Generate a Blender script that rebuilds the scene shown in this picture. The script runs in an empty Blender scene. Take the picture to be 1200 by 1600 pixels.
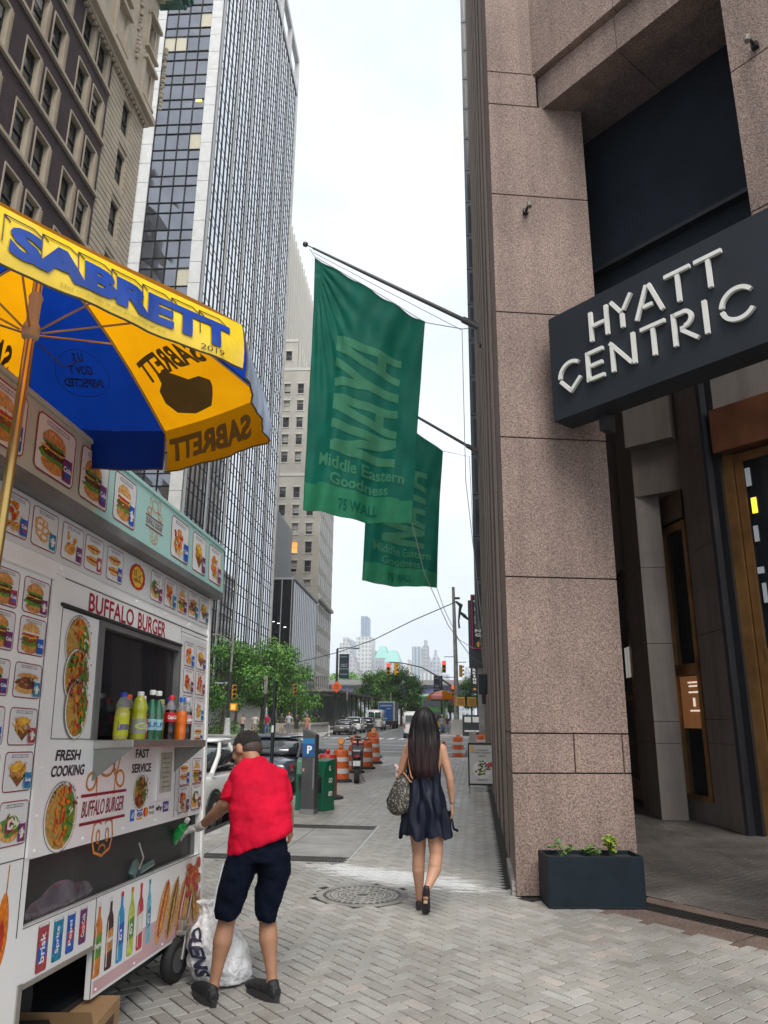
import bpy, bmesh, math, random
from mathutils import Vector, Matrix, Euler, noise
R_ = math.radians
rnd = random.Random(7)
scene = bpy.context.scene
COL = scene.collection
V3 = Vector

# ------------------------------------------------------------------ materials
_mats = {}
def rgb(c):
    return (c[0], c[1], c[2], 1.0)
def new_mat(name):
    m = bpy.data.materials.new(name); m.use_nodes = True
    nt = m.node_tree
    for n in list(nt.nodes): nt.nodes.remove(n)
    out = nt.nodes.new('ShaderNodeOutputMaterial'); bs = nt.nodes.new('ShaderNodeBsdfPrincipled')
    nt.links.new(bs.outputs[0], out.inputs[0])
    return m, nt, bs
def M(name, c, rough=.6, metal=0., var=.12, scale=6., bump=0., bscale=None, spec=.5, alpha=1., trans=0., emit=None, estr=0., coat=0., detail=4., sub=0.):
    """principled surface with procedural tone variation and fine relief"""
    if name in _mats: return _mats[name]
    m, nt, bs = new_mat(name)
    N, L = nt.nodes, nt.links
    tc = N.new('ShaderNodeTexCoord')
    ns = N.new('ShaderNodeTexNoise'); ns.inputs['Scale'].default_value = scale; ns.inputs['Detail'].default_value = detail
    L.new(tc.outputs['Object'], ns.inputs['Vector'])
    mx = N.new('ShaderNodeMix'); mx.data_type = 'RGBA'
    mx.inputs[6].default_value = rgb([x*(1-var) for x in c]); mx.inputs[7].default_value = rgb([min(1, x*(1+var)) for x in c])
    mr = N.new('ShaderNodeMapRange'); mr.inputs[1].default_value = .3; mr.inputs[2].default_value = .7
    L.new(ns.outputs['Fac'], mr.inputs[0]); L.new(mr.outputs[0], mx.inputs[0]); L.new(mx.outputs[2], bs.inputs['Base Color'])
    bs.inputs['Roughness'].default_value = rough; bs.inputs['Metallic'].default_value = metal
    bs.inputs['Specular IOR Level'].default_value = spec
    bs.inputs['Alpha'].default_value = alpha
    bs.inputs['Transmission Weight'].default_value = trans
    bs.inputs['Coat Weight'].default_value = coat; bs.inputs['Coat Roughness'].default_value = .06
    if emit: bs.inputs['Emission Color'].default_value = rgb(emit); bs.inputs['Emission Strength'].default_value = estr
    if bump:
        nb = N.new('ShaderNodeTexNoise'); nb.inputs['Scale'].default_value = bscale or scale*4; nb.inputs['Detail'].default_value = 3
        L.new(tc.outputs['Object'], nb.inputs['Vector'])
        bp = N.new('ShaderNodeBump'); bp.inputs['Strength'].default_value = bump; bp.inputs['Distance'].default_value = .02
        L.new(nb.outputs['Fac'], bp.inputs['Height']); L.new(bp.outputs[0], bs.inputs['Normal'])
    _mats[name] = m
    return m
def flat(c, rough=.5, tag='ink'):
    return M('%s_%02x%02x%02x' % (tag, int(c[0]*255), int(c[1]*255), int(c[2]*255)), c, rough=rough, var=.08, scale=30)

def granite(name, c, dark=.45, light=1.6, s=55., bump=.9, rough=.75):
    if name in _mats: return _mats[name]
    m, nt, bs = new_mat(name); N, L = nt.nodes, nt.links
    tc = N.new('ShaderNodeTexCoord')
    n1 = N.new('ShaderNodeTexNoise'); n1.inputs['Scale'].default_value = s; n1.inputs['Detail'].default_value = 3; n1.inputs['Roughness'].default_value = .65
    n2 = N.new('ShaderNodeTexNoise'); n2.inputs['Scale'].default_value = 1.1; n2.inputs['Detail'].default_value = 5
    L.new(tc.outputs['Object'], n1.inputs['Vector']); L.new(tc.outputs['Object'], n2.inputs['Vector'])
    cr = N.new('ShaderNodeValToRGB'); e = cr.color_ramp.elements
    e[0].position = .36; e[0].color = rgb([x*dark for x in c]); e[1].position = .66; e[1].color = rgb([min(1, x*light) for x in c])
    k = cr.color_ramp.elements.new(.5); k.color = rgb(c)
    L.new(n1.outputs['Fac'], cr.inputs[0])
    mx = N.new('ShaderNodeMix'); mx.data_type = 'RGBA'; mx.blend_type = 'MULTIPLY'; mx.inputs[0].default_value = 1
    mr = N.new('ShaderNodeMapRange'); mr.inputs[1].default_value = .3; mr.inputs[2].default_value = .7; mr.inputs[3].default_value = .82; mr.inputs[4].default_value = 1.12
    L.new(n2.outputs['Fac'], mr.inputs[0]); L.new(cr.outputs[0], mx.inputs[6]); L.new(mr.outputs[0], mx.inputs[7])
    mps = N.new('ShaderNodeMapping'); mps.inputs['Scale'].default_value = (4.5, 4.5, .35); L.new(tc.outputs['Object'], mps.inputs[0])
    n3 = N.new('ShaderNodeTexNoise'); n3.inputs['Scale'].default_value = 1; n3.inputs['Detail'].default_value = 6; L.new(mps.outputs[0], n3.inputs['Vector'])
    m3 = N.new('ShaderNodeMapRange'); m3.inputs[1].default_value = .35; m3.inputs[2].default_value = .6; m3.inputs[3].default_value = .80; m3.inputs[4].default_value = 1.04; L.new(n3.outputs['Fac'], m3.inputs[0])
    mx3 = N.new('ShaderNodeMix'); mx3.data_type = 'RGBA'; mx3.blend_type = 'MULTIPLY'; mx3.inputs[0].default_value = 1; L.new(mx.outputs[2], mx3.inputs[6]); L.new(m3.outputs[0], mx3.inputs[7])
    L.new(mx3.outputs[2], bs.inputs['Base Color']); bs.inputs['Roughness'].default_value = rough
    bp = N.new('ShaderNodeBump'); bp.inputs['Strength'].default_value = bump; bp.inputs['Distance'].default_value = .012
    L.new(n1.outputs['Fac'], bp.inputs['Height']); L.new(bp.outputs[0], bs.inputs['Normal'])
    _mats[name] = m
    return m

# ------------------------------------------------------------------ mesh builder
class MB:
    def __init__(s, *mats): s.v = []; s.f = []; s.mi = []; s.mats = list(mats)
    def midx(s, m):
        if m is None: return 0
        if isinstance(m, int): return m
        if m not in s.mats: s.mats.append(m)
        return s.mats.index(m)
    def add(s, vs, fs, m=None, T=None):
        b = len(s.v); k = s.midx(m)
        if T is not None: vs = [T @ V3(v) for v in vs]
        s.v += [tuple(v) for v in vs]
        for f in fs: s.f.append([i+b for i in f]); s.mi.append(k)
        return s
    def box(s, x0, x1, y0, y1, z0, z1, m=None, T=None):
        vs = [(x0,y0,z0),(x1,y0,z0),(x1,y1,z0),(x0,y1,z0),(x0,y0,z1),(x1,y0,z1),(x1,y1,z1),(x0,y1,z1)]
        return s.add(vs, [(0,3,2,1),(4,5,6,7),(0,1,5,4),(1,2,6,5),(2,3,7,6),(3,0,4,7)], m, T)
    def prism(s, poly, z0, z1, m=None, T=None):
        """poly counter-clockwise in xy"""
        n = len(poly); vs = [(p[0],p[1],z0) for p in poly] + [(p[0],p[1],z1) for p in poly]
        fs = [tuple(range(n-1,-1,-1)), tuple(range(n,2*n))] + [(i,(i+1)%n,n+(i+1)%n,n+i) for i in range(n)]
        return s.add(vs, fs, m, T)
    def quad(s, a, b, c, d, m=None, T=None): return s.add([a,b,c,d], [(0,1,2,3)], m, T)
    def loft(s, rings, m=None, c0=True, c1=True, closed=True, T=None):
        n = len(rings[0]); vs = [p for r in rings for p in r]; fs = []
        for i in range(len(rings)-1):
            for j in range(n if closed else n-1):
                a, b = i*n+j, i*n+(j+1)%n
                fs.append((a, b, b+n, a+n))
        if c0 and closed: fs.append(tuple(range(n-1,-1,-1)))
        if c1 and closed: fs.append(tuple((len(rings)-1)*n+j for j in range(n)))
        return s.add(vs, fs, m, T)
    def tube(s, pts, r, n=8, m=None, T=None, caps=True):
        pts = [V3(p) for p in pts]; rs = r if isinstance(r, (list, tuple)) else [r]*len(pts)
        rings = []; up = None
        for i, p in enumerate(pts):
            d = (pts[min(i+1,len(pts)-1)] - pts[max(i-1,0)]).normalized()
            if up is None:
                up = V3((0,0,1)) if abs(d.z) < .9 else V3((1,0,0))
            a = d.cross(up).normalized(); b = a.cross(d).normalized(); up = b
            rings.append([p + (a*math.cos(t) + b*math.sin(t))*rs[i] for t in [2*math.pi*k/n for k in range(n)]])
        return s.loft([list(reversed(q)) for q in rings], m, caps, caps, T=T)
    def lathe(s, prof, n=16, m=None, T=None, cap=True):
        rings = [[(r*math.cos(2*math.pi*k/n), r*math.sin(2*math.pi*k/n), z) for k in range(n)] for r, z in prof]
        return s.loft(rings, m, cap, cap, T=T)
    def ball(s, c, r, m=None, n=10, T=None, sc=(1,1,1)):
        rings = []
        for i in range(1, n//2+1):
            t = math.pi*i/(n//2+1)
            rings.append([(c[0]+sc[0]*r*math.sin(t)*math.cos(2*math.pi*k/n), c[1]+sc[1]*r*math.sin(t)*math.sin(2*math.pi*k/n), c[2]-sc[2]*r*math.cos(t)) for k in range(n)])
        return s.loft(rings, m, True, True, T=T)
    def build(s, name, parent=None, world=False, smooth=None, bevel=0, seg=2, mods=None):
        me = bpy.data.meshes.new(name); me.from_pydata(s.v, [], s.f)
        for m in s.mats: me.materials.append(m)
        if len(s.mats) > 1: me.polygons.foreach_set('material_index', s.mi)
        me.validate(); me.update()
        if smooth is not None:
            me.shade_smooth()
            if smooth < 180: me.set_sharp_from_angle(angle=R_(smooth))
        o = bpy.data.objects.new(name, me); COL.objects.link(o)
        if parent is not None:
            o.parent = parent
            if world: o.matrix_parent_inverse = wm(parent).inverted()
        if bevel:
            b = o.modifiers.new('edge', 'BEVEL'); b.width = bevel; b.segments = seg; b.limit_method = 'ANGLE'; b.angle_limit = R_(40)
        return o
def wm(o):
    m = Matrix.LocRotScale(o.location, o.rotation_euler, o.scale)
    if o.parent: return wm(o.parent) @ o.matrix_parent_inverse @ m
    return m
def tag(o, label=None, cat=None, group=None, kind=None):
    if label: o['label'] = label
    if cat: o['category'] = cat
    if group: o['group'] = group
    if kind: o['kind'] = kind
    return o
def thing(name, label, cat, loc=(0,0,0), rz=0, group=None):
    o = bpy.data.objects.new(name, None); COL.objects.link(o); o.empty_display_size = .1
    o.location = loc; o.rotation_euler = (0,0,rz)
    return tag(o, label, cat, group)
def copy_tree(o, parent=None):
    c = o.copy(); COL.objects.link(c)
    if parent is not None: c.parent = parent
    for ch in [x for x in scene.objects if x.parent == o]: copy_tree(ch, c)
    return c
def clone(o, label, loc, rz=0, group=None, sc=1):
    c = copy_tree(o); c.location = loc; c.rotation_euler = (0,0,rz); c.scale = (sc,)*3 if not isinstance(sc, tuple) else sc
    c['label'] = label
    if group: c['group'] = group
    return c
def subsurf(o, n=2):
    m = o.modifiers.new('round', 'SUBSURF'); m.levels = n; m.render_levels = n
    o.data.shade_smooth(); return o
def remesh(o, vox, sm=3):
    r = o.modifiers.new('skin', 'REMESH'); r.mode = 'VOXEL'; r.voxel_size = vox; r.use_smooth_shade = True
    if sm: k = o.modifiers.new('relax', 'SMOOTH'); k.iterations = sm; k.factor = .5
    return o

# ------------------------------------------------------------------ lettering
_txt = {}
def text2d(body, bold=0., step=None):
    """flat mesh of a word, scaled to the unit square: (verts, faces, aspect w/h)"""
    key = (body, bold, step)
    if key in _txt: return _txt[key]
    cu = bpy.data.curves.new('word', 'FONT'); cu.body = body; cu.size = 1; cu.offset = bold; cu.resolution_u = 3; cu.align_x = 'CENTER'
    ob = bpy.data.objects.new('word', cu); COL.objects.link(ob)
    dg = bpy.context.evaluated_depsgraph_get(); dg.update()
    me = bpy.data.meshes.new_from_object(ob.evaluated_get(dg))
    bm = bmesh.new(); bm.from_mesh(me)
    x0 = min(v.co.x for v in bm.verts); x1 = max(v.co.x for v in bm.verts); y0 = min(v.co.y for v in bm.verts); y1 = max(v.co.y for v in bm.verts)
    asp = (x1-x0)/(y1-y0)
    if step:
        k = max(1, int(round(1/step)))
        for ax, lo, hi in ((0, x0, x1), (1, y0, y1)):
            for i in range(1, k):
                co = [0,0,0]; co[ax] = lo+(hi-lo)*i/k; no = [0,0,0]; no[ax] = 1
                bmesh.ops.bisect_plane(bm, geom=bm.verts[:]+bm.edges[:]+bm.faces[:], plane_co=co, plane_no=no)
    bm.verts.index_update()
    vs = [((v.co.x-x0)/(x1-x0), (v.co.y-y0)/(y1-y0)) for v in bm.verts]
    fs = [[v.index for v in f.verts] for f in bm.faces]
    bm.free(); bpy.data.meshes.remove(me); bpy.data.objects.remove(ob); bpy.data.curves.remove(cu)
    _txt[key] = (vs, fs, asp)
    return _txt[key]
def word(mb, body, x0, x1, y0, y1, f, m=None, bold=.02, step=None, ital=0., mirror=False, depth=None):
    """letter a word into the rectangle, f(x, y[, z]) -> 3d point"""
    vs, fs, asp = text2d(body, bold, step)
    h = y1-y0
    pts = [(x0+(x1-x0)*((1-u) if mirror else u)+ital*h*(v-.5), y0+h*v) for u, v in vs]
    if depth is None:
        fs2 = [tuple(reversed(q)) for q in fs] if mirror else fs
        mb.add([f(x, y) for x, y in pts], fs2, m)
    else:
        n = len(pts); ed = {}
        for q in fs:
            for i in range(len(q)):
                a, b = q[i], q[(i+1)%len(q)]
                if (b, a) in ed: del ed[(b, a)]
                else: ed[(a, b)] = 1
        V = [f(x, y, depth) for x, y in pts] + [f(x, y, 0) for x, y in pts]
        mb.add(V, list(fs)+[(a, a+n, b+n, b) for a, b in ed], m)
    return mb

# ------------------------------------------------------------------ camera
def nrm(v): return V3(v).normalized()
Fpx = 1150.
Zc = nrm((38, 4147, -1150)); Yc = V3((143, -320, -1150)); Yc = (Yc - Zc*Yc.dot(Zc)).normalized(); Xc = Yc.cross(Zc)
cam = bpy.data.cameras.new('camera'); camo = bpy.data.objects.new('camera', cam); COL.objects.link(camo)
Rm = Matrix((Xc, Yc, Zc)).to_4x4(); camo.matrix_world = Matrix.Translation((0, 0, 1.6)) @ Rm
cam.sensor_fit = 'VERTICAL'; cam.sensor_height = 36.; cam.lens = 36.*Fpx/1600.; cam.clip_end = 6000; cam.clip_start = .05
scene.camera = camo

# ------------------------------------------------------------------ light
w = bpy.data.worlds.new('World'); scene.world = w; w.use_nodes = True
nt = w.node_tree; N, L = nt.nodes, nt.links
for n in list(N): N.remove(n)
out = N.new('ShaderNodeOutputWorld'); bg = N.new('ShaderNodeBackground'); sky = N.new('ShaderNodeTexSky')
sky.sky_type = 'NISHITA'; sky.sun_disc = False; sky.sun_elevation = R_(55); sky.sun_rotation = R_(163); sky.air_density = 1; sky.dust_density = 4; sky.ozone_density = 1
bw = N.new('ShaderNodeRGBToBW'); L.new(sky.outputs[0], bw.inputs[0])
tc = N.new('ShaderNodeTexCoord'); mp = N.new('ShaderNodeMapping'); mp.inputs['Scale'].default_value = (1.2, 1.2, 2.6)
L.new(tc.outputs['Generated'], mp.inputs[0])
cl = N.new('ShaderNodeTexNoise'); cl.inputs['Scale'].default_value = 1.9; cl.inputs['Detail'].default_value = 8; cl.inputs['Roughness'].default_value = .52
L.new(mp.outputs[0], cl.inputs['Vector'])
cr = N.new('ShaderNodeValToRGB'); e = cr.color_ramp.elements
e[0].position = .38; e[0].color = (4.3, 4.75, 5.25, 1); e[1].position = .68; e[1].color = (6.15, 6.4, 6.7, 1)
L.new(cl.outputs['Fac'], cr.inputs[0])
mx = N.new('ShaderNodeMix'); mx.data_type = 'RGBA'; mx.inputs[0].default_value = .88
L.new(sky.outputs[0], mx.inputs[6]); L.new(cr.outputs[0], mx.inputs[7])
L.new(mx.outputs[2], bg.inputs[0]); bg.inputs[1].default_value = .1
L.new(bg.outputs[0], out.inputs[0])
sun = bpy.data.lights.new('sun', 'SUN'); sun.energy = 1.5; sun.angle = R_(34); sun.color = (1, .96, .9)
so = bpy.data.objects.new('sun', sun); COL.objects.link(so); so.rotation_euler = (R_(35), 0, R_(-30)+math.pi+R_(0))
so.rotation_euler = V3((.22, -.72, 1.0)).normalized().to_track_quat('Z', 'Y').to_euler()
scene.view_settings.view_transform = 'Standard'; scene.view_settings.look = 'None'; scene.view_settings.gamma = 1
scene.view_settings.exposure = 1.08
scene.cycles.max_bounces = 7; scene.cycles.diffuse_bounces = 3; scene.cycles.glossy_bounces = 4; scene.cycles.transmission_bounces = 5
scene.cycles.transparent_max_bounces = 8; scene.cycles.use_denoising = True; scene.cycles.volume_bounces = 1
scene.cycles.caustics_reflective = False; scene.cycles.caustics_refractive = False
# ================================================================== GROUND
# street layout: sidewalk x -3.75..0.34 up to y 30.7, roads around it
asph = M('asphalt', (.17,.172,.175), rough=.85, var=.3, scale=.5, bump=.35, bscale=90, detail=8)
conc = M('pale_concrete', (.40,.39,.37), rough=.85, var=.15, scale=.8, bump=.2, bscale=30)
kerbm = M('kerb_granite', (.33,.32,.31), rough=.8, var=.2, scale=3, bump=.3)
white_paint = M('road_paint', (.62,.62,.60), rough=.7, var=.25, scale=4)
g = MB(asph).box(-900, 900, -60, 420, -.9, -.20).build('ground'); tag(g, kind='structure')
wt = MB(M('river_water', (.10,.14,.16), rough=.12, var=.1, scale=.05, bump=.3, bscale=.4)).box(-1500, 1500, 424, 1500, -1.2, -.7).build('river'); tag(wt, kind='structure')
far_land = MB(M('far_bank', (.13,.14,.12), rough=.9)).box(-1500, 1500, 1500, 4200, -1, -.3).build('far_bank'); tag(far_land, kind='structure')

# pavers -------------------------------------------------------------
def paver_material():
    m, nt, bs = new_mat('brick_pavers'); N, L = nt.nodes, nt.links
    tc = N.new('ShaderNodeTexCoord'); at = N.new('ShaderNodeAttribute'); at.attribute_name = 'tone'
    n1 = N.new('ShaderNodeTexNoise'); n1.inputs['Scale'].default_value = 120; n1.inputs['Detail'].default_value = 3
    n2 = N.new('ShaderNodeTexNoise'); n2.inputs['Scale'].default_value = .55; n2.inputs['Detail'].default_value = 6; n2.inputs['Roughness'].default_value = .6
    n3 = N.new('ShaderNodeTexNoise'); n3.inputs['Scale'].default_value = 6; n3.inputs['Detail'].default_value = 6; n3.inputs['Roughness'].default_value = .7
    for n in (n1, n2, n3): L.new(tc.outputs['Object'], n.inputs['Vector'])
    base = N.new('ShaderNodeValToRGB'); e = base.color_ramp.elements
    e[0].position = 0; e[0].color = (.31,.292,.262,1); e[1].position = 1; e[1].color = (.41,.39,.355,1)
    k = e.new(.95); k.color = (.395,.385,.36,1); k = e.new(.985); k.color = (.42,.37,.33,1)
    L.new(at.outputs['Fac'], base.inputs[0])
    def mul(a, noise_out, lo, hi, f0=.3, f1=.7):
        mr = N.new('ShaderNodeMapRange'); mr.inputs[1].default_value = f0; mr.inputs[2].default_value = f1; mr.inputs[3].default_value = lo; mr.inputs[4].default_value = hi
        L.new(noise_out, mr.inputs[0]); x = N.new('ShaderNodeMix'); x.data_type = 'RGBA'; x.blend_type = 'MULTIPLY'; x.inputs[0].default_value = 1
        L.new(a, x.inputs[6]); L.new(mr.outputs[0], x.inputs[7]); return x.outputs[2]
    c = mul(base.outputs[0], n1.outputs['Fac'], .8, 1.2); c = mul(c, n2.outputs['Fac'], .68, 1.16); c = mul(c, n3.outputs['Fac'], .86, 1.1)
    # spilt white powder: a ragged band across the walk at y = 8 .. 9.4
    sp = N.new('ShaderNodeSeparateXYZ'); L.new(tc.outputs['Object'], sp.inputs[0])
    def math_(op, a, b=None, cl=False):
        n = N.new('ShaderNodeMath'); n.operation = op; n.use_clamp = cl
        for i, q in enumerate((a, b)):
            if q is None: continue
            if isinstance(q, (int, float)): n.inputs[i].default_value = q
            else: L.new(q, n.inputs[i])
        return n.outputs[0]
    yc = math_('MULTIPLY_ADD', sp.outputs[0], -.42); yc.node.inputs[2].default_value = 7.95
    dy = math_('ABSOLUTE', math_('SUBTRACT', sp.outputs[1], yc))
    band = math_('SUBTRACT', 1., math_('MULTIPLY', dy, 1.55), True)
    dx = math_('ABSOLUTE', math_('ADD', sp.outputs[0], .85)); bx_ = math_('SUBTRACT', 1.25, math_('MULTIPLY', dx, .8), True)
    band = math_('MULTIPLY', band, bx_)
    n4 = N.new('ShaderNodeTexNoise'); n4.inputs['Scale'].default_value = 4.6; n4.inputs['Detail'].default_value = 7; n4.inputs['Roughness'].default_value = .65
    mp4 = N.new('ShaderNodeMapping'); mp4.inputs['Scale'].default_value = (.6, 3.4, 1); mp4.inputs['Rotation'].default_value = (0,0,R_(-12)); L.new(tc.outputs['Object'], mp4.inputs[0]); L.new(mp4.outputs[0], n4.inputs['Vector'])
    stain = math_('MULTIPLY', math_('SUBTRACT', math_('ADD', math_('MULTIPLY', band, .47), n4.outputs['Fac']), .66), 6., True)
    # stray crumbs elsewhere
    cr_ = math_('MULTIPLY', math_('SUBTRACT', n3.outputs['Fac'], .735), 10., True)
    stain = math_('MAXIMUM', stain, cr_)
    vg_ = N.new('ShaderNodeTexVoronoi'); vg_.inputs['Scale'].default_value = 2.6; L.new(tc.outputs['Object'], vg_.inputs[0])
    gum = math_('MULTIPLY', math_('SUBTRACT', .075, vg_.outputs['Distance']), 40., True)
    gx = N.new('ShaderNodeMix'); gx.data_type = 'RGBA'; L.new(math_('MULTIPLY', gum, .45), gx.inputs[0]); L.new(c, gx.inputs[6]); gx.inputs[7].default_value = (.09,.085,.08,1); c = gx.outputs[2]
    n5 = N.new('ShaderNodeTexNoise'); n5.inputs['Scale'].default_value = 1.3; n5.inputs['Detail'].default_value = 8; n5.inputs['Roughness'].default_value = .7; L.new(tc.outputs['Object'], n5.inputs['Vector'])
    damp = math_('MULTIPLY', math_('SUBTRACT', n5.outputs['Fac'], .58), 5., True)
    gx = N.new('ShaderNodeMix'); gx.data_type = 'RGBA'; L.new(math_('MULTIPLY', damp, .38), gx.inputs[0]); L.new(c, gx.inputs[6]); gx.inputs[7].default_value = (.15,.135,.12,1); c = gx.outputs[2]
    x = N.new('ShaderNodeMix'); x.data_type = 'RGBA'; L.new(math_('MULTIPLY', stain, .85), x.inputs[0]); L.new(c, x.inputs[6]); x.inputs[7].default_value = (.72,.73,.73,1)
    L.new(x.outputs[2], bs.inputs['Base Color'])
    rr = N.new('ShaderNodeMapRange'); rr.inputs[1].default_value = .35; rr.inputs[2].default_value = .65; rr.inputs[3].default_value = .3; rr.inputs[4].default_value = .66
    L.new(n2.outputs['Fac'], rr.inputs[0]); L.new(rr.outputs[0], bs.inputs['Roughness'])
    bp = N.new('ShaderNodeBump'); bp.inputs['Strength'].default_value = .35; bp.inputs['Distance'].default_value = .004
    L.new(n1.outputs['Fac'], bp.inputs['Height']); L.new(bp.outputs[0], bs.inputs['Normal'])
    return m
pav_m = paver_material()
grout = M('sand_joints', (.022,.02,.018), rough=.95, var=.4, scale=20)
base = MB(grout).box(-3.9, 5.6, .6, 30.75, -.24, -.006).build('pavement_bed'); tag(base, kind='structure')
def pavers(inside, x0, x1, y0, y1, name, L_=.19, W_=.095, ang=45., mat=pav_m, z=0.):
    ca, sa = math.cos(R_(ang)), math.sin(R_(ang)); vs = []; fs = []; tones = []
    g_ = .0050; n = int(max(x1-x0, y1-y0)*1.5/W_)+4
    cx, cy = (x0+x1)/2, (y0+y1)/2
    def put(a0, a1, b0, b1):
        mx_, my_ = (a0+a1)/2, (b0+b1)/2
        wx, wy = cx+mx_*ca-my_*sa, cy+mx_*sa+my_*ca
        if not (x0 <= wx <= x1 and y0 <= wy <= y1 and inside(wx, wy)): return
        b = len(vs); t = rnd.random(); tilt = rnd.uniform(-.0012, .0012); tl2 = rnd.uniform(-.0012, .0012); zz = z+rnd.uniform(-.001, .001)
        c_ = [(a0+g_,b0+g_,1,1),(a1-g_,b0+g_,-1,1),(a1-g_,b1-g_,-1,-1),(a0+g_,b1-g_,1,-1)]
        e_ = .0032
        for (a, q, sx, sy) in c_: vs.append((cx+a*ca-q*sa, cy+a*sa+q*ca, zz-.006))
        for (a, q, sx, sy) in c_:
            a2, q2 = a+sx*e_, q+sy*e_
            vs.append((cx+a2*ca-q2*sa, cy+a2*sa+q2*ca, zz+tilt*sx+tl2*sy))
        fs.append((b+4,b+5,b+6,b+7)); tones.append(t)
        for i in range(4): fs.append((b+i, b+(i+1)%4, b+4+(i+1)%4, b+4+i)); tones.append(t)
    # herringbone: cell (i, j) pairs of one lying and one standing paver
    K = n
    for j in range(-K, K):
        for i in range(-K//4-1, K//4+2):
            a = (4*i + j)*W_; b = j*W_
            put(a, a+2*W_, b, b+W_)
            put(a+2*W_, a+3*W_, b-W_, b+W_)
    me = bpy.data.meshes.new(name); me.from_pydata(vs, [], fs); me.materials.append(mat)
    at = me.attributes.new('tone', 'FLOAT', 'FACE'); at.data.foreach_set('value', tones); me.update()
    o = bpy.data.objects.new(name, me); COL.objects.link(o); return tag(o, kind='structure')
DQ = V3((.99, 7.73, 0)); DD = V3((.7071, -.7071, 0)); DN = V3((-.7071, -.7071, 0))   # the slanting corner line of the hotel
def outside(x, y):
    if 1.62 < y-.0 and -3.3 < x < -1.47 and 8.9 < y < 11.9: return False
    if (x+1.08)**2+(y-7.45)**2 < .43**2: return False
    if x < -3.62: return False
    s = (V3((x, y, 0))-DQ).dot(DN)
    if x > .2 and y > 4.2 and s < .34: return False
    if x > .36 and y > 7.5: return False
    return True
pavers(outside, -3.9, 5.5, 1.2, 30.7, 'brick_pavement')
# kerb along the road, corner and crossing edge
k = MB(kerbm)
yy = .6
while yy < 30.6:
    k.box(-3.76, -3.6, yy, yy+1.49, -.24, .004+rnd.uniform(-.002,.002)); yy += 1.5
k.build('kerb', bevel=.012); tag(bpy.data.objects['kerb'], kind='structure')
k = MB(conc)
for i in range(3): k.box(-3.76+i*1.46, -3.76+i*1.46+1.45, 30.72, 31.5, -.24, .004)
tag(k.build('kerb_end', bevel=.01), kind='structure')
# porch under the hotel corner: granite strips, drain grating, darker slabs
gr_red = granite('red_granite_strip', (.17,.125,.105), s=60, bump=.25, rough=.5)
def dq(s, t, z=0): p = DQ + DD*s - DN*t; return (p.x, p.y, z)      # s along the corner line, t into the building
pf = MB(gr_red)
def strip(mb, s0, s1, t0, t1, z0, z1, m=None):
    a, b, c, d = dq(s0,t0), dq(s1,t0), dq(s1,t1), dq(s0,t1)
    return mb.prism([a[:2], b[:2], c[:2], d[:2]], z0, z1, m)
for i in range(5): strip(pf, .36+i*1.2, .36+i*1.2+1.19, -.44, .02, -.1, -.0035+i*.0004)
for i in range(5): strip(pf, .36+i*1.2, .36+i*1.2+1.19, .26, .45, -.1, .001+i*.0004)
tag(pf.build('porch_edge', bevel=.004), kind='structure')
tag(strip(MB(M('drain_pit', (.01,.01,.01), rough=.9)), .36, 6.6, .02, .26, -.13, -.08).build('drain_channel'), kind='structure')
steel_d = M('dark_cast_iron', (.06,.058,.055), rough=.55, metal=.7, var=.3, scale=14, bump=.3)
dg_ = thing('drain_grate', 'long dark slotted drain grating between the red granite strips by the planter', 'drain grate')
b = MB(steel_d)
for i in range(150): strip(b, .38+i*.038, .38+i*.038+.022, .04, .24, -.03, -.002)
b.build('grating_bars', dg_); b = MB(steel_d); strip(b, .37, 6.2, .022, .04, -.04, 0); strip(b, .37, 6.2, .24, .258, -.04, 0); b.build('grating_frame', dg_)
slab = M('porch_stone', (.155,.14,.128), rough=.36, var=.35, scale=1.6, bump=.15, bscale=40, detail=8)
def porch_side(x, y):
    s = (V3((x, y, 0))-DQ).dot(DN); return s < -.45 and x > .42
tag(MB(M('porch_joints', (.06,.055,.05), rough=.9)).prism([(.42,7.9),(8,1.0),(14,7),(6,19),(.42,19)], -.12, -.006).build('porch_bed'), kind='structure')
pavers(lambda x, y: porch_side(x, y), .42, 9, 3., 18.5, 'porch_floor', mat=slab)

# manhole ------------------------------------------------------------
mh = thing('manhole_cover', 'round cast iron manhole cover with raised ring pattern set in the brick pavement', 'manhole', (-1.08, 7.45, 0))
bright_iron = M('polished_iron', (.46,.44,.41), rough=.45, metal=.4, var=.3, scale=9); iron = M('worn_iron', (.12,.115,.105), rough=.5, metal=.55, var=.3, scale=9, bump=.2)
b = MB(iron).lathe([(.0,-.05),(.36,-.05),(.36,-.004),(.0,-.004)], 48, cap=False)
for r in (.06,.13,.20,.27): b.lathe([(r,-.004),(r,.004),(r+.02,.004),(r+.02,-.004)], 48, bright_iron, cap=False)
for ring, cnt in ((.105,10),(.175,18),(.245,26),(.315,34)):
    for i in range(cnt):
        a = 2*math.pi*i/cnt; b.box(ring-.018, ring+.018, -.009, .009, -.004, .0045, bright_iron, T=Matrix.Rotation(a, 4, 'Z'))
b.build('cover', mh)
MB(M('manhole_rim', (.26,.25,.24), rough=.7, var=.3)).lathe([(.365,-.06),(.365,.002),(.385,.004),(.43,.002),(.43,-.06)], 48, cap=False).build('rim', mh)
tag(MB(conc).lathe([(0,-.07),(.5,-.07),(.5,-.012),(0,-.012)], 40, cap=False, T=Matrix.Translation((-1.08,7.45,0))).build('manhole_collar'), kind='structure')
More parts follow.
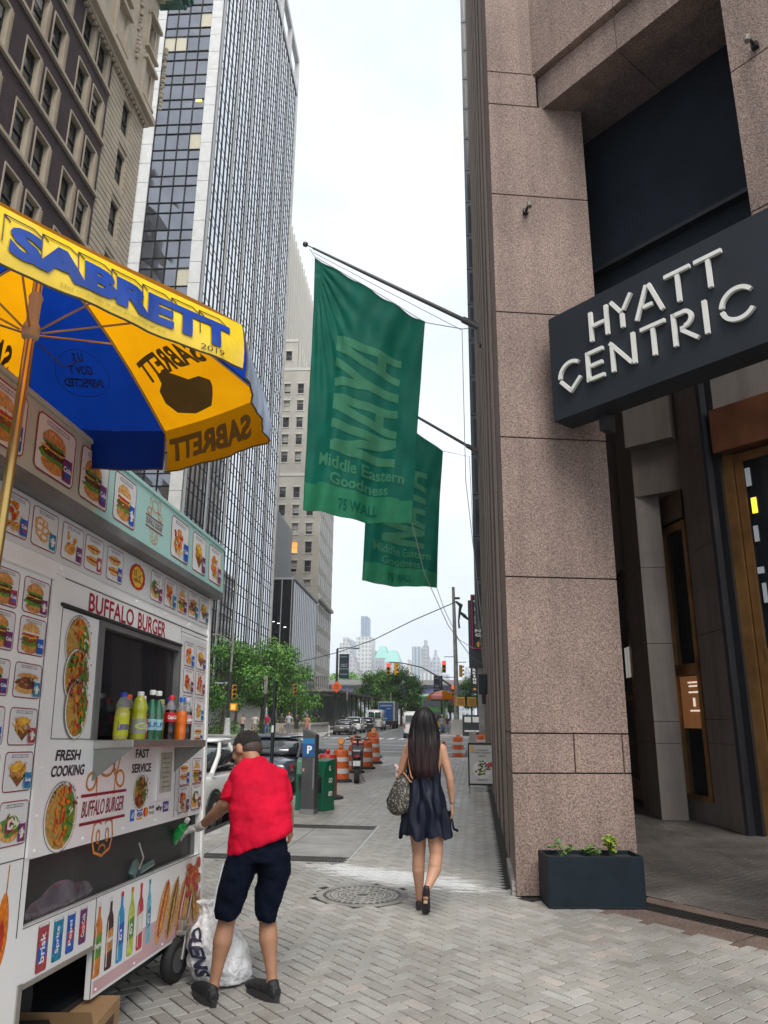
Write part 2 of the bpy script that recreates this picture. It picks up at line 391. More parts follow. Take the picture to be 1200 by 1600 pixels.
# vault cover with gratings ------------------------------------------
vc = thing('vault_cover', 'large rectangular steel vault cover with grating strips at both ends, set flush in the sidewalk', 'vault cover', (-2.4, 10.4, 0))
plate = M('vault_plate', (.33,.325,.31), rough=.6, metal=.2, var=.25, scale=2.5, bump=.4, bscale=60)
b = MB(plate)
for i in range(2):
    for j in range(3): b.box(-3.24+i*.87, -3.24+i*.87+.86, 9.32+j*.72, 9.32+j*.72+.71, -.05, .002)
b.build('plate', vc, world=True, bevel=.003)
pit = MB(M('vault_pit', (.02,.02,.02), rough=.9)).box(-3.3,-1.46,8.9,11.9,-.1,-.06).build('pit', vc, world=True)
for y0, y1 in ((8.95, 9.28), (11.52, 11.85)):
    b = MB(iron)
    for i in range(46): b.box(-3.24+i*.038, -3.24+i*.038+.012, y0, y1, -.04, 0)
    for q in (y0, (y0+y1)/2-.01, y1-.02): b.box(-3.24, -1.5, q, q+.02, -.03, .001)
    b.build('grating', vc, world=True)
b = MB(M('bright_steel_edge', (.5,.5,.48), rough=.4, metal=.6, var=.2))
for x in (-3.28,-1.5): b.box(x, x+.035, 8.9, 11.9, -.05, .004)
for y in (8.9, 11.87): b.box(-3.24, -1.5, y, y+.03, -.05, .003)
b.build('frame', vc, world=True)

# far side pavements, crossing marks ----------------------------------
tag(MB(conc).prism([(-60,58),(-22,58.5),(-12.2,60.2),(-13.2,67),(-14.1,72),(-15.5,235),(-60,235)], -.22, .0).build('plaza_pavement'), kind='structure')
tag(MB(kerbm).prism([(-22,58.3),(-12.1,60.0),(-12.2,60.2),(-22,58.5)], -.22, .012).build('plaza_kerb'), kind='structure')
tag(MB(conc).prism([(-3.2,67.5),(30,67.5),(30,220),(-4.5,220),(-3.0,120)], -.22, .0).build('right_pavement'), kind='structure')
tag(MB(conc).prism([(-60,-20),(-14.2,-20),(-15.9,34),(-60,34)], -.22, 0).build('left_pavement'), kind='structure')
b = MB(white_paint)
def mark(x0, y0, x1, y1, wd):
    d = V3((x1-x0, y1-y0, 0)).normalized(); n = V3((-d.y, d.x, 0))*wd/2
    b.quad(*[(p[0], p[1], -.196) for p in ((x0-n.x,y0-n.y),(x0+n.x,y0+n.y),(x1+n.x,y1+n.y),(x1-n.x,y1-n.y))][::-1])
for i in range(14): mark(-3.2-i*.95, 61.2+i*.06, -3.1-i*.95, 64.4+i*.06, .45)
for i in range(9): mark(-12.8+i*1.2, 33.2, -12.6+i*1.2, 36.4, .5)
mark(-16, 55.0, 4, 52.5, .2); mark(-16, 46, -2, 44.2, .16); mark(-3.9, 66, -6.5, 160, .12); mark(-9.6, 70, -14, 180, .12)
mark(-16, 41, 3, 40.2, .3); mark(-10, 50, 2, 49, .5); mark(-14, 57.5, 2, 57.0, .4)
tag(b.build('road_markings'), kind='structure')
lighter = MB(M('worn_asphalt', (.2,.198,.19), rough=.9, var=.3, scale=.7, detail=8)).box(-30, 30, 31.6, 38.5, -.118, -.1965).build('road_patch'); tag(lighter, kind='structure')
# ================================================================== HOTEL (right)
gran = granite('rose_granite', (.275,.198,.166), dark=.52, light=1.5, s=62, bump=.8, rough=.8)
gran_s = granite('rose_granite_side', (.28,.205,.175), dark=.6, light=1.35, s=50, bump=.4, rough=.7)
gran_d = granite('honed_granite', (.33,.29,.265), dark=.8, light=1.2, s=120, bump=.08, rough=.45)
core = M('joint_mortar', (.06,.05,.045), rough=.9)
dglass = M('dark_glass', (.012,.016,.022), rough=.06, var=.2, spec=.8)
bronze = M('bronze_frame', (.50,.27,.10), rough=.38, metal=.75, var=.25, scale=3)
darkmetal = M('black_metal', (.022,.024,.028), rough=.45, metal=.3, var=.2)
wood = M('stained_wood', (.16,.06,.028), rough=.35, var=.35, scale=2.2, coat=.3)
ht = thing('hotel_building', 'rose granite hotel tower with deep pillars, recessed slanting corner entrance and bronze doors', 'building', (.34, 7.59, 0))
A = V3((.34,7.59,0)); Bc = V3((1.50,7.84,0)); e1 = (Bc-A).normalized(); n1 = V3((e1.y,-e1.x,0))
def block(mb, poly, z0, z1, gap=.007, m=None):
    c = sum((V3((p[0],p[1],0)) for p in poly), V3())/len(poly)
    q = []
    for p in poly:
        v = V3((p[0],p[1],0)); d = (c-v); q.append(tuple((v + d.normalized()*gap*.0)[:2]))
    mb.prism(q, z0+gap, z1-gap, m)
def pp(a, b): p = A + e1*a - n1*b; return (p.x, p.y)
# corner pillar
b = MB(gran)
low = [pp(0,0), pp(1.185,0), pp(1.0,1.25), (.34, 8.85)]
for z0, z1 in ((0,1.08),(1.45,3.0),(3.0,4.54),(4.54,6.07),(6.07,7.66),(7.66,8.99)): block(b, low, z0, z1)
for a0, a1 in ((0,.62),(.634,1.11),(1.124,1.185)): b.prism([pp(a0,0), pp(a1,0), pp(a1*.9,1.2), pp(a0*.9,1.25)] if a0 else [pp(0,0), pp(a1,0), pp(a1,1.2), (.34,8.84)], 1.087, 1.443)
for z0, z1 in ((8.99,9.66-.17),(9.66-.17,12.1),(12.1,14.6),(14.6,17)): block(b, [pp(0,0), pp(.62,0), pp(.62,1.2), (.34,8.85)], z0, z1)
b.build('pillar', ht, world=True, bevel=.004)
MB(core).prism([pp(.02,.02), pp(1.165,.02), pp(1.0,1.2), (.36,8.8)], .01, 8.95).build('pillar_core', ht, world=True)
MB(core).prism([pp(.02,.02), pp(.6,.02), pp(.6,1.1), (.36,8.8)], 8.95, 17).build('upper_core', ht, world=True)
# beam over the slanting entrance (front z 8.97..9.47) and wall above it
def sp_(mb, s0, s1, t0, t1, z0, z1, m=None): return strip(mb, s0, s1, t0, t1, z0, z1, m)
b = MB(gran)
for i in range(4): sp_(b, -.05+i*1.15+.004, -.05+(i+1)*1.15-.004, .02, .35, 8.97, 9.47)
b.build('lintel', ht, world=True, bevel=.004)
b = MB(gran)
for j in range(6):
    for i in range(4): sp_(b, -.1+i*1.25+.004, -.1+(i+1)*1.25-.004, -.07, .3, 9.48+j*1.5, 9.48+(j+1)*1.5-.012)
b.build('upper_wall', ht, world=True, bevel=.004)
sof = MB(granite('soffit_granite', (.20,.16,.15), s=70, bump=.15, rough=.6))
for i in range(4): sp_(sof, -.05+i*1.15+.005, -.05+(i+1)*1.15-.005, .35, .93, 8.975, 9.3)
sof.build('soffit', ht, world=True)
# second pillar of the entrance, at the right edge
b = MB(gran)
zz = [0,1.08,1.45,3.0,4.54,6.07,7.66,9.0]
for i in range(7): sp_(b, 2.29, 3.55, .0, 1.0, zz[i]+.006, zz[i+1]-.006)
b.build('pillar', ht, world=True, bevel=.004)
sp_(MB(core), 2.32, 3.5, .03, .97, .0, 8.99).build('pillar_core', ht, world=True)
# dark mesh screen high inside the porch
scr = MB(M('navy_screen', (.010,.015,.023), rough=.7, spec=.2, var=.2, scale=3, bump=.25, bscale=60))
sp_(scr, -.6, 4.4, .95, 1.05, 5.9, 9.4); scr.build('screen', ht, world=True)
b = MB(gran_d); sp_(b, -.6, 4.4, .85, 1.2, 5.6, 5.88);  b.build('porch_ceiling', ht, world=True)
b = MB(darkmetal); sp_(b, -.6, 4.4, .84, .95, 6.95, 7.0); sp_(b, -.6, 4.4, .84, .95, 5.86, 5.93); b.build('screen_rail', ht, world=True)
# inner wall of the porch
def seg_wall(mb, p0, p1, th, z0, z1, m=None):
    p0, p1 = V3((*p0,0)), V3((*p1,0)); d = (p1-p0).normalized(); n = V3((-d.y, d.x, 0))*th
    return mb.prism([(p0.x,p0.y),(p1.x,p1.y),(p1.x+n.x,p1.y+n.y),(p0.x+n.x,p0.y+n.y)], z0, z1, m)
b = MB(gran_d); J = [0,1.2,1.55,2.85,4.19,5.74,7.3,8.9]
for i in range(7):
    seg_wall(b, (2.985,13.36), (3.04,15.0), -.42, J[i]+.004, J[i+1]-.004) if J[i+1] < 99 else 0
    seg_wall(b, (3.79,11.9), (3.70,12.9), -.4, J[i]*1.03+.004, J[i+1]*1.03-.004)
seg_wall(b, (3.70,12.9), (3.0,13.4), .25, 6.4, 9); seg_wall(b, (3.71,12.93), (3.45,13.42), -.3, 6.36, 9)
b.build('inner_wall', ht, world=True, bevel=.004)
# bay over the window
b = MB(gran_d); b.prism([(2.99,13.36),(3.71,12.91),(3.95,13.1),(3.6,14.2),(3.4,14.2)], 5.5, 8.9); b.build('window_head_wall', ht, world=True)
wdn = MB(bronze); GA, GB = V3((3.42,13.88,0)), V3((3.70,12.92,0))
def gw(mb, s0, s1, z0, z1, th=.05, off=0., m=None):
    p0 = GA.lerp(GB, s0); p1 = GA.lerp(GB, s1); d = (GB-GA).normalized(); n = V3((-d.y,d.x,0))
    p0 = p0 + n*-off; p1 = p1 + n*-off
    return seg_wall(mb, (p1.x,p1.y), (p0.x,p0.y), -th, z0, z1, m)
for s0, s1, z0, z1 in ((0,.06,.35,4.9),(.12,.17,.35,4.9),(.22,.27,.35,4.9),(.9,1,.35,4.9),(.22,1,2.32,2.5),(0,1,4.82,4.95),(0,1,.33,.4)): gw(wdn, s0, s1, z0, z1, .1, .02)
wf = wdn.build('window', ht, world=True)
gw(MB(dglass), 0, 1, .35, 4.9, .02, -.05).build('pane', wf, world=True)
gw(MB(M('awning_box', (.17,.115,.085), rough=.4, var=.2, scale=4)), 0, 1.0, 5.0, 5.5, .02, .05).build('window_hood', ht, world=True)
gw(MB(gran_d), 0, 1, 0, .34, .1, -.01).build('window_apron', ht, world=True)
lit = MB(M('lit_wall_panel', (.40,.17,.07), rough=.5, emit=(1,.42,.16), estr=.05)); gw(lit, .30, .9, 1.45, 2.3, .01, -.03)
lit.build('lit_notice_panel', ht, world=True)
nb = MB(M('notice_white', (.8,.75,.68), rough=.5, emit=(1,.85,.7), estr=.35))
def gf(u, z): p = GA.lerp(GB, u); return (p.x-.02, p.y-.03+.02, z)
for z_, s0, s1 in ((2.18,.55,.85),(2.12,.57,.82),(2.02,.55,.85),(1.72,.55,.85)): gw(nb, s0, s1, z_, z_+.025, .004, -.02)
gw(nb, .66, .72, 1.8, 1.94, .004, -.02)
nb.build('notice', ht, world=True)
# strip window left of the inner wall
b = MB(dglass).box(3.12, 3.16, 15.02, 18.4, .45, 4.6); b.build('strip_window', ht, world=True)
b = MB(gran_d).box(3.0, 3.4, 15.6, 18.6, 4.6, 8.9).box(3.0, 3.4, 18.4, 19.2, 0, 8.9); b.build('inner_wall', ht, world=True)
b = MB(bronze).box(3.09, 3.13, 15.02, 18.4, .1, .45).box(3.09, 3.12, 15.02, 18.4, 1.95, 2.05).box(3.08, 3.13, 15.3, 15.36, .4, 4.6); b.build('window_rail', ht, world=True)
b = MB(M('lobby_glow', (.5,.5,.48), rough=.5, emit=(1,.97,.9), estr=.12))
for i in range(4): b.box(3.10, 3.115, 15.1+i*.25, 15.1+i*.25+.13, 2.4, 3.0)
b.build('lit_blind', ht, world=True)
# black pier and bronze door in the slanting wall
b = MB(granite('black_granite', (.018,.02,.026), s=140, bump=.05, rough=.3)); b.prism([(3.79,11.9),(3.83,11.86),(4.1,11.99),(4.1,12.4),(3.8,12.3)], 0, 8.9)
DQ2 = V3((3.86,12.02,0))
def d2(s, t): p = DQ2 + DD*s - DN*t; return (p.x, p.y)
def ds(mb, s0, s1, t0, t1, z0, z1, m=None): return mb.prism([d2(s0,t0), d2(s1,t0), d2(s1,t1), d2(s0,t1)], z0, z1, m)
ds(b, -.04, .24, -.02, .4, 0, 8.9); b.build('black_pier', ht, world=True)
b = MB(bronze)
ds(b, .24, .40, .06, .2, 0, 5.72); ds(b, .42, .54, .1, .2, 0, 5.6); ds(b, .4, 2.6, .1, .2, 5.58, 5.72); ds(b, .5, 2.4, .1, .2, 2.45, 2.62); ds(b, .54, .66, .1, .2, 0, 2.45); ds(b, .4, 2.6, .1, .2, 0, .3)
ds(b, 1.45, 1.55, .1, .2, 0, 5.6)
fr = b.build('door_frame', ht, world=True)
ds(MB(dglass), .5, 2.6, .14, .16, .2, 5.6).build('door_glass', ht, world=True)
ds(MB(wood), .2, 3, -.1, .2, 5.76, 6.5).build('door_canopy', ht, world=True)
b = MB(M('lobby_yellow', (.9,.6,.08), rough=.4, emit=(1,.65,.05), estr=.8)); ds(b, .60, .68, .12, .13, 4.7, 4.95); b.build('lobby_light_patch', ht, world=True)
for z0, z1, s0, s1 in ((5.15,5.45,.56,.64),(4.25,4.5,.58,.65),(3.75,3.85,.56,.66),(3.3,3.6,.6,.66)): ds(MB(M('lobby_reflection_pale', (.30,.32,.33), rough=.4, emit=(.8,.85,.9), estr=.08)), s0, s1, .12, .13, z0, z1).build('lobby_light_patch', ht, world=True)  # faintly glowing patches painted as lobby reflections on the door glass
ds(MB(gran_d), .0, 4.2, .0, .4, 6.52, 8.9).build('door_header', ht, world=True)
# street facade: fins and recessed windows up the tower
fin_lit = granite('granite_lit_side', (.36,.29,.25), dark=.7, light=1.3, s=60, bump=.3); fin_shade = granite('granite_shaded_return', (.13,.088,.07), dark=.6, light=1.4, s=60, bump=.3)  # same granite twice: skylit street faces paler, shaded returns darker, by colour
b = MB(fin_lit, fin_shade); g2 = MB(dglass); y = 8.9; i = 0
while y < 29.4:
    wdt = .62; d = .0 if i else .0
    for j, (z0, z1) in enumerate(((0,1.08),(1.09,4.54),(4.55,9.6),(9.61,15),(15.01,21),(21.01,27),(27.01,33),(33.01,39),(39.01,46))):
        b.box(.47, 1.2, y+.02, y+.34, z0, z1, fin_shade)
        b.box(.345, 1.2, y+.34, y+.36, z0, z1, fin_shade)
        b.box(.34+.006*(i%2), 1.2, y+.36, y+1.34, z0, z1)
        b.box(.46, 1.2, y+1.34, y+1.6, z0, z1, fin_shade)
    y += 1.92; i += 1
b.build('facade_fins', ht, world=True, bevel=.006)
g2.box(.66, .7, 8.9, 29.7, 0, 46)
g2.build('facade_glass', ht, world=True)
sb = MB(gran_d)
for k_ in range(12): sb.box(.58, .72, 8.9, 29.7, 3.9+k_*3.6, 4.7+k_*3.6)
sb.build('spandrels', ht, world=True)
MB(gran_s).box(1.2, 26, 19.3, 29.75, 0, 46).box(1.2, 26, 8.9, 19.3, 17.5, 46).box(3.6, 26, 14.6, 19.3, 0, 17.4).build('tower_body', ht, world=True)
b = MB(gran_s); b.prism([dq(.3,.6)[:2], dq(9,.6)[:2], (26,7), (26,9), (1.2,9)], 18.55, 46); b.build('tower_corner', ht, world=True)
MB(gran_s).prism([d2(2.6,.3), d2(10,.3), (26,8), (26,14.5), (4.2,12.6)], 0, 17).build('lobby_block', ht, world=True)
slp = M('slate_bay_panel', (.075,.10,.12), rough=.28, var=.25, scale=.5)
b = MB(slp); z = 5.2
while z < 58: b.box(.08, 1.2, 29.8, 31.3, z, z+1.76); b.box(.2, 1.2, 29.79, 29.8, z+.1, z+1.6, M('slate_bay_glass', (.02,.03,.04), rough=.1)); z += 1.8
b.build('corner_bay', ht, world=True, bevel=.01)
# plinth step seen at the foot of the fins
MB(granite('plinth', (.34,.31,.29), s=60, bump=.3)).box(.3, .338, 7.62, 8.86, 0, .12).box(.44,.47,8.9,29.6,0,.1).build('plinth', ht, world=True)

# small fittings
def bracket(name, label, p, yaw=0, s=1., g='small lamp brackets on the granite'):
    t = thing(name, label, 'lamp bracket', p, yaw, g)
    MB(darkmetal).box(-.03*s, .03*s, -.05*s, 0, -.03*s, .03*s).tube([(0,-.03*s,0),(0,-.16*s,.0)], .016*s).build('arm', t)
    MB(M('lens_cap',(.2,.18,.15),rough=.3)).tube([(0,-.16*s,.02*s),(0,-.19*s,-.06*s)], .026*s).build('head', t)
    return t
p = A + e1*.4; bracket('lamp_bracket', 'small dark lamp bracket on the upper part of the corner granite pillar', (p.x, p.y, 7.42), R_(12))
p = DQ + DD*2.55 ; bracket('lamp_bracket', 'small dark camera bracket on the granite pillar at the top right', (p.x+DN.x*.0, p.y+DN.y*.0, 7.75), R_(-45))

# sign ----------------------------------------------------------------
sg = thing('hotel_sign', 'long charcoal slanting sign with raised white lettering above the hotel entrance', 'sign', (.9,7.45,4.6))
S0 = V3((.9,7.45,0))
def sf(x, z, d=0): p = S0 + DD*x + DN*d; return (p.x, p.y, z)
navy = M('charcoal_panel', (.020,.025,.033), rough=.5, spec=.3, var=.12, scale=2)
b = MB(navy)
def sbox(mb, x0, x1, z0, z1, d0, d1, m=None):
    return mb.add([sf(x0,z0,d0),sf(x1,z0,d0),sf(x1,z0,d1),sf(x0,z0,d1),sf(x0,z1,d0),sf(x1,z1,d0),sf(x1,z1,d1),sf(x0,z1,d1)], [(0,1,2,3),(4,7,6,5),(0,4,5,1),(1,5,6,2),(2,6,7,3),(3,7,4,0)], m)
sbox(b, 0, 4.2, 4.63, 5.85, -.32, 0); b.build('panel', sg, world=True, bevel=.006)
white = M('sign_letter_white', (.78,.77,.72), rough=.4, var=.05)
lt = MB(white)
T_ = .038   # stroke
def bar(x0, z0, x1, z1, w_=T_):
    a = V3((x0, z0, 0)); c = V3((x1, z1, 0)); d = (c-a).normalized(); n = V3((-d.y, d.x, 0))*w_/2
    q = [a-n, c-n, c+n, a+n]
    vs = [sf(p.x, p.y, .045) for p in q] + [sf(p.x, p.y, .01) for p in q]
    lt.add(vs, [(0,1,2,3),(7,6,5,4),(0,4,5,1),(1,5,6,2),(2,6,7,3),(3,7,4,0)])
def arc(cx, cz, r, a0, a1, n=14, rx=None):
    rx = rx or r; ps = [(cx+rx*math.cos(R_(a0+(a1-a0)*i/n)), cz+r*math.sin(R_(a0+(a1-a0)*i/n))) for i in range(n+1)]
    k = 1-T_/2/r; k2 = 1+T_/2/r; vs = []
    for d in (.045, .01):
        for kk in (k, k2):
            for x, z in ps: vs.append(sf(cx+(x-cx)*kk, cz+(z-cz)*kk, d))
    m_ = n+1; fs = []
    for i in range(n):
        fs += [(i+1,i,m_+i,m_+i+1), (2*m_+i,2*m_+i+1,i+1,i) , (m_+i+1,m_+i,3*m_+i,3*m_+i+1)]
    fs += [(0,2*m_,3*m_,m_),(m_-1,2*m_-1,4*m_-1,3*m_-1)]
    lt.add(vs, fs)
h = .33
def L_H(x, z, w_): bar(x,z,x,z+h); bar(x+w_,z,x+w_,z+h); bar(x+T_/2+.008,z+h*.5,x+w_-T_/2-.008,z+h*.5)
def L_Y(x, z, w_): bar(x-.02,z+h,x+w_/2-.008,z+h*.52); bar(x+w_+.02,z+h,x+w_/2+.02,z+h*.56); bar(x+w_/2,z,x+w_/2,z+h*.46)
def L_A(x, z, w_): bar(x-.02,z,x+w_/2-.01,z+h); bar(x+w_+.02,z,x+w_/2+.015,z+h); bar(x+.06,z+h*.33,x+w_-.08,z+h*.33)
def L_T(x, z, w_): bar(x-.02,z+h-T_/2,x+w_+.02,z+h-T_/2); bar(x+w_/2,z,x+w_/2,z+h-T_-.012)
def L_N(x, z, w_): bar(x,z,x,z+h-.05); bar(x+w_,z,x+w_,z+h); bar(x-.02,z+h-.01,x+w_-.03,z+.02)
def L_E(x, z, w_): bar(x,z,x,z+h); bar(x,z+T_/2,x+w_,z+T_/2); bar(x,z+h-T_/2,x+w_,z+h-T_/2); bar(x+.04,z+h*.5,x+w_*.92,z+h*.5)
def L_R(x, z, w_): bar(x,z,x,z+h); bar(x,z+h-T_/2,x+w_*.5,z+h-T_/2); arc(x+w_*.5,z+h*.73,h*.27-T_/2+.003,-90,90,10); bar(x+.06,z+h*.46,x+w_*.5,z+h*.46); bar(x+w_*.35,z+h*.42,x+w_+.02,z)
def L_I(x, z, w_): bar(x,z,x,z+h)
z1_, z2_ = 5.33, 4.9
x = .57
for f_, w_ in ((L_H,.19),(L_Y,.19),(L_A,.24),(L_T,.22),(L_T,.22)): f_(x, z1_, w_); x += w_+.082
x = .17
x -= .04; arc(x+.16, z2_+h/2, h/2-T_/2, 48, 182, 14); 
bar(x+.16-.14, z2_+.13, x+.155, z2_-.025); bar(x+.14, z2_-.02, x+.275, z2_+.105)
x = .50
for f_, w_ in ((L_E,.19),(L_N,.24),(L_T,.22),(L_R,.2),(L_I,.02)): f_(x, z2_, w_); x += w_+.105
arc(x+.17, z2_+h/2, h/2-T_/2, 35, 176); arc(x+.17, z2_+h/2, h/2-T_/2, 190, 325)
lt.build('lettering', sg, world=True)
for s0_ in (.42, 2.5): sbox(MB(darkmetal), s0_, s0_+.08, 4.45, 4.63, -.36, -.2).build('hanger', sg, world=True)

# planter ---------------------------------------------------------------
pl = thing('planter_box', 'dark navy rectangular planter box standing against the corner granite pillar', 'planter', (.99,7.45,0), R_(9))
nv = M('navy_planter', (.006,.013,.020), rough=.55, spec=.25, var=.25, scale=5, bump=.1)
b = MB(nv)
w2, dp, hh = .43, .2, .42
b.prism([(-w2,-dp),(w2,-dp),(w2,dp-.06),(-w2,dp-.06)], .0, .02)
for x0,x1,y0,y1 in ((-w2,w2,-dp,-dp+.02),(-w2,w2,dp-.08,dp-.06),(-w2,-w2+.02,-dp+.02,dp-.08),(w2-.02,w2,-dp+.02,dp-.08)): b.box(x0,x1,y0,y1,.02,hh)
b.build('box', pl, bevel=.004)
MB(M('potting_soil', (.03,.024,.02), rough=.95, bump=1, bscale=60)).box(-w2+.02,w2-.02,-dp+.02,dp-.08,.3,.385).build('soil', pl)
def leafy(name, label, loc, n, h_, spread, c, leaf=.05, group='small plants in the planter box', up=.5):
    t = thing(name, label, 'plant', loc, rnd.random()*6, group)
    st = MB(M('green_stem', (.12,.2,.06), rough=.6)); lf = MB(M('leaf_%d' % int(c[1]*1000), c, rough=.45, var=.35, scale=25, spec=.4))
    for i in range(n):
        a = rnd.random()*6.28; r = spread*rnd.random(); top = V3((math.cos(a)*r, math.sin(a)*r, h_*rnd.uniform(.5,1)))
        st.tube([(0,0,0), tuple(top*.5+V3((0,0,.02))), tuple(top)], [.004,.003,.002], 5)
        for k_ in range(5):
            a2 = rnd.random()*6.28; d = V3((math.cos(a2), math.sin(a2), rnd.uniform(-.2,up))).normalized(); s_ = d.cross(V3((0,0,1))).normalized()*leaf*.32
            o = top - V3((0,0,rnd.random()*h_*.25)); q = [o, o+d*leaf*.5+s_+V3((0,0,.004)), o+d*leaf-V3((0,0,.012)), o+d*leaf*.5-s_+V3((0,0,.004))]
            lf.quad(*[tuple(v) for v in q])
    st.build('stem', t); lf.build('leaves', t); return t
pr = Matrix.Rotation(R_(9), 3, 'Z')
def onpl(x, y): v = pr @ V3((x, y, 0)); return (.99+v.x, 7.45+v.y, .385)
leafy('potted_plant', 'bright yellow green leafy plant at the right end of the planter box', onpl(.2,-.02), 10, .2, .07, (.30,.42,.03), .07)
leafy('potted_plant', 'low mid green leafy plant in the middle of the planter box', onpl(.02,-.02), 9, .09, .09, (.10,.2,.05), .06)
leafy('potted_plant', 'sparse thin leaved plant at the left end of the planter box', onpl(-.25,-.02), 4, .12, .1, (.14,.2,.07), .07, up=1.2)
# ================================================================== FOOD CART (left), with its own frame: u along, v up, w out towards the walk
cU = V3((-.0201,.9993,-.0316)); cU.normalize(); cV = V3((-.0524,.0306,.9982)); cW = cU.cross(cV).normalized(); cV = cW.cross(cU).normalized()
cO = V3((-1.9,5.35,0))
def cf(u, v, w=0): return tuple(cO + cU*u + cV*v + cW*w)
CM = Matrix((cU, cV, cW)).transposed().to_4x4(); CM.translation = cO
ct = thing('food_cart', 'white burger cart covered in food pictures with an open serving window, parked at the kerb', 'food cart', (-2.75, 3.3, 0))
cartw = M('cart_white_enamel', (.88,.88,.86), rough=.28, var=.06, scale=1.5, bump=.03, bscale=6, coat=.3)
cartg = M('cart_grey_panel', (.70,.72,.71), rough=.3, var=.06, scale=1.5, coat=.2)
mint = M('mint_enamel', (.42,.68,.63), rough=.3, var=.1, scale=1.4, coat=.3)
steel = M('brushed_steel', (.50,.49,.46), rough=.32, metal=.85, var=.15, scale=4)
steel_b = M('dull_steel', (.20,.205,.205), rough=.5, metal=.4, var=.35, scale=1.8, bump=.12)
inkred = M('maroon_ink', (.26,.012,.03), rough=.5, var=.1); inkred2 = M('sign_red_ink', (.36,.01,.03), rough=.5, var=.08)
inkdk = M('dark_plum_ink', (.035,.015,.03), rough=.5); seam = M('panel_seam', (.03,.03,.032), rough=.6)
rubber = M('tyre_rubber', (.022,.022,.023), rough=.75, var=.2, bump=.2)
U0, U1 = -4.5, .07
def cb(mb, u0, u1, v0, v1, w0, w1, m=None): return mb.box(u0, u1, v0, v1, w0, w1, m, T=CM)
# body shell with openings: window u -1.66..-.52 v 1.42..2.02 ; lower bay u -2.16..0 v .67...93 ; wheel box u -2.14..-1.53 v ..43
b = MB(cartw); D = -1.7
cb(b, U0, U1, 2.02, 2.5, -.03, 0); cb(b, U0, -1.66, 1.42, 2.02, -.03, 0); cb(b, -.52, U1, 1.42, 2.02, -.03, 0); cb(b, U0, U1, .93, 1.42, -.03, 0)
cb(b, U0, -2.16, .67, .93, -.03, 0); cb(b, .0, U1, .67, .93, -.03, 0)
cb(b, -1.50, U1, .44, .67, -.03, 0); cb(b, U0, -1.50, .44, .67, -.03, 0); cb(b, -1.50, U1, .22, .44, -.03, 0); cb(b, U0, -2.14, .22, .44, -.03, 0)
b.build('side_panel', ct, world=True)
b = MB(cartw)
cb(b, U0, U1, .22, 2.5, D, D+.03); cb(b, U1-.03, U1, .22, 2.5, D+.03, -.03); cb(b, U0, U0+.03, .22, 2.5, D+.03, -.03); cb(b, U0, U1, 2.5, 2.53, D, 0)
cb(b, U0+.03, U1-.03, .93, .96, D+.03, -.03)
b.build('shell', ct, world=True)
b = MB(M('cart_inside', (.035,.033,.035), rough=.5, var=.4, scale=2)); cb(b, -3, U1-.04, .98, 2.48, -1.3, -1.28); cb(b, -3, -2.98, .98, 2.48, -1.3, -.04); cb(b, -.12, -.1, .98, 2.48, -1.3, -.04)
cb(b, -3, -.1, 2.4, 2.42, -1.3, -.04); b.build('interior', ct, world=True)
b = MB(steel_b); cb(b, -2.9, -.3, 1.0, 1.35, -1.25, -.7); cb(b, -2.5, -1.9, 1.35, 1.6, -1.2, -.8); b.build('griddle', ct, world=True)
b = MB(M('inside_papers', (.55,.5,.45), rough=.8)); cb(b, -1.75, -1.55, 1.65, 1.9, -.9, -.89); b.build('posted_sheets', ct, world=True)
# lower bay
b = MB(steel_b); cb(b, -2.16, 0, .67, .93, -.62, -.6); cb(b, -2.16, 0, .64, .67, -.6, -.031); cb(b, -2.18, -2.16, .67, .93, -.6, -.031); cb(b, 0, .02, .67, .93, -.6, -.031)
cb(b, -1.12, -1.10, .67, .93, -.45, -.05); b.build('cold_bay', ct, world=True)
b = MB(M('bay_door', (.05,.052,.053), rough=.42, metal=.3, var=.4, scale=1.3, bump=.1)); cb(b, -2.16, -.98, .67, .93, -.06, -.045); cb(b, -.96, 0, .67, .93, -.075, -.06); b.build('bay_door', ct, world=True)
wb_ = MB(M('lilac_bay_reflection', (.13,.115,.135), rough=.22, var=.5, scale=5, bump=1., bscale=14, coat=.4))  # flat lumps standing in for a faint reflection on the bay door
for (u_, v_, ru, rv, rw) in ((-1.95,.70,.16,.06,.012),(-1.80,.72,.2,.085,.014),(-1.62,.71,.18,.06,.012),(-1.74,.70,.32,.045,.016)): wb_.ball((0,0,0), 1, n=16, T=CM @ Matrix.Translation((u_,v_,-.052)) @ Matrix.Diagonal((ru,rv,rw,1)))
remesh(wb_.build('bay_reflection', ct, world=True), .008, 3)
gp_ = MB(M('clear_bay_bottle', (.10,.16,.15), rough=.1, coat=.6)); gp_.tube([cf(-1.02,.685,-.045), cf(-.97,.74,-.04), cf(-.95,.76,-.04)], [.03,.03,.012], 12); gp_.tube([cf(-.9,.69,-.05), cf(-.7,.71,-.05)], [.022,.022], 12); gp_.build('bay_bottles', ct, world=True, smooth=50)
b = MB(steel); b.tube([cf(-1.0,.72,.0), cf(-1.005,.78,.025), cf(-1.02,.86,.0)], .005); b.build('lid_handle', ct, world=True)
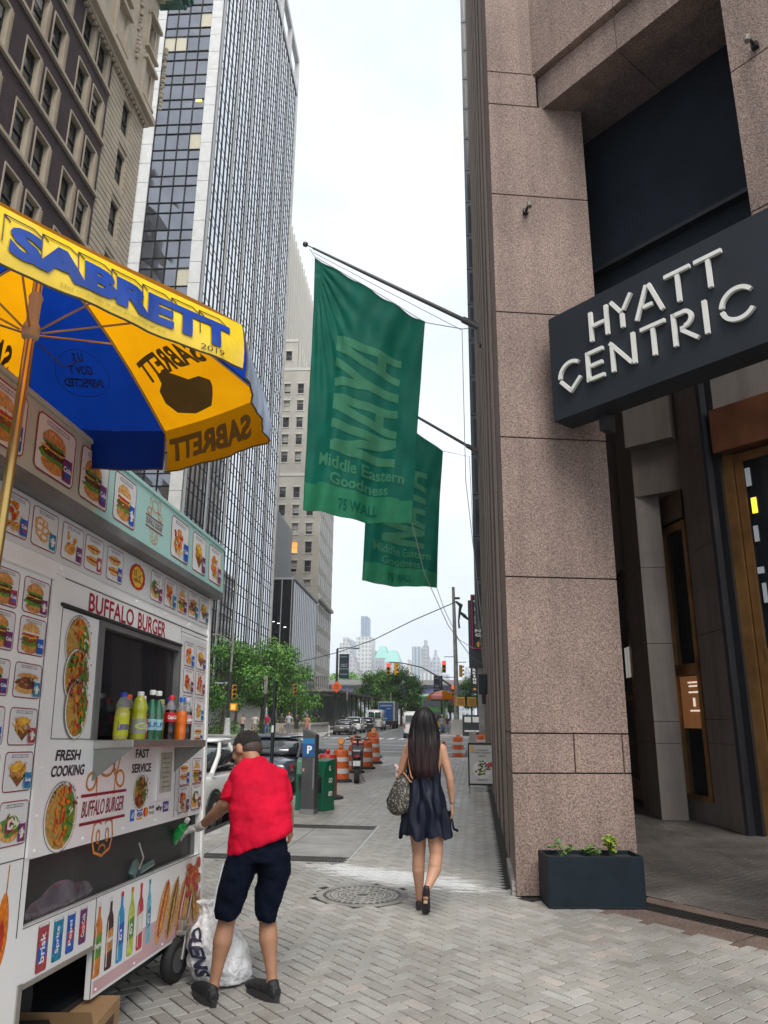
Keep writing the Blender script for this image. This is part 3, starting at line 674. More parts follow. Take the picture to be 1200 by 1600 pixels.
# white edge posts, seams, rivets
b = MB(cartw); cb(b, U1-.03, U1+.012, .22, 2.5, -.03, .012); cb(b, -2.17, U1, 2.176, 2.19, 0, .006); cb(b, -2.2, -2.17, .94, 2.14, 0, .012); cb(b, -3.6, -2.2, 2.14, 2.165, 0, .02); b.build('edge_trim', ct, world=True)
b = MB(seam)
for a in ((-2.08,.05,2.170,2.174),(-2.08,-.5,2.028,2.036),(-2.08,-2.076,1.425,2.03),(-2.08,-1.66,1.421,1.425),(-.503,-.499,.95,2.16),(-.5,.04,2.14,2.143),(.036,.04,.95,2.14),(-2.16,.06,.664,.667),(-2.205,-2.2,.64,2.14),(-1.505,-1.5,.22,.664),(-4,-2.2,.94,.944)):
    cb(b, a[0], a[1], a[2], a[3], 0, .0015)
cb(b, -2.1, -.5, 2.035, 2.05, 0, .012)
b.build('panel_seams', ct, world=True)
b = MB(cartg); cb(b, -.495, .03, .99, 2.12, 0, .004); b.build('door_panel', ct, world=True)
b = MB(cartw)
for u in (-2.13,-2.5,-3,-1.7,-1.25,-.8,-.35):
    for v in (2.21,.96): MB(cartw).ball(cf(u,v,0), .009, n=6).build('rivet', ct, world=True)
for v in (1.1,1.3,1.6,1.85): MB(cartw).ball(cf(-2.14,v,.0), .009, n=6).build('rivet', ct, world=True)
for u in (-1.45,-1.0,-.6,-.2): MB(cartw).ball(cf(u,.25,0), .008, n=6).build('rivet', ct, world=True)
# serving window frame and shelf
b = MB(steel_b); cb(b, -1.70, -1.64, 1.42, 2.03, -.05, .008); cb(b, -.53, -.5, 1.42, 2.03, -.05, .006); cb(b, -1.7, -.5, 2.0, 2.03, -.05, .004)
wfm = b.build('window_frame', ct, world=True)
pane_m = M('tinted_pane', (.03,.03,.035), rough=.04, spec=.7, alpha=.55, var=.05)
b = MB(pane_m); cb(b, -1.64, -.53, 1.44, 2.0, -.04, -.035); b.build('pane', wfm, world=True)
b = MB(steel); cb(b, -1.66, -.54, 1.375, 1.415, .0, .21); sh = b.build('counter_shelf', ct, world=True, bevel=.003)
bk = M('grey_bracket', (.30,.31,.28), rough=.4, metal=.3, var=.1)
for u in (-1.65, -.545):
    b = MB(bk); b.add([cf(u,1.375,.205),cf(u,1.375,0),cf(u,1.22,0),cf(u+.006,1.375,.205),cf(u+.006,1.375,0),cf(u+.006,1.22,0)], [(0,1,2),(5,4,3),(0,3,4,1),(1,4,5,2),(2,5,3,0)]); b.build('shelf_bracket', ct, world=True)
# open sliding panel carrying the three platters is flush, left of the window
# top fascia
b = MB(mint); cb(b, -2.0, .12, 2.52, 2.86, .02, .09); cb(b, -2.0, .13, 2.86, 2.885, .0, .10); b.build('fascia', ct, world=True, bevel=.004)
b = MB(M('umbrella_tinted_enamel', (.50,.53,.45), rough=.32, var=.08)); cb(b, U0, -2.0, 2.52, 2.86, .02, .088); cb(b, U0, -2.0, 2.86, 2.885, 0, .1); b.build('fascia', ct, world=True, bevel=.004)  # tint cast by the umbrella is put into this stretch's colour
b = MB(steel_b); cb(b, U0, .12, 2.47, 2.52, -.02, .09); cb(b, U0, .1, 2.53, 2.85, D, .015); b.build('fascia_frame', ct, world=True)
b = MB(cartg); cb(b, -4.4, .045, 2.235, 2.465, 0, .006); b.build('menu_strip', ct, world=True)
b = MB(steel); cb(b, .07, .13, 1.6, 1.95, -.35, .0); b.build('folded_flap', ct, world=True)

# ------------------------------------------------------------------ printed pictures
K = dict(bun=(.55,.24,.06), bun2=(.66,.36,.12), meat=(.10,.028,.012), brown=(.22,.08,.025), lettuce=(.10,.26,.03), cheese=(.75,.42,.04), tomato=(.55,.035,.02), fry=(.72,.38,.06), orange=(.75,.19,.01), red=(.50,.03,.015),
         rice=(.48,.27,.06), sauce=(.78,.72,.62), onion=(.25,.03,.12), blue=(.01,.10,.45), can_red=(.38,.05,.07), can_purple=(.16,.03,.14), teal=(.01,.22,.38), paper=(.72,.72,.71), dark=(.04,.02,.02))
def ik(n_): return M('print_'+n_, K[n_], rough=.45, var=.04 if n_ in ('paper','sauce') else .4, scale=60, detail=6)
class Pic:
    """one printed picture on a panel; shapes pile up in thin layers"""
    def __init__(s, u0, u1, v0, v1, w): s.b = MB(); s.u0, s.u1, s.v0, s.v1, s.w, s.k = u0, u1, v0, v1, w, 0; s.g = 1.
    def P(s, x, y): return cf(s.u0+(s.u1-s.u0)*x, s.v0+(s.v1-s.v0)*y, s.w+s.k)
    def poly(s, pts, m):
        s.k += .00022; c = (sum(p[0] for p in pts)/len(pts), sum(p[1] for p in pts)/len(pts)); n = len(pts)
        s.b.add([s.P(*p) for p in pts]+[s.P(*c)], [(i,(i+1)%n,n) for i in range(n)], m)
    def blob(s, x, y, rx, ry, m, jag=.12, n=12, rot=0., a0=0, a1=360):
        x, y, rx, ry = .46+(x-.46)*s.g, .42+(y-.42)*s.g, rx*s.g, ry*s.g; pts = []
        for i in range(n):
            a = R_(a0+(a1-a0)*i/(n if a1-a0 == 360 else n-1)); q = 1+rnd.uniform(-jag, jag)
            dx, dy = rx*q*math.cos(a), ry*q*math.sin(a); pts.append((x+dx*math.cos(rot)-dy*math.sin(rot), y+dx*math.sin(rot)+dy*math.cos(rot)))
        s.poly(pts, ik(m))
    def frame(s, m, th=.022, r=.1):
        asp = abs((s.u1-s.u0)/(s.v1-s.v0)); ri = r; s.k += .0003
        def rr(o):
            pts = []
            for cx, cy, a0 in ((1-ri,1-ri*asp,0),(ri,1-ri*asp,90),(ri,ri*asp,180),(1-ri,ri*asp,270)):
                for i in range(5):
                    a = R_(a0+90*i/4); pts.append((cx+(ri-o)*math.cos(a), cy+(ri-o)*asp*math.sin(a)))
            return pts
        o_, i_ = rr(0), rr(th); n = len(o_)
        s.b.add([s.P(*p) for p in o_]+[s.P(*p) for p in i_], [(i,(i+1)%n,n+(i+1)%n,n+i) for i in range(n)], m)
    def label(s, x0, x1, y0, y1, body='', m=None):
        s.poly([(x0,y0),(x1,y0),(x1,y1),(x0,y1)], M('label_strip', (.30,.27,.30), rough=.5, var=.2)); s.k += .0003
        if body: word(s.b, body, x0+.02, x1-.02, y0+(y1-y0)*.2, y1-(y1-y0)*.2, lambda x, y: s.P(x, y), flat((.85,.85,.85)), bold=.03)
    def can(s, x0, x1, y0, y1, m, m2='paper'):
        s.poly([(x0+.01,y0),(x1-.01,y0),(x1,y0+.03),(x1,y1-.03),(x1-.02,y1),(x0+.02,y1),(x0,y1-.03),(x0,y0+.03)], ik(m)); w_ = x1-x0
        s.poly([(x0+.02,y1-.03),(x1-.02,y1-.03),(x1-.03,y1+.005),(x0+.03,y1+.005)], ik('paper'))
        s.poly([(x0+w_*.3,y0+.06),(x0+w_*.75,y0+.1),(x0+w_*.6,y1-.1),(x0+w_*.35,y1-.14)], ik(m2 if m2 != 'paper' else 'sauce') if m2 != 'none' else ik(m))
    def dash(s, x, y, l, m, rot=0, t=.03): s.blob(x, y, l, t, m, .1, 7, rot)
    def build(s, name='menu_picture', parent=None, label=None):
        o = s.b.build(name, parent or ct, world=True)
        if label: o['label'] = label
        return o
names = {'burger':'BUFFALO BURGER','chicken':'CHICKEN BURGER','fries':'CHEESE FRIES','wings':'WINGS','rings':'ONION RINGS','dog':'HOT DOG','philly':'PHILLY CHEESE','gyro':'LAMB GYRO','shrimp':'SHRIMP','platter':'CHICKEN OVER RICE'}
def picture(kind, u0, u1, v0, v1, w=.004, can='can_purple', lab=True):
    p = Pic(u0, u1, v0, v1, w); p.poly([(.02,.02),(.98,.02),(.98,.98),(.02,.98)], ik('paper')); p.frame(inkred); p.g = 1.06 if v1 > 2.5 else 1.17
    if lab: p.label(.22, .8, .85, .93, names[kind])
    B = p.blob
    if kind in ('burger', 'chicken'):
        top = 'bun' if kind == 'burger' else 'bun2'
        B(.45,.22,.28,.13,'bun',.04); B(.45,.34,.33,.08,'lettuce',.3,18); B(.45,.40,.3,.07,'meat' if kind == 'burger' else 'brown',.12,14)
        B(.44,.47,.3,.035,'cheese',.35,14); B(.46,.51,.27,.05,'meat' if kind == 'burger' else 'tomato',.2,14); B(.43,.55,.28,.03,'sauce' if kind == 'chicken' else 'lettuce',.4,16)
        B(.44,.57,.28,.22,top,.03,14,0,0,180); B(.38,.7,.1,.04,'bun2',.1)
        for _ in range(9): p.dash(.45+rnd.uniform(-.25,.25), .42+rnd.uniform(-.1,.1), .03, rnd.choice(['cheese','lettuce','tomato','brown','sauce']), rnd.uniform(-1,1), .012)
    elif kind == 'fries':
        p.poly([(.2,.42),(.78,.42),(.5,.12)], ik('brown'))
        for _ in range(34): p.dash(.45+rnd.uniform(-.25,.22), .5+rnd.uniform(-.1,.14), .1, rnd.choice(['fry','fry','bun','orange']), rnd.uniform(.2,2.8), .016)
        B(.42,.60,.17,.11,'cheese',.35,16); B(.4,.66,.08,.05,'fry',.3)
    elif kind == 'wings':
        for _ in range(26): B(.42+rnd.uniform(-.2,.16), .45+rnd.uniform(-.22,.25), .08, .045, rnd.choice(['orange','red','tomato','orange','bun']), .2, 8, rnd.uniform(0,3))
        for _ in range(10): p.dash(.45+rnd.uniform(-.22,.2), .24+rnd.uniform(-.06,.06), .09, 'fry', rnd.uniform(.4,2.4), .014)
    elif kind == 'rings':
        for _ in range(7):
            x, y = .42+rnd.uniform(-.14,.12), .45+rnd.uniform(-.18,.2); B(x, y, .15, .10, 'bun2', .1); B(x, y, .08, .05, 'paper', .1)
    elif kind == 'dog':
        for q in (.32,.6):
            B(.45,q,.3,.11,'bun2',.05); B(.45,q+.03,.31,.05,'red',.08); B(.45,q+.05,.25,.02,'cheese',.5,20); B(.45,q+.01,.2,.015,'brown',.4,14)
    elif kind == 'philly':
        B(.43,.28,.33,.12,'bun2',.06); B(.45,.42,.35,.14,'brown',.15,18)
        for _ in range(30): p.dash(.45+rnd.uniform(-.3,.28), .42+rnd.uniform(-.1,.1), .05, rnd.choice(['meat','bun','sauce','brown','onion']), rnd.uniform(-1,1), .016)
        B(.45,.56,.33,.1,'bun',.05,12,0,0,180)
    elif kind == 'gyro':
        B(.4,.38,.32,.25,'bun2',.05); B(.42,.46,.28,.2,'lettuce',.25,16); B(.36,.42,.12,.14,'onion',.2); B(.5,.48,.16,.13,'sauce',.3)
        for _ in range(14): p.dash(.42+rnd.uniform(-.2,.2), .46+rnd.uniform(-.16,.2), .05, rnd.choice(['tomato','lettuce','meat','brown']), rnd.uniform(-2,2), .02)
    elif kind == 'shrimp':
        B(.42,.34,.2,.14,'fry',.2)
        for _ in range(14): B(.42+rnd.uniform(-.18,.16), .46+rnd.uniform(-.2,.2), .09, .04, rnd.choice(['bun2','bun','fry','orange']), .15, 8, rnd.uniform(0,3))
    p.can(.68, .92, .07, .50, can, rnd.choice(['sauce','can_red','blue','none'])); p.k += .0003
    word(p.b, 'Cola' if can != 'teal' else 'Soda', .70, .9, .24, .34, lambda x, y: p.P(x, y), flat((.85,.85,.85)), bold=.03)
    return p.build()
def platter(u, v, ru, rv, w, kind=0, lay=0.):
    p = Pic(u-ru, u+ru, v-rv, v+rv, w+lay)
    def ring(r, m):
        p.k += .0003; p.b.add([p.P(.5+r*.5*math.cos(2*math.pi*i/28), .5+r*.5*math.sin(2*math.pi*i/28)) for i in range(28)], [tuple(range(28))], m)
    ring(1.0, M('tray_edge', (.25,.22,.18), rough=.4)); ring(.97, flat((.8,.8,.79))); ring(.9, ik('rice'))
    p.blob(.72,.5,.17,.36,'lettuce',.2,18); 
    if kind: p.blob(.35,.74,.2,.16,'lettuce',.3,14); p.blob(.4,.28,.26,.18,'brown',.2,16)
    for _ in range(60 if not kind else 80):
        a = rnd.random()*6.28; r = .42*math.sqrt(rnd.random()); x, y = .5+r*math.cos(a), .5+r*math.sin(a)
        if x < .32 and not kind: continue
        m = rnd.choice(['lettuce','tomato','lettuce','sauce','brown']) if x > .66 else (rnd.choice(['orange','orange','red']) if not kind else rnd.choice(['brown','bun','meat','orange','tomato']))
        p.blob(x, y, rnd.uniform(.03,.09), rnd.uniform(.015,.035), m, .25, 7, rnd.uniform(0,3))
    for i in range(14):                                             # words printed round the rim
        a = R_(150-i*120/13); p.k += 0
        x, y = .5+.47*math.cos(a), .5+.47*math.sin(a); ch = 'CHICKEN OVER RICE'[i]
        if ch != ' ': word(p.b, ch, x-.03, x+.03, y-.02, y+.02, lambda xx, yy: cf(p.u0+(p.u1-p.u0)*xx, p.v0+(p.v1-p.v0)*yy, p.w+p.k+.0005), inkdk, bold=.03)
    return p.build('platter_picture')
PW = .0015
# left wall of pictures (two columns)
rows = [(1.955,2.115),(1.775,1.94),(1.59,1.74),(1.395,1.55),(1.21,1.37),(1.0,1.175)]
colA = ['chicken','chicken','philly','fries','fries','gyro']; colB = ['burger','burger','burger','dog','dog','wings']
colA[0] = 'burger'
for i, (v0, v1) in enumerate(rows):
    picture(colA[i], -2.42, -2.21, v0, v1, PW, ['can_purple','blue','teal','can_red','teal','can_purple'][i])
    picture(colB[i], -2.66, -2.455, v0, v1, PW, ['can_red','can_purple','can_purple','blue','can_red','blue'][i])
    picture(['wings','dog','philly','burger','rings','chicken'][i], -2.9, -2.695, v0, v1, PW)
# strip below the fascia
for (u0, u1, kd, cn) in ((-2.92,-2.68,'burger','blue'),(-2.66,-2.45,'wings','blue'),(-2.42,-2.2,'rings','teal'),(-2.16,-1.95,'shrimp','can_purple'),(-1.93,-1.73,'dog','can_red'),(-1.68,-1.48,'dog','blue'),(-1.08,-.89,'gyro','can_purple'),(-.86,-.65,'wings','teal'),(-.62,-.44,'chicken','can_purple'),(-.41,-.21,'philly','teal'),(-.18,.02,'fries','teal')):
    picture(kd, u0, u1, 2.26, 2.445, .0075, cn)
# fascia pictures
for (u0, u1, kd, cn) in ((-3.0,-2.68,'chicken','blue'),(-2.6,-2.26,'burger','can_purple'),(-2.2,-1.9,'burger','can_purple'),(-1.83,-1.55,'chicken','blue'),(-1.0,-.68,'wings','blue'),(-.6,-.33,'fries','can_purple'),(-.25,.04,'wings','can_red')):
    picture(kd, u0, u1, 2.555, 2.83, .092, cn)
# door panel pictures, two columns of six
kk = ['wings','fries','wings','wings','rings','shrimp','dog','dog','dog','chicken','wings','gyro']
vv = [2.08,1.9,1.715,1.535,1.3,1.13]
for r_ in range(6):
    for c_ in range(2):
        u0 = -.445+c_*.245; hgt = .165 if r_ != 3 else .15
        picture(kk[(r_*2+c_)%12], u0, u0+.2, vv[r_]-hgt, vv[r_], .0055, ['blue','can_purple','can_red','teal'][(r_+c_)%4])
# halal badge
p = Pic(-1.39, -1.17, 2.275, 2.43, .0085)
p.blob(.5,.5,.5,.5,'red',.04,40); p.blob(.5,.5,.36,.4,'cheese',.05,24); p.k += .0004
word(p.b, 'HALAL', .26, .74, .3, .42, lambda x, y: p.P(x, y), inkdk, bold=.03)
for a, bq in (((.3,.5),(.3,.7)),((.38,.52),(.42,.74)),((.5,.5),(.62,.52)),((.62,.52),(.7,.62))):
    d = .018; p.poly([(a[0]-d,a[1]-d),(a[0]+d,a[1]-d),(bq[0]+d,bq[1]+d),(bq[0]-d,bq[1]+d)], inkdk)
p.build('round_badge')
# platters
platter(-1.905, 1.875, .13, .145, .0015, 0); platter(-1.90, 1.715, .125, .14, .0015, 1, .02*.2); platter(-1.88, 1.565, .115, .145, .0015, 0, .008)
platter(-1.93, 1.08, .15, .155, .0015, 0); platter(-1.045, 1.13, .095, .098, .0015, 1)
# words
def cword(mb, body, u0, u1, v0, v1, m, w=.0022, **k_): return word(mb, body, u0, u1, v0, v1, lambda x, y: cf(x, y, w), m, **k_)
for wd_, a_, c_ in (('BUFFALO', -1.83, -1.28), ('BURGER', -1.22, -.79)): cword(MB(inkred2), wd_, a_, c_, 2.055, 2.153, None, bold=.015).build('title_word', ct, world=True)
b = MB(inkdk); cword(b, 'FRESH', -2.02, -1.79, 1.325, 1.375, None, bold=.03, ital=.2); cword(b, 'COOKING', -2.05, -1.74, 1.255, 1.305, None, bold=.03, ital=.2); b.build('slogan', ct, world=True)
b = MB(inkdk); cword(b, 'FAST', -1.14, -.95, 1.32, 1.37, None, bold=.03); cword(b, 'SERVICE', -1.18, -.91, 1.24, 1.29, None, bold=.03); b.build('slogan', ct, world=True)
# bull head emblem in orange line with the name across it
org = M('orange_line_ink', (.72,.27,.05), rough=.5)
def emblem(uc, vc, s, w, parent):
    b = MB(org)
    def ln(pts, t=.010):
        P_ = [V3((x, y, 0)) for x, y in pts]
        for i in range(len(P_)-1):
            d = (P_[i+1]-P_[i]).normalized(); n = V3((-d.y, d.x, 0))*t/2*s
            a, c = P_[i]*s-d*t*.3*s, P_[i+1]*s+d*t*.3*s; q = [a-n, c-n, c+n, a+n]
            b.quad(*[cf(uc+v.x, vc+v.y, w) for v in q])
    def el(cx, cy, rx, ry, a0=0, a1=360, rot=0, n=16, t=.010):
        pts = []
        for i in range(n+1):
            a = R_(a0+(a1-a0)*i/n); x, y = rx*math.cos(a), ry*math.sin(a); pts.append((cx+x*math.cos(rot)-y*math.sin(rot), cy+x*math.sin(rot)+y*math.cos(rot)))
        ln(pts, t)
    el(0,.125,.085,.05,180,360,0,14,.013); el(0,.17,.085,.045,0,180,0,12,.008)
    el(-.12,.15,.075,.026,90,-150,1.9); el(.12,.15,.075,.026,90,330,-1.9+math.pi); el(.11,.175,.075,.028,-60,200,1.3)
    el(-.165,.055,.05,.04,0,360,.3,t=.013); el(.165,.055,.05,.04,0,360,-.3,t=.013)
    ln([(-.105,.1),(-.1,-.02)]); ln([(.105,.1),(.1,-.02)])
    ln([(-.1,-.155),(-.115,-.22),(-.085,-.285),(-.03,-.3),(0,-.31),(.03,-.3),(.085,-.285),(.115,-.22),(.1,-.155)], .013)
    el(-.05,-.215,.018,.03); el(.05,-.215,.018,.03); el(0,-.28,.035,.022,0,180); el(-.06,-.165,.04,.02,20,160); el(.06,-.165,.04,.02,20,160)
    o = b.build('bull_emblem', parent, world=True)
    b2 = MB(inkred)
    for v_ in (-.01,-.14): b2.quad(cf(uc-.26*s, vc+(v_-.007)*s, w+.001), cf(uc+.25*s, vc+(v_-.007)*s, w+.001), cf(uc+.25*s, vc+(v_+.007)*s, w+.001), cf(uc-.26*s, vc+(v_+.007)*s, w+.001))
    word(b2, 'BUFFALO BURGER', uc-.24*s, uc+.23*s, vc-.11*s, vc-.035*s, lambda x, y: cf(x, y, w+.001), None, bold=.005, ital=.15)
    b2.build('bull_emblem_words', o, world=True)
emblem(-1.49, 1.165, 1.0, .0022, ct); emblem(-1.27, 2.715, .52, .0915, ct)
# menu frame
b = MB(cartw); cb(b, -.83,-.56,1.07,1.385,0,.012); mf = b.build('menu_frame', ct, world=True, bevel=.003)
b = MB(M('menu_sheet', (.42,.43,.34), rough=.6, var=.25, scale=14)); cb(b, -.79,-.6,1.11,1.345,.012,.014); b.build('sheet', mf, world=True)
b = MB(M('menu_scribble', (.2,.2,.16), rough=.6))
for i in range(7): cb(b, -.77+rnd.random()*.02, -.63-rnd.random()*.03, 1.14+i*.028, 1.147+i*.028, .014, .0145)
b.build('menu_lines', mf, world=True)
# card logos
cd = MB(flat((.02,.16,.55))); cb(cd, -1.165,-1.11,.985,1.045,0,.002); cb(cd, -1.075,-1.0,1.03,1.042,0,.002)
cb(cd, -.69,-.6,.995,1.055,0,.002, flat((.09,.03,.25))); cb(cd, -1.075,-1.0,.985,.995,0,.002, flat((.7,.3,.02)))
cword(cd, 'VISA', -1.08,-.995,1.0,1.025, flat((.03,.06,.3)), bold=.03)
for dx, c in ((0,(.6,.03,.02)),(.022,(.75,.25,.02))):
    cd.add([cf(-.965+dx+.022*math.cos(a), 1.018+.026*math.sin(a), .0022+dx*.02) for a in [2*math.pi*i/14 for i in range(14)]], [tuple(range(14))], flat(c))
cword(cd, 'DISCOVER', -.905,-.83,1.03,1.045, inkdk, bold=.03); cword(cd, '8 touch', -.905,-.83,1.0,1.02, inkdk, bold=.0)
cword(cd, 'Pay', -.765,-.705,1.0,1.04, inkdk); cd.ball(cf(-.785,1.022,0), .012, inkdk, n=8, sc=(1,1,1)); cword(cd, 'Zelle', -.68,-.61,1.01,1.04, flat((.85,.85,.85)), w=.0035)
cword(cd, 'AE', -1.155,-1.12,1.0,1.03, flat((.85,.85,.85)), w=.0035)
cd.build('payment_logos', ct, world=True)
# lower panel: cans, bottles, hot dogs, corn dogs
p = Pic(-2.16, .03, .23, .655, .0015)
def pc(x0, x1, y0, y1, c, txt=None):                               # can in panel coordinates (u, v)
    q = Pic(x0, x1, y0, y1, .0015); q.poly([(0,.04),(.1,0),(.9,0),(1,.04),(1,.95),(.85,1),(.15,1),(0,.95)], ik(c)); q.poly([(.05,.93),(.95,.93),(.85,1.0),(.15,1.0)], ik('paper'))
    q.poly([(.1,.2),(.9,.3),(.9,.6),(.1,.5)], ik({'blue':'can_red','can_red':'blue','teal':'blue','can_purple':'red'}[c])); q.k += .0004
    word(q.b, txt, .3, .7, .25, .8, lambda x, y: q.P(x, y) , flat((.85,.85,.85)), bold=.02) if False else None
    vs, fs, _ = text2d(txt, .02); q.b.add([q.P(.72-.45*v, .18+.62*u) for u, v in vs], fs, flat((.85,.85,.85)))
    q.build('can_picture')
pc(-2.035,-1.945,.465,.655,'can_red','brisk'); pc(-1.905,-1.82,.475,.65,'teal','Sprite'); pc(-1.785,-1.71,.48,.65,'blue','Pepsi'); pc(-1.665,-1.595,.49,.65,'can_purple','Coca-Cola')
def pb(u, c, c2, v0, v1, r=.035, cap='orange'):
    q = Pic(u-r, u+r, v0, v1, .0015)
    q.poly([(0,.02),(.15,0),(.85,0),(1,.02),(1,.62),(.9,.72),(.68,.8),(.66,.94),(.34,.94),(.32,.8),(.1,.72),(0,.62)], M('print_b_'+c2, {'g':(.25,.45,.05),'o':(.6,.2,.03),'b':(.02,.3,.6),'y':(.5,.6,.06),'r':(.55,.03,.05),'c':(.1,.45,.6),'d':(.07,.02,.015)}[c2], rough=.4, var=.3, scale=30))
    q.poly([(.3,.93),(.7,.93),(.7,1),(.3,1)], ik(cap)); q.poly([(.0,.22),(1,.26),(1,.56),(0,.52)], ik(c)); q.k += .0004
    vs, fs, _ = text2d('Snapple' if c2 in 'god' else 'G', .03)
    if c2 in 'god': q.b.add([q.P(.05+.9*u_, .36+.09*v_) for u_, v_ in vs], fs, flat((.85,.85,.85)))
    else: q.b.add([q.P(.28+.42*u_, .3+.16*v_) for u_, v_ in vs], fs, flat((.85,.85,.85)))
    q.poly([(.12,.05),(.25,.05),(.22,.68),(.14,.66)], ik('sauce'))
    q.build('bottle_picture')
for u, c, c2, cp in ((-1.46,'lettuce','o','paper'),(-1.33,'bun','d','paper'),(-1.2,'blue','b','red'),(-1.07,'lettuce','y','orange'),(-.95,'sauce','r','red'),(-.83,'teal','c','teal')):
    pb(u, c, c2, .305 if c2 != 'c' else .31, .64, .04 if c2 != 'c' else .03, cp)
q = Pic(-.74, .05, .235, .645, .0015)
for i in range(4):
    x = .16+i*.2; q.blob(x, .48-.03*i, .10, .40, 'bun2', .06, 16, -.25); q.blob(x+.01, .5-.03*i, .05, .38, 'meat' if i % 2 else 'red', .08, 14, -.25); q.blob(x+.02, .5-.03*i, .02, .33, 'cheese' if i < 2 else 'sauce', .4, 22, -.25)
for _ in range(26): q.blob(.82+rnd.uniform(-.14,.14), .74+rnd.uniform(-.22,.2), .09, .05, rnd.choice(['orange','red','tomato','bun']), .2, 8, rnd.uniform(0,3))
for _ in range(20): q.dash(.9+rnd.uniform(-.08,.06), .28+rnd.uniform(-.2,.2), .07, rnd.choice(['fry','bun']), rnd.uniform(1,2.2), .02)
q.build('hot_dog_picture')
for i, u in enumerate((-2.58,-2.44,-2.31)):
    q = Pic(u-.05, u+.05, .50+.03*i, .93+.0*i, .0015); q.poly([(.46,.6),(.54,.6),(.6,1.0),(.52,1.0)], ik('bun')); q.blob(.45,.36,.42,.36,'orange',.03,18); q.blob(.42,.3,.2,.16,'red' if i == 2 else 'orange',.05,14)
    if i != 2:
        for k_ in range(6): q.dash(.42+(.14 if k_ % 2 else -.14), .16+k_*.08, .22, 'cheese', .5 if k_ % 2 else -.5, .02)
    q.build('corn_dog_picture')
q = Pic(-2.62, -2.3, .18, .56, .0015)
for _ in range(16): q.blob(.5+rnd.uniform(-.3,.3), .5+rnd.uniform(-.4,.4), .2, .1, rnd.choice(['bun','meat','brown','bun2','red']), .15, 9, rnd.uniform(0,3))
q.build('sandwich_picture')
blush = MB(M('pink_print', (.66,.42,.43), rough=.35, var=.15, scale=1.5)); cb(blush, -1.48, .04, .235, .29, 0, .001); cb(blush, -.9,.04,.29,.4,0,.001); blush.build('pink_print_band', ct, world=True)
# undercarriage
b = MB(darkmetal); cb(b, U0, U1-.1, .16, .22, D+.1, -.06); cb(b, -2.14, -2.1, .16, .46, -.5, -.02); cb(b, -2.14, -1.5, .42, .46, -.5, -.031); cb(b, -2.16, -1.5, .0+.2, .44, -.62, -.6); b.build('chassis', ct, world=True)
b = MB(steel); cb(b, -2.16,-2.13,.22,.46,-.02,.006); cb(b,-2.14,-1.5,.435,.455,-.02,.006); b.build('wheel_arch_trim', ct, world=True)
whl = MB(rubber); TW = Matrix.Translation((-2.18, 3.42, .3)) @ Matrix.Rotation(R_(90), 4, 'Y')
whl.lathe([(.17,-.09),(.27,-.1),(.30,-.07),(.305,0),(.30,.07),(.27,.1),(.17,.09)], 30, T=TW, cap=False); wo = whl.build('wheel', ct, world=True, smooth=40)
MB(steel_b).lathe([(.0,.07),(.06,.07),(.08,.05),(.17,.04),(.17,-.05),(.0,-.05)], 24, T=TW, cap=False).build('rim', wo, world=True, smooth=40)
# jockey wheel at the far end
jw = MB(rubber); TJ = Matrix.Translation((-1.90, 4.98, .125)) @ Matrix.Rotation(R_(-8), 4, 'Z') @ Matrix.Rotation(R_(90), 4, 'Y')
jw.lathe([(.07,-.03),(.11,-.035),(.125,-.02),(.128,0),(.125,.02),(.11,.035),(.07,.03)], 26, T=TJ, cap=False); jo = jw.build('jockey_wheel', ct, world=True, smooth=40)
MB(steel_b).lathe([(0,-.03),(.07,-.03),(.07,.03),(0,.03)], 20, T=TJ, cap=False).build('hub', jo, world=True)
b = MB(steel).tube([(-1.86,5.0,.12),(-1.86,5.04,.26),(-1.9,5.06,.3)], .014).tube([(-1.94,5.0,.12),(-1.94,5.04,.26)], .014).box(-1.97,-1.84,4.98,5.1,.26,.285).box(-1.93,-1.87,5.0,5.08,.28,.34); b.build('jockey_fork', jo, world=True, bevel=.004)

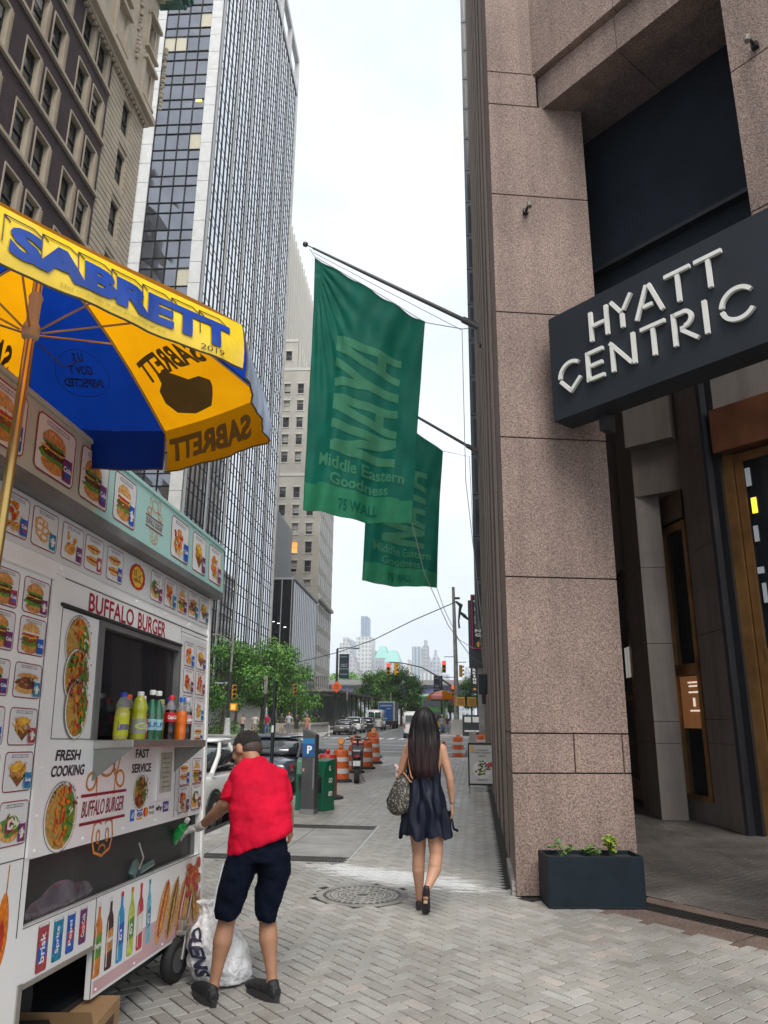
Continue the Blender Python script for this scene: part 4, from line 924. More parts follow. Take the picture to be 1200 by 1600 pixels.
# ------------------------------------------------------------------ bottles on the shelf
gl_clear = M('clear_plastic', (.72,.76,.78), rough=.08, trans=.75, alpha=.8, var=.02)
def liquid(n_, c): return M('drink_'+n_, c, rough=.12, var=.08, scale=8, coat=.6, spec=.6)
shelf_top = 1.416
def bottle(label, u, w_, prof, liq, capc, labc=None, lab=None, txt=None, tcol=(.85,.85,.85), fill=.8, group='bottles on the cart counter', top=None, name='drink_bottle', base=None, rot=None):
    t = thing(name, label, 'bottle', base or cf(u, shelf_top, w_), 0, group); t.scale = (1.08,)*3 if not base else (1,1,1)
    if rot: t.rotation_euler = rot
    H_ = prof[-1][1]; n = 20
    b = MB(liq); fz = H_*fill
    b.lathe([(r, z) for r, z in prof if z <= fz], n); 
    b.build('liquid', t, smooth=50)
    up = [(r, z) for r, z in prof if z >= fz*.92]; b = MB(top or gl_clear); b.lathe([(r+.0006, z) for r, z in up], n, cap=False); b.build('neck', t, smooth=50)
    b = MB(flat(capc, .4, 'cap')).lathe([(.0,H_-.004),(.0165,H_-.004),(.0165,H_+.018),(.014,H_+.021),(0,H_+.021)], n, cap=False); b.build('cap', t, smooth=40)
    if lab:
        def rad(z):
            for (r0, z0), (r1, z1) in zip(prof, prof[1:]):
                if z0 <= z <= z1: return r0+(r1-r0)*(z-z0)/max(1e-6, z1-z0)
            return prof[0][0]
        b = MB(flat(labc, .4, 'label')); b.lathe([(rad(lab[0])+.001, lab[0]), (rad((lab[0]+lab[1])/2)+.001, (lab[0]+lab[1])/2), (rad(lab[1])+.001, lab[1])], n, cap=False)
        lo = b.build('label', t, smooth=60)
        if txt:
            b = MB(flat(tcol, .4)); rr = rad((lab[0]+lab[1])/2)+.0025; asp = 1.5
            zc = (lab[0]+lab[1])/2; hh_ = (lab[1]-lab[0])*.22
            word(b, txt, -.8, .8, zc-hh_, zc+hh_, lambda a, z: (rr*math.cos(a-.75), rr*math.sin(a-.75), z), bold=.03, step=.12)
            b.build('label_words', lo)
    return t
P_soda = [(.0,0),(.028,.0),(.031,.01),(.031,.05),(.0295,.07),(.032,.10),(.0325,.13),(.028,.16),(.016,.195),(.013,.205),(.013,.215)]
P_sport = [(.0,0),(.036,0),(.039,.012),(.038,.1),(.034,.12),(.038,.14),(.037,.16),(.028,.19),(.018,.205),(.018,.21)]
P_glass = [(.0,0),(.03,0),(.032,.01),(.032,.12),(.028,.15),(.016,.19),(.0135,.205),(.0135,.232)]
P_tea = [(.0,0),(.031,0),(.034,.01),(.034,.12),(.030,.145),(.034,.15),(.026,.18),(.018,.19),(.018,.2)]
yel = liquid('yellow', (.50,.50,.03)); colaq = liquid('cola', (.012,.006,.004)); grn_glass = M('green_bottle_glass', (.01,.14,.06), rough=.06, var=.05, spec=.8, coat=.5)
bottle('lemonade bottle with blue cap, leftmost on the cart counter', -1.6, 0.11, P_tea, liquid('lemon', (.58,.56,.10)), (.01,.05,.42), (.60,.62,.02), (.02,.11), 'Lemon', (.1,.1,.4))
bottle('orange capped bottle half hidden behind the big yellow sports drink', -1.44, 0.065, P_tea, yel, (.7,.12,.02), (.6,.62,.05), (.03,.1))
bottle('squat yellow sports drink with orange and white cap at the front of the counter', -1.47, 0.145, P_sport, liquid('sport', (.50,.52,.02)), (.75,.75,.74), (.35,.36,.33), (.03,.1), 'G', (.7,.7,.2), fill=.93, top=liquid('sport_top', (.55,.56,.06)))
bottle('bottle with red wrap and blue collar between the sports drink and the green bottles', -1.31, 0.09, P_tea, liquid('dark_blue', (.02,.03,.1)), (.75,.75,.76), (.55,.05,.02), (.01,.13), 'Co', (.85,.85,.85))
bottle('green sparkling water bottle, left one of the pair', -1.25, 0.12, P_glass, grn_glass, (.74,.76,.74), (.35,.62,.68), (.05,.105), 'S.P', (.05,.15,.4), fill=.97, top=grn_glass)
bottle('green sparkling water bottle, right one of the pair', -1.16, 0.12, P_glass, grn_glass, (.74,.76,.74), (.35,.62,.68), (.05,.105), 'S.P', (.05,.15,.4), fill=.97, top=grn_glass)
bottle('amber bottle partly hidden behind the cola bottle', -0.96, 0.06, P_tea, liquid('amber', (.35,.2,.02)), (.3,.3,.1), (.4,.3,.03), (.03,.1))
bottle('cola bottle with red cap and red label on the cart counter', -1.02, 0.145, P_soda, colaq, (.6,.02,.03), (.55,.01,.02), (.095,.145), 'Coca-Cola')
bottle('cola bottle with blue cap and blue label on the cart counter', -0.9, 0.09, P_soda, colaq, (.01,.10,.5), (.01,.05,.4), (.09,.145), 'pepsi')
bottle('orange soda bottle with blue cap on the cart counter', -0.84, 0.145, P_soda, liquid('orange_soda', (.75,.16,.01)), (.01,.10,.5), (.7,.15,.01), (.09,.14))
bottle('cola bottle with grey cap at the right end of the counter bottles', -0.745, 0.145, P_soda, colaq, (.4,.42,.44), (.45,.2,.22), (.09,.14), 'Coke')
bottle('pale yellow soda bottle, last on the right of the counter', -0.66, 0.11, P_soda, liquid('pale', (.55,.42,.08)), (.5,.5,.45), (.65,.4,.05), (.07,.13))
# cardboard box on the pavement beside the cart's wheel
bx = thing('cardboard_box', 'brown cardboard box lying on the paving under the cart, near its wheel', 'box', (-1.99, 3.80, 0), R_(8))
kraft = M('kraft_board', (.36,.22,.105), rough=.8, var=.15, scale=3, bump=.1)
MB(kraft).box(-.22,.22,-.19,.19,0,.24).build('carton', bx, bevel=.003)
b = MB(kraft).add([(-.22,-.19,.24),(.22,-.19,.24),(.22,-.24,.31),(-.22,-.24,.31)], [(0,1,2,3),(3,2,1,0)]); b.build('flap', bx)
b = MB(M('box_print', (.1,.06,.03), rough=.7)).box(-.1,.1,-.1925,-.19,.12,.14).box(.22,.2225,-.06,.1,.15,.19).box(.22,.2225,-.12,-.02,.06,.1); b.build('printing', bx)

# ================================================================== CART UMBRELLA
um = thing('cart_umbrella', 'yellow and blue striped cart umbrella on a brass pole over the burger cart', 'umbrella', (-1.74, 2.47, 0))
yel_f = M('yellow_vinyl', (1.0,.41,.003), rough=.35, var=.1, scale=5, bump=.15, bscale=9)
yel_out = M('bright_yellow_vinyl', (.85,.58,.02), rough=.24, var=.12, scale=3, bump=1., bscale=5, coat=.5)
blu_f = M('blue_vinyl', (.004,.038,.30), rough=.4, var=.15, scale=4, bump=.15, bscale=8)
for m_ in (yel_f, blu_f):                                           # thin cloth lets daylight through
    nt_ = m_.node_tree; bs_ = [n for n in nt_.nodes if n.type == 'BSDF_PRINCIPLED'][0]; o_ = [n for n in nt_.nodes if n.type == 'OUTPUT_MATERIAL'][0]
    tr = nt_.nodes.new('ShaderNodeBsdfTranslucent'); mxs = nt_.nodes.new('ShaderNodeMixShader'); mxs.inputs[0].default_value = .9
    src = bs_.inputs['Base Color'].links[0].from_socket; nt_.links.new(src, tr.inputs[0]); nt_.links.new(bs_.outputs[0], mxs.inputs[1]); nt_.links.new(tr.outputs[0], mxs.inputs[2]); nt_.links.new(mxs.outputs[0], o_.inputs[0])
PC = V3((-1.74, 2.47, 0)); APX = V3((-1.74, 2.47, 3.46))
rim = [(-6,.915,3.0),(33,.98,3.0),(78,.92,3.0),(123,.94,3.02),(168,.94,3.02),(208,.94,3.0),(250,.93,3.0),(293,.968,3.0)]
RP = [V3((PC.x+r*math.cos(R_(a)), PC.y+r*math.sin(R_(a)), z)) for a, r, z in rim]
cols = [yel_f, yel_f, blu_f, yel_f, blu_f, yel_f, blu_f, yel_f]    # panel i lies between rim i and rim i+1
cols = {0: blu_f, 1: yel_f, 2: blu_f, 3: yel_f, 4: blu_f, 5: yel_f, 6: blu_f, 7: yel_f}
def cpt(i, s, t):
    """canopy surface: i panel, s along the rim 0..1, t from apex 0 to rim 1"""
    a, c = RP[i], RP[(i+1)%8]; e_ = a.lerp(c, s); p = APX.lerp(e_, t)
    sag = .05*math.sin(math.pi*t)*1.0 - .012*math.sin(math.pi*s)*t
    return p + V3((0,0,sag))
def vpt(i, s, t):
    """valance: t 0 at the rim, 1 at the lower edge"""
    a, c = RP[i], RP[(i+1)%8]; e_ = cpt(i, s, 1); out = ((a+c)/2 - PC); out.z = 0; out.normalize()
    wv = .008*math.sin(s*14+i*2.1)*t + .003*math.sin(s*37+i)*t
    h_ = .19 if i == 7 else (.215 if i != 2 else .20)
    return e_ + out*(.03*math.sin(t*2)+wv) - V3((0,0,h_*t))
for i in range(8):
    b = MB(cols[i]); n1_, n2_ = 10, 10
    vs = [cpt(i, s/n1_, t/n2_) for t in range(n2_+1) for s in range(n1_+1)]
    b.add(vs, [(r*(n1_+1)+c, r*(n1_+1)+c+1, (r+1)*(n1_+1)+c+1, (r+1)*(n1_+1)+c) for r in range(n2_) for c in range(n1_)])
    b.build('canopy_panel', um, world=True, smooth=180)
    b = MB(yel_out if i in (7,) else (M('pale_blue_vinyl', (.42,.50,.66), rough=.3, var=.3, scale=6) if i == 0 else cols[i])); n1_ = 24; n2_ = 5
    vs = [vpt(i, s/n1_, t/n2_) for t in range(n2_+1) for s in range(n1_+1)]
    b.add(vs, [(r*(n1_+1)+c, r*(n1_+1)+c+1, (r+1)*(n1_+1)+c+1, (r+1)*(n1_+1)+c) for r in range(n2_) for c in range(n1_)])
    b.build('valance', um, world=True, smooth=180)
    hem = MB(M('hem_tape', (.10,.08,.03), rough=.6)); hem.tube([tuple(vpt(i, s/20, 1)) for s in range(21)], .004, 5); hem.tube([tuple(vpt(i, 0, t/5)) for t in range(6)], .004, 5); hem.tube([tuple(cpt(i, 0, t/6)-V3((0,0,.004))) for t in range(7)], .004, 5)
    hem.build('hem', um, world=True)
inkblue = M('lettering_blue', (.008,.05,.30), rough=.3, var=.25, scale=8); inkol = M('show_through_brown', (.17,.11,.012), rough=.6); inkln = M('outline_ink', (.02,.02,.05), rough=.5)
def val_word(i, body, s0, s1, t0, t1, m, off, bold=.03, mirror=False, ital=0, nm='lettering', step=.04):
    a, c = RP[i], RP[(i+1)%8]; out = ((a+c)/2 - PC); out.z = 0; out.normalize()
    b = MB(m); word(b, body, s0, s1, t1, t0, lambda s, t: tuple(vpt(i, s, t)+out*off), None, bold=bold, step=step, mirror=mirror)
    for k_ in range(len(b.f)): b.f[k_] = list(reversed(b.f[k_]))
    return b.build(nm, um, world=True)
def outl(i, s0, s1, t0, t1, n, off=.004):
    b = MB(inkln); a, c = RP[i], RP[(i+1)%8]; out = ((a+c)/2 - PC); out.z = 0; out.normalize()
    for k_ in range(n):
        x0 = s0+(s1-s0)*k_/n; x1 = s0+(s1-s0)*(k_+.85)/n
        for p_, q_ in (((x0-.02,t0-.1),(x1-.03,t0-.1)),((x0-.02,t0-.1),(x0-.02,t1-.16)),((x0-.02,t0-.1),(x0+.0,t0)),((x1-.03,t0-.1),(x1,t0))):
            pts = [tuple(vpt(i, p_[0]+(q_[0]-p_[0])*j/6, p_[1]+(q_[1]-p_[1])*j/6)+out*off) for j in range(7)]
            b.tube(pts, .0018, 4)
    return b.build('letter_outline', um, world=True)
# the near face (panel 7, between rim 7 and rim 0) carries the big word
val_word(7, 'SABRETT', .12, .93, .24, .80, inkblue, .005, bold=.06); outl(7, .12, .93, .24, .80, 7)
val_word(7, '2019', .80, .90, .84, .95, inkln, .005, bold=.0); val_word(7, 'This umbrella is the property of the', .28, .66, .86, .93, M('small_print', (.35,.3,.03), rough=.5), .005, bold=0)
val_word(1, 'SABRETT', .14, .96, .22, .78, inkol, -.004, bold=.05, mirror=False, nm='lettering')
val_word(5, 'SABRETT', .14, .9, .22, .78, inkblue, .005, bold=.05)
def can_word(i, body, s0, s1, t0, t1, m, bold=.04, curve=0.):
    b = MB(m)
    word(b, body, s0, s1, 0, 1, lambda s, q: tuple(cpt(i, s, t1+(t0-t1)*q + curve*((s-(s0+s1)/2)/(s1-s0))**2)-V3((0,0,.006))), None, bold=bold, step=.06)
    return b.build('show_through_lettering', um, world=True)
can_word(1, 'SABRETT', .08, .86, .615, .735, inkol, curve=.10); can_word(3, 'SABRETT', .2, .85, .55, .72, inkol, curve=.2)
def can_shape(i, pts, m, nm):
    b = MB(m); n = len(pts); c = (sum(p[0] for p in pts)/n, sum(p[1] for p in pts)/n); V_ = []
    for k_ in (1, .66, .33): V_ += [tuple(cpt(i, c[0]+(p[0]-c[0])*k_, c[1]+(p[1]-c[1])*k_)-V3((0,0,.006))) for p in pts]
    V_.append(tuple(cpt(i, *c)-V3((0,0,.006)))); F_ = []
    for r in range(2): F_ += [(r*n+j, r*n+(j+1)%n, (r+1)*n+(j+1)%n, (r+1)*n+j) for j in range(n)]
    F_ += [(2*n+j, 2*n+(j+1)%n, 3*n) for j in range(n)]
    return b.add(V_, F_).build(nm, um, world=True)
can_shape(1, [(x_, y_+.035) for x_, y_ in [(.24,.80),(.3,.765),(.42,.76),(.5,.72),(.6,.68),(.7,.69),(.72,.735),(.8,.765),(.82,.83),(.76,.89),(.6,.92),(.42,.91),(.34,.87),(.27,.83)]], inkol, 'sausage_silhouette')
dkb = M('show_through_navy', (.003,.022,.17), rough=.6)
b = MB(dkb)
for k_ in range(28):
    a0, a1 = 2*math.pi*k_/28, 2*math.pi*(k_+1)/28
    b.tube([tuple(cpt(2, .5+.26*math.cos(a), .68+.13*math.sin(a))-V3((0,0,.006))) for a in (a0, a1)], .0016, 4)
b.build('show_through_ring', um, world=True)
can_word(2, 'GOV T', .38, .62, .64, .69, dkb); can_word(2, 'INSPECTED', .32, .68, .71, .76, dkb); can_word(2, 'U S', .44, .56, .57, .62, dkb)
brass = M('brass_pole', (.55,.38,.13), rough=.28, metal=.85, var=.15, scale=5)
b = MB(brass).tube([(-1.74,2.47,.0),(-1.74,2.47,3.44)], .019, 14); b.build('pole', um, world=True, smooth=40)
b = MB(M('hub_grey', (.42,.38,.30), rough=.5)).lathe([(.02,3.04),(.032,3.05),(.036,3.08),(.032,3.10),(.024,3.12),(.024,3.21),(.028,3.23),(.02,3.25)], 16, T=Matrix.Translation((-1.74,2.47,0)), cap=False); b.build('runner', um, world=True, smooth=40)
for i in range(8):
    b = MB(steel).tube([tuple(cpt(i,0,t/8)-V3((0,0,.012))) for t in range(9)], .005, 6); r_ = b.build('rib', um, world=True)
    MB(brass).tube([(-1.74+.04*math.cos(R_(rim[i][0])), 2.47+.04*math.sin(R_(rim[i][0])), 3.08), tuple(cpt(i,0,.5)-V3((0,0,.02)))], .0045, 6).build('strut', r_, world=True)
b = MB(darkmetal).tube([(-1.72,2.5,3.04),(-1.66,2.6,2.98),(-1.6,2.62,3.02)], .003, 5); b.build('pull_cord', um, world=True)
MB(M('umbrella_stand', (.08,.08,.08), rough=.6)).lathe([(.2,0),(.2,.05),(.04,.06),(.03,.2),(0,.2)], 20, T=Matrix.Translation((-1.74,2.47,0)), cap=False).build('base', um, world=True, smooth=40)
# ================================================================== BUILDINGS ON THE LEFT
lu = V3((math.sin(R_(-3.7)), math.cos(R_(-3.7)), 0)); lw = V3((lu.y, -lu.x, 0))      # along the street, and out towards it
class Face:
    """vertical wall plane: a along, z up, d out"""
    def __init__(s, p, d): s.p = V3((p[0],p[1],0)); s.u = V3((d[0],d[1],0)).normalized(); s.n = V3((s.u.y,-s.u.x,0))
    def __call__(s, a, z, d=0): q = s.p+s.u*a+s.n*d; return (q.x, q.y, z)
    def box(s, mb, a0, a1, z0, z1, d0, d1, m=None):
        v = [s(a0,z0,d0),s(a1,z0,d0),s(a1,z0,d1),s(a0,z0,d1),s(a0,z1,d0),s(a1,z1,d0),s(a1,z1,d1),s(a0,z1,d1)]
        return mb.add(v, [(0,1,2,3),(4,7,6,5),(0,4,5,1),(1,5,6,2),(2,6,7,3),(3,7,4,0)], m)
def wall_with_holes(fc, mb, a0, a1, z0, z1, holes, depth, m=None, mreveal=None):
    """front sheet with rectangular openings and their reveals"""
    As = sorted(set([a0,a1]+[h[0] for h in holes]+[h[1] for h in holes])); Zs = sorted(set([z0,z1]+[h[2] for h in holes]+[h[3] for h in holes]))
    H = {}
    for h in holes: H.setdefault((round(h[0],4),round(h[2],4)), h)
    for i in range(len(As)-1):
        run = None
        for j in range(len(Zs)-1):
            ca, cz = (As[i]+As[i+1])/2, (Zs[j]+Zs[j+1])/2
            hole = any(h[0] < ca < h[1] and h[2] < cz < h[3] for h in holes)
            if not hole:
                if run is None: run = Zs[j]
            if (hole or j == len(Zs)-2) and run is not None:
                zt = Zs[j] if hole else Zs[j+1]
                mb.quad(fc(As[i],run), fc(As[i+1],run), fc(As[i+1],zt), fc(As[i],zt), m); run = None
    for h in holes:
        b0, b1, c0, c1 = h; k = mreveal if mreveal is not None else m
        mb.quad(fc(b0,c0), fc(b0,c0,-depth), fc(b1,c0,-depth), fc(b1,c0), k); mb.quad(fc(b0,c1), fc(b1,c1), fc(b1,c1,-depth), fc(b0,c1,-depth), k)
        mb.quad(fc(b0,c0), fc(b0,c1), fc(b0,c1,-depth), fc(b0,c0,-depth), k); mb.quad(fc(b1,c0), fc(b1,c0,-depth), fc(b1,c1,-depth), fc(b1,c1), k)
wglass = M('window_glass', (.018,.022,.026), rough=.05, spec=.9, var=.4, scale=.8, bump=.02, bscale=1.2)
lime = M('cream_limestone', (.50,.42,.315), rough=.8, var=.14, scale=1.2, bump=.15, bscale=30, detail=8)
def brick_mat(name, c1, c2, cm, sx=1., msize=.012):
    m, nt, bs = new_mat(name); N, L = nt.nodes, nt.links
    tc = N.new('ShaderNodeTexCoord'); sp = N.new('ShaderNodeSeparateXYZ'); cb_ = N.new('ShaderNodeCombineXYZ'); L.new(tc.outputs['Object'], sp.inputs[0])
    L.new(sp.outputs[1], cb_.inputs[0]); L.new(sp.outputs[2], cb_.inputs[1])
    br = N.new('ShaderNodeTexBrick'); br.inputs['Scale'].default_value = 1; br.inputs['Brick Width'].default_value = .2*sx; br.inputs['Row Height'].default_value = .067*sx; br.inputs['Mortar Size'].default_value = msize*sx
    br.inputs['Color1'].default_value = rgb(c1); br.inputs['Color2'].default_value = rgb(c2); br.inputs['Mortar'].default_value = rgb(cm); L.new(cb_.outputs[0], br.inputs[0])
    n = N.new('ShaderNodeTexNoise'); n.inputs['Scale'].default_value = .7; n.inputs['Detail'].default_value = 7; L.new(tc.outputs['Object'], n.inputs[0])
    n2 = N.new('ShaderNodeTexWhiteNoise'); mr = N.new('ShaderNodeMapRange'); mr.inputs[1].default_value = .3; mr.inputs[2].default_value = .7; mr.inputs[3].default_value = .75; mr.inputs[4].default_value = 1.25; L.new(n.outputs['Fac'], mr.inputs[0])
    mx = N.new('ShaderNodeMix'); mx.data_type = 'RGBA'; mx.blend_type = 'MULTIPLY'; mx.inputs[0].default_value = 1; L.new(br.outputs[0], mx.inputs[6]); L.new(mr.outputs[0], mx.inputs[7]); L.new(mx.outputs[2], bs.inputs['Base Color'])
    bs.inputs['Roughness'].default_value = .85
    # pale glazed headers scattered through the wall
    nh = N.new('ShaderNodeTexNoise'); nh.inputs['Scale'].default_value = 9; nh.inputs['Detail'].default_value = 1; L.new(tc.outputs['Object'], nh.inputs[0])
    return m
brick_dk = brick_mat('plum_brick', (.040,.018,.022), (.075,.036,.038), (.055,.042,.04))
hb = thing('brick_building', 'old plum brick and cream limestone building with a green copper cornice, top left', 'building', (-16,30,0), 0)
BF = Face((-16-0*.0, 30), (lu.x, lu.y))      # a = distance along street from y=30
def yA(y): return y-30.0
# brick part: y 4 .. 25.1 ; limestone y 25.1 .. 28.9
hol = []; per = 3.35; fl = 2.69
zt0 = 24.83
wins = []
for k_ in range(-7, 3):
    zt = zt0 + k_*fl
    for j in range(-4, 2):
        for off in (0, 1.35):
            a0 = yA(18.97+j*per+off); 
            if a0+1.0 > yA(25.0): continue
            wins.append((a0+.08, a0+.95, zt-1.72, zt-.04))
MBb = MB(brick_dk, lime)
wall_with_holes(BF, MBb, yA(2), yA(25.1), 3, 30.4, wins, .25, 0, 1)
MBb.build('brick_wall', hb, world=True)
sur = MB(lime); gls = MB(wglass)
def sash(t_par, a0, a1, z0, z1, fc=BF, shade=False):
    b = MB(M('sash_dark', (.03,.035,.03), rough=.5)); m_ = (z0+z1)/2
    fc.box(b, a0, a1, m_-.03, m_+.03, -.2, -.16); fc.box(b, a0, a0+.05, z0, z1, -.21, -.17); fc.box(b, a1-.05, a1, z0, z1, -.21, -.17); fc.box(b, a0+.05, a1-.05, z1-.06, z1, -.21, -.17)
    o = b.build('window', t_par, world=True)
    g_ = MB(wglass); fc.box(g_, a0, a1, z0, z1, -.25, -.22)
    if shade:
        h_ = rnd.choice([.3,.5,.2]); fc.box(g_, a0+.06, a1-.06, z1-h_, z1-.05, -.215, -.20, M('roller_blind', (.55,.54,.5), rough=.7))
    g_.build('pane', o, world=True)
for (a0, a1, z0, z1) in wins:
    if z0 > 14 and a0 > yA(14): sash(hb, a0, a1, z0, z1, shade=rnd.random() < .35)
    else: BF.box(gls, a0, a1, z0, z1, -.25, -.22)
    BF.box(sur, a0-.05, a0, z0-.0, z1+.08, .0, .04); BF.box(sur, a1, a1+.13, z0, z1+.08, .0, .04); BF.box(sur, a0, a1, z1, z1+.08, 0, .042)
    if z0 > 16:
        n_ = 15
        for i in range(n_): BF.box(sur, a1+.09, a1+.17, z0+i*(z1-z0)/n_, z0+i*(z1-z0)/n_+.055, .05, .085)
for k_ in range(-7, 3):
    z = 23.0+k_*fl; BF.box(sur, yA(2), yA(25.1), z-.12, z+.03, .0, .12)
sur.build('window_surrounds', hb, world=True); gls.build('lower_panes', hb, world=True)
# limestone pier with channelled joints and small windows
lw_ = []
for k_ in range(-7, 3): lw_.append((yA(26.6), yA(27.45), 28.0+k_*2.75-.05, 29.75+k_*2.75-.1))
lb = MB(lime); zc_ = 3.
wall_with_holes(Face((BF(0,0,-.05)[0], BF(0,0,-.05)[1]), (lu.x, lu.y)), lb, yA(25.1), yA(28.9), 3, 30.4, lw_, .28)
z = 3.0
while z < 30.2:
    segs = [(yA(25.12), yA(28.88))]
    for h in lw_:
        if h[2]-.05 < z+.2 and z < h[3]+.05: segs = [(yA(25.12), h[0]-.06), (h[1]+.06, yA(28.88))]
    for a0, a1 in segs: BF.box(lb, a0, a1, z, z+.255, -.05, .01)
    z += .31
BF.box(lb, yA(28.88), yA(28.9), 3, 30.4, -14, -.05)
lb.build('limestone_pier', hb, world=True)
for h in lw_: sash(hb, h[0], h[1], h[2], h[3])
# belt course with swags, then ornate top storeys up to the copper cornice
b = MB(lime)
BF.box(b, yA(2), yA(29.2), 30.4, 30.75, -.3, .45); BF.box(b, yA(2), yA(29.1), 30.75, 30.95, -.3, .3); BF.box(b, yA(2), yA(29.0), 30.15, 30.4, -.3, .22)
for i in range(90): BF.box(b, yA(2)+i*.3, yA(2)+i*.3+.16, 30.02, 30.15, 0, .16)
b.build('belt_course', hb, world=True, bevel=.02)
uw = []
for j in range(-6, 3):
    for (z0, z1) in ((31.6,33.4),(34.6,36.3)):
        a0 = yA(21.6+j*3.3); uw.append((a0, a0+.95, z0, z1))
b = MB(lime); wall_with_holes(BF, b, yA(2), yA(28.9), 30.9, 38.2, uw, .3)
for h in uw:
    BF.box(b, h[0]-.2, h[0]-.02, h[2]-.1, h[3]+.15, 0, .1); BF.box(b, h[1]+.02, h[1]+.2, h[2]-.1, h[3]+.15, 0, .1); BF.box(b, h[0]-.25, h[1]+.25, h[3]+.15, h[3]+.35, 0, .25); BF.box(b, h[0]-.2, h[1]+.2, h[2]-.25, h[2]-.1, 0, .22)
for j in range(-6, 4):
    a = yA(20.5+j*3.3)
    for k_ in range(16): b.ball(BF(a+rnd.uniform(-.08,.08), 36.6-k_*.26, .06), rnd.uniform(.09,.16), n=6)
BF.box(b, yA(28.88), yA(28.9), 30.9, 38.2, -14, -.01)
b.build('upper_storeys', hb, world=True)
for h in uw[-10:]: sash(hb, *h)
gl2 = MB(wglass)
for h in uw[:-10]: BF.box(gl2, *h, -.3, -.27)
gl2.build('upper_panes', hb, world=True)
copper = M('verdigris_copper', (.05,.15,.11), rough=.6, var=.45, scale=3, bump=.2)
b = MB(lime); BF.box(b, yA(2), yA(29.0), 38.2, 38.8, -.3, .35)
for i in range(92): BF.box(b, yA(2)+i*.295, yA(2)+i*.295+.15, 38.4, 38.8, .35, .75)
b.build('dentil_band', hb, world=True)
b = MB(copper); BF.box(b, yA(2), yA(29.9), 38.8, 39.2, -.3, 1.0); BF.box(b, yA(2), yA(30.1), 39.2, 39.5, -.3, 1.3); BF.box(b, yA(2), yA(30.2), 39.5, 39.9, -.3, 1.45)
for i in range(40): b.ball(BF(yA(3)+i*.69, 39.0, 1.05), .16, n=6)
b.build('copper_cornice', hb, world=True, bevel=.03)
b = MB(brick_dk); b.prism([BF(yA(2),0,-.5)[:2], BF(yA(28.85),0,-.5)[:2], BF(yA(28.85),0,-14)[:2], BF(yA(2),0,-14)[:2]], 0, 38.7); BF.box(b, yA(2), yA(28.9), 0, 3, -.5, 0, lime); b.build('body', hb, world=True)

# ------------------------------------------------------------------ white and black office tower
tw = thing('office_tower', 'very tall white and black office tower with fine vertical mullions and a stone corner pier', 'building', (-20.4,48,0))
TF = Face((-20.4,48), (lu.x, lu.y)); FF = Face((-20.4,48), (-lw.x, -lw.y)); FF.n = -lu
stone_w = M('pale_stone_cladding', (.60,.60,.585), rough=.6, var=.1, scale=1.5, bump=.05, detail=8)
mir = M('mirror_glass', (.24,.25,.275), rough=.035, metal=.9, var=.12, scale=.6, bump=.035, bscale=.9, spec=.8)
mirb = M('mirror_glass_street', (.80,.81,.83), rough=.03, metal=.95, var=.08, scale=.4, bump=.012, bscale=.6)
blackm = M('black_mullion', (.006,.006,.008), rough=.6, spec=.2)
TOP = 84.
b = MB(stone_w); b.prism([TF(.4,0,-.45)[:2], TF(32.6,0,-.45)[:2], TF(32.6,0,-30)[:2], TF(.4,0,-30)[:2]], 0, TOP); b.build('body', tw, world=True)
# narrow front: pier, four panes, pier
def fbox(mb, a0, a1, z0, z1, d0, d1, m=None):
    v = [FF(a0,z0,d0),FF(a1,z0,d0),FF(a1,z0,d1),FF(a0,z0,d1),FF(a0,z1,d0),FF(a1,z1,d0),FF(a1,z1,d1),FF(a0,z1,d1)]
    return mb.add(v, [(3,2,1,0),(5,6,7,4),(1,5,4,0),(2,6,5,1),(3,7,6,2),(0,4,7,3)], m)
b = MB(stone_w); b9 = MB(stone_w); z = 2.
while z < 90:
    fbox(b, -.5+.5, .92, z+.01, z+1.86-.01, -.4, .0); fbox(b9, 4.95, 5.8, z+.01, z+1.84, -.4, 0); fbox(b9, 5.82, 12, z+.01, z+1.84, -.4, -.02)
    TF.box(b, .02, .62, z+.01, z+1.85, -.4, .0)
    z += 1.87
b.build('corner_pier', tw, world=True, bevel=.01); b9.build('corner_pier', tw, world=True, bevel=.01)
fl_ = 2.55; z = 3.; b = MB(mir); rows_ = []
while z < 89.5: rows_.append((z, z+1.6)); rows_.append((z+1.6, z+fl_)); z += fl_
blind = M('warm_blind', (.52,.48,.36), rough=.6, var=.08)
for i, (z0, z1) in enumerate(rows_):
    for c_ in range(4):
        a0 = .92+c_*1.0075; r_ = rnd.random(); tl = [rnd.uniform(-.012,.012) for _ in range(4)]
        m_ = blind if (i % 2 == 0 and (r_ < .06 or (i in (42,48,52) and c_ in (2,3)))) else 0
        b.quad(FF(a0,z0,-.2+tl[0]), FF(a0,z1,-.2+tl[1]), FF(a0+1.0075,z1,-.2+tl[2]), FF(a0+1.0075,z0,-.2+tl[3]), m_)
b.build('front_glazing', tw, world=True)
b = MB(blackm)
for c_ in range(5): a = .92+c_*1.0075; fbox(b, a-.035, a+.035, 3, 90, -.2, -.1)
for z0, z1 in rows_: fbox(b, .95, 4.95, z0-.03, z0+.03, -.19, -.12)
b.build('front_mullions', tw, world=True)
b = MB(M('ceiling_lamp_yellow', (.9,.6,.1), emit=(1,.7,.15), estr=1.2)); fbox(b, 1.2, 1.7, 51.2, 51.34, -.18, -.1); b.build('lit_lamp', tw, world=True)
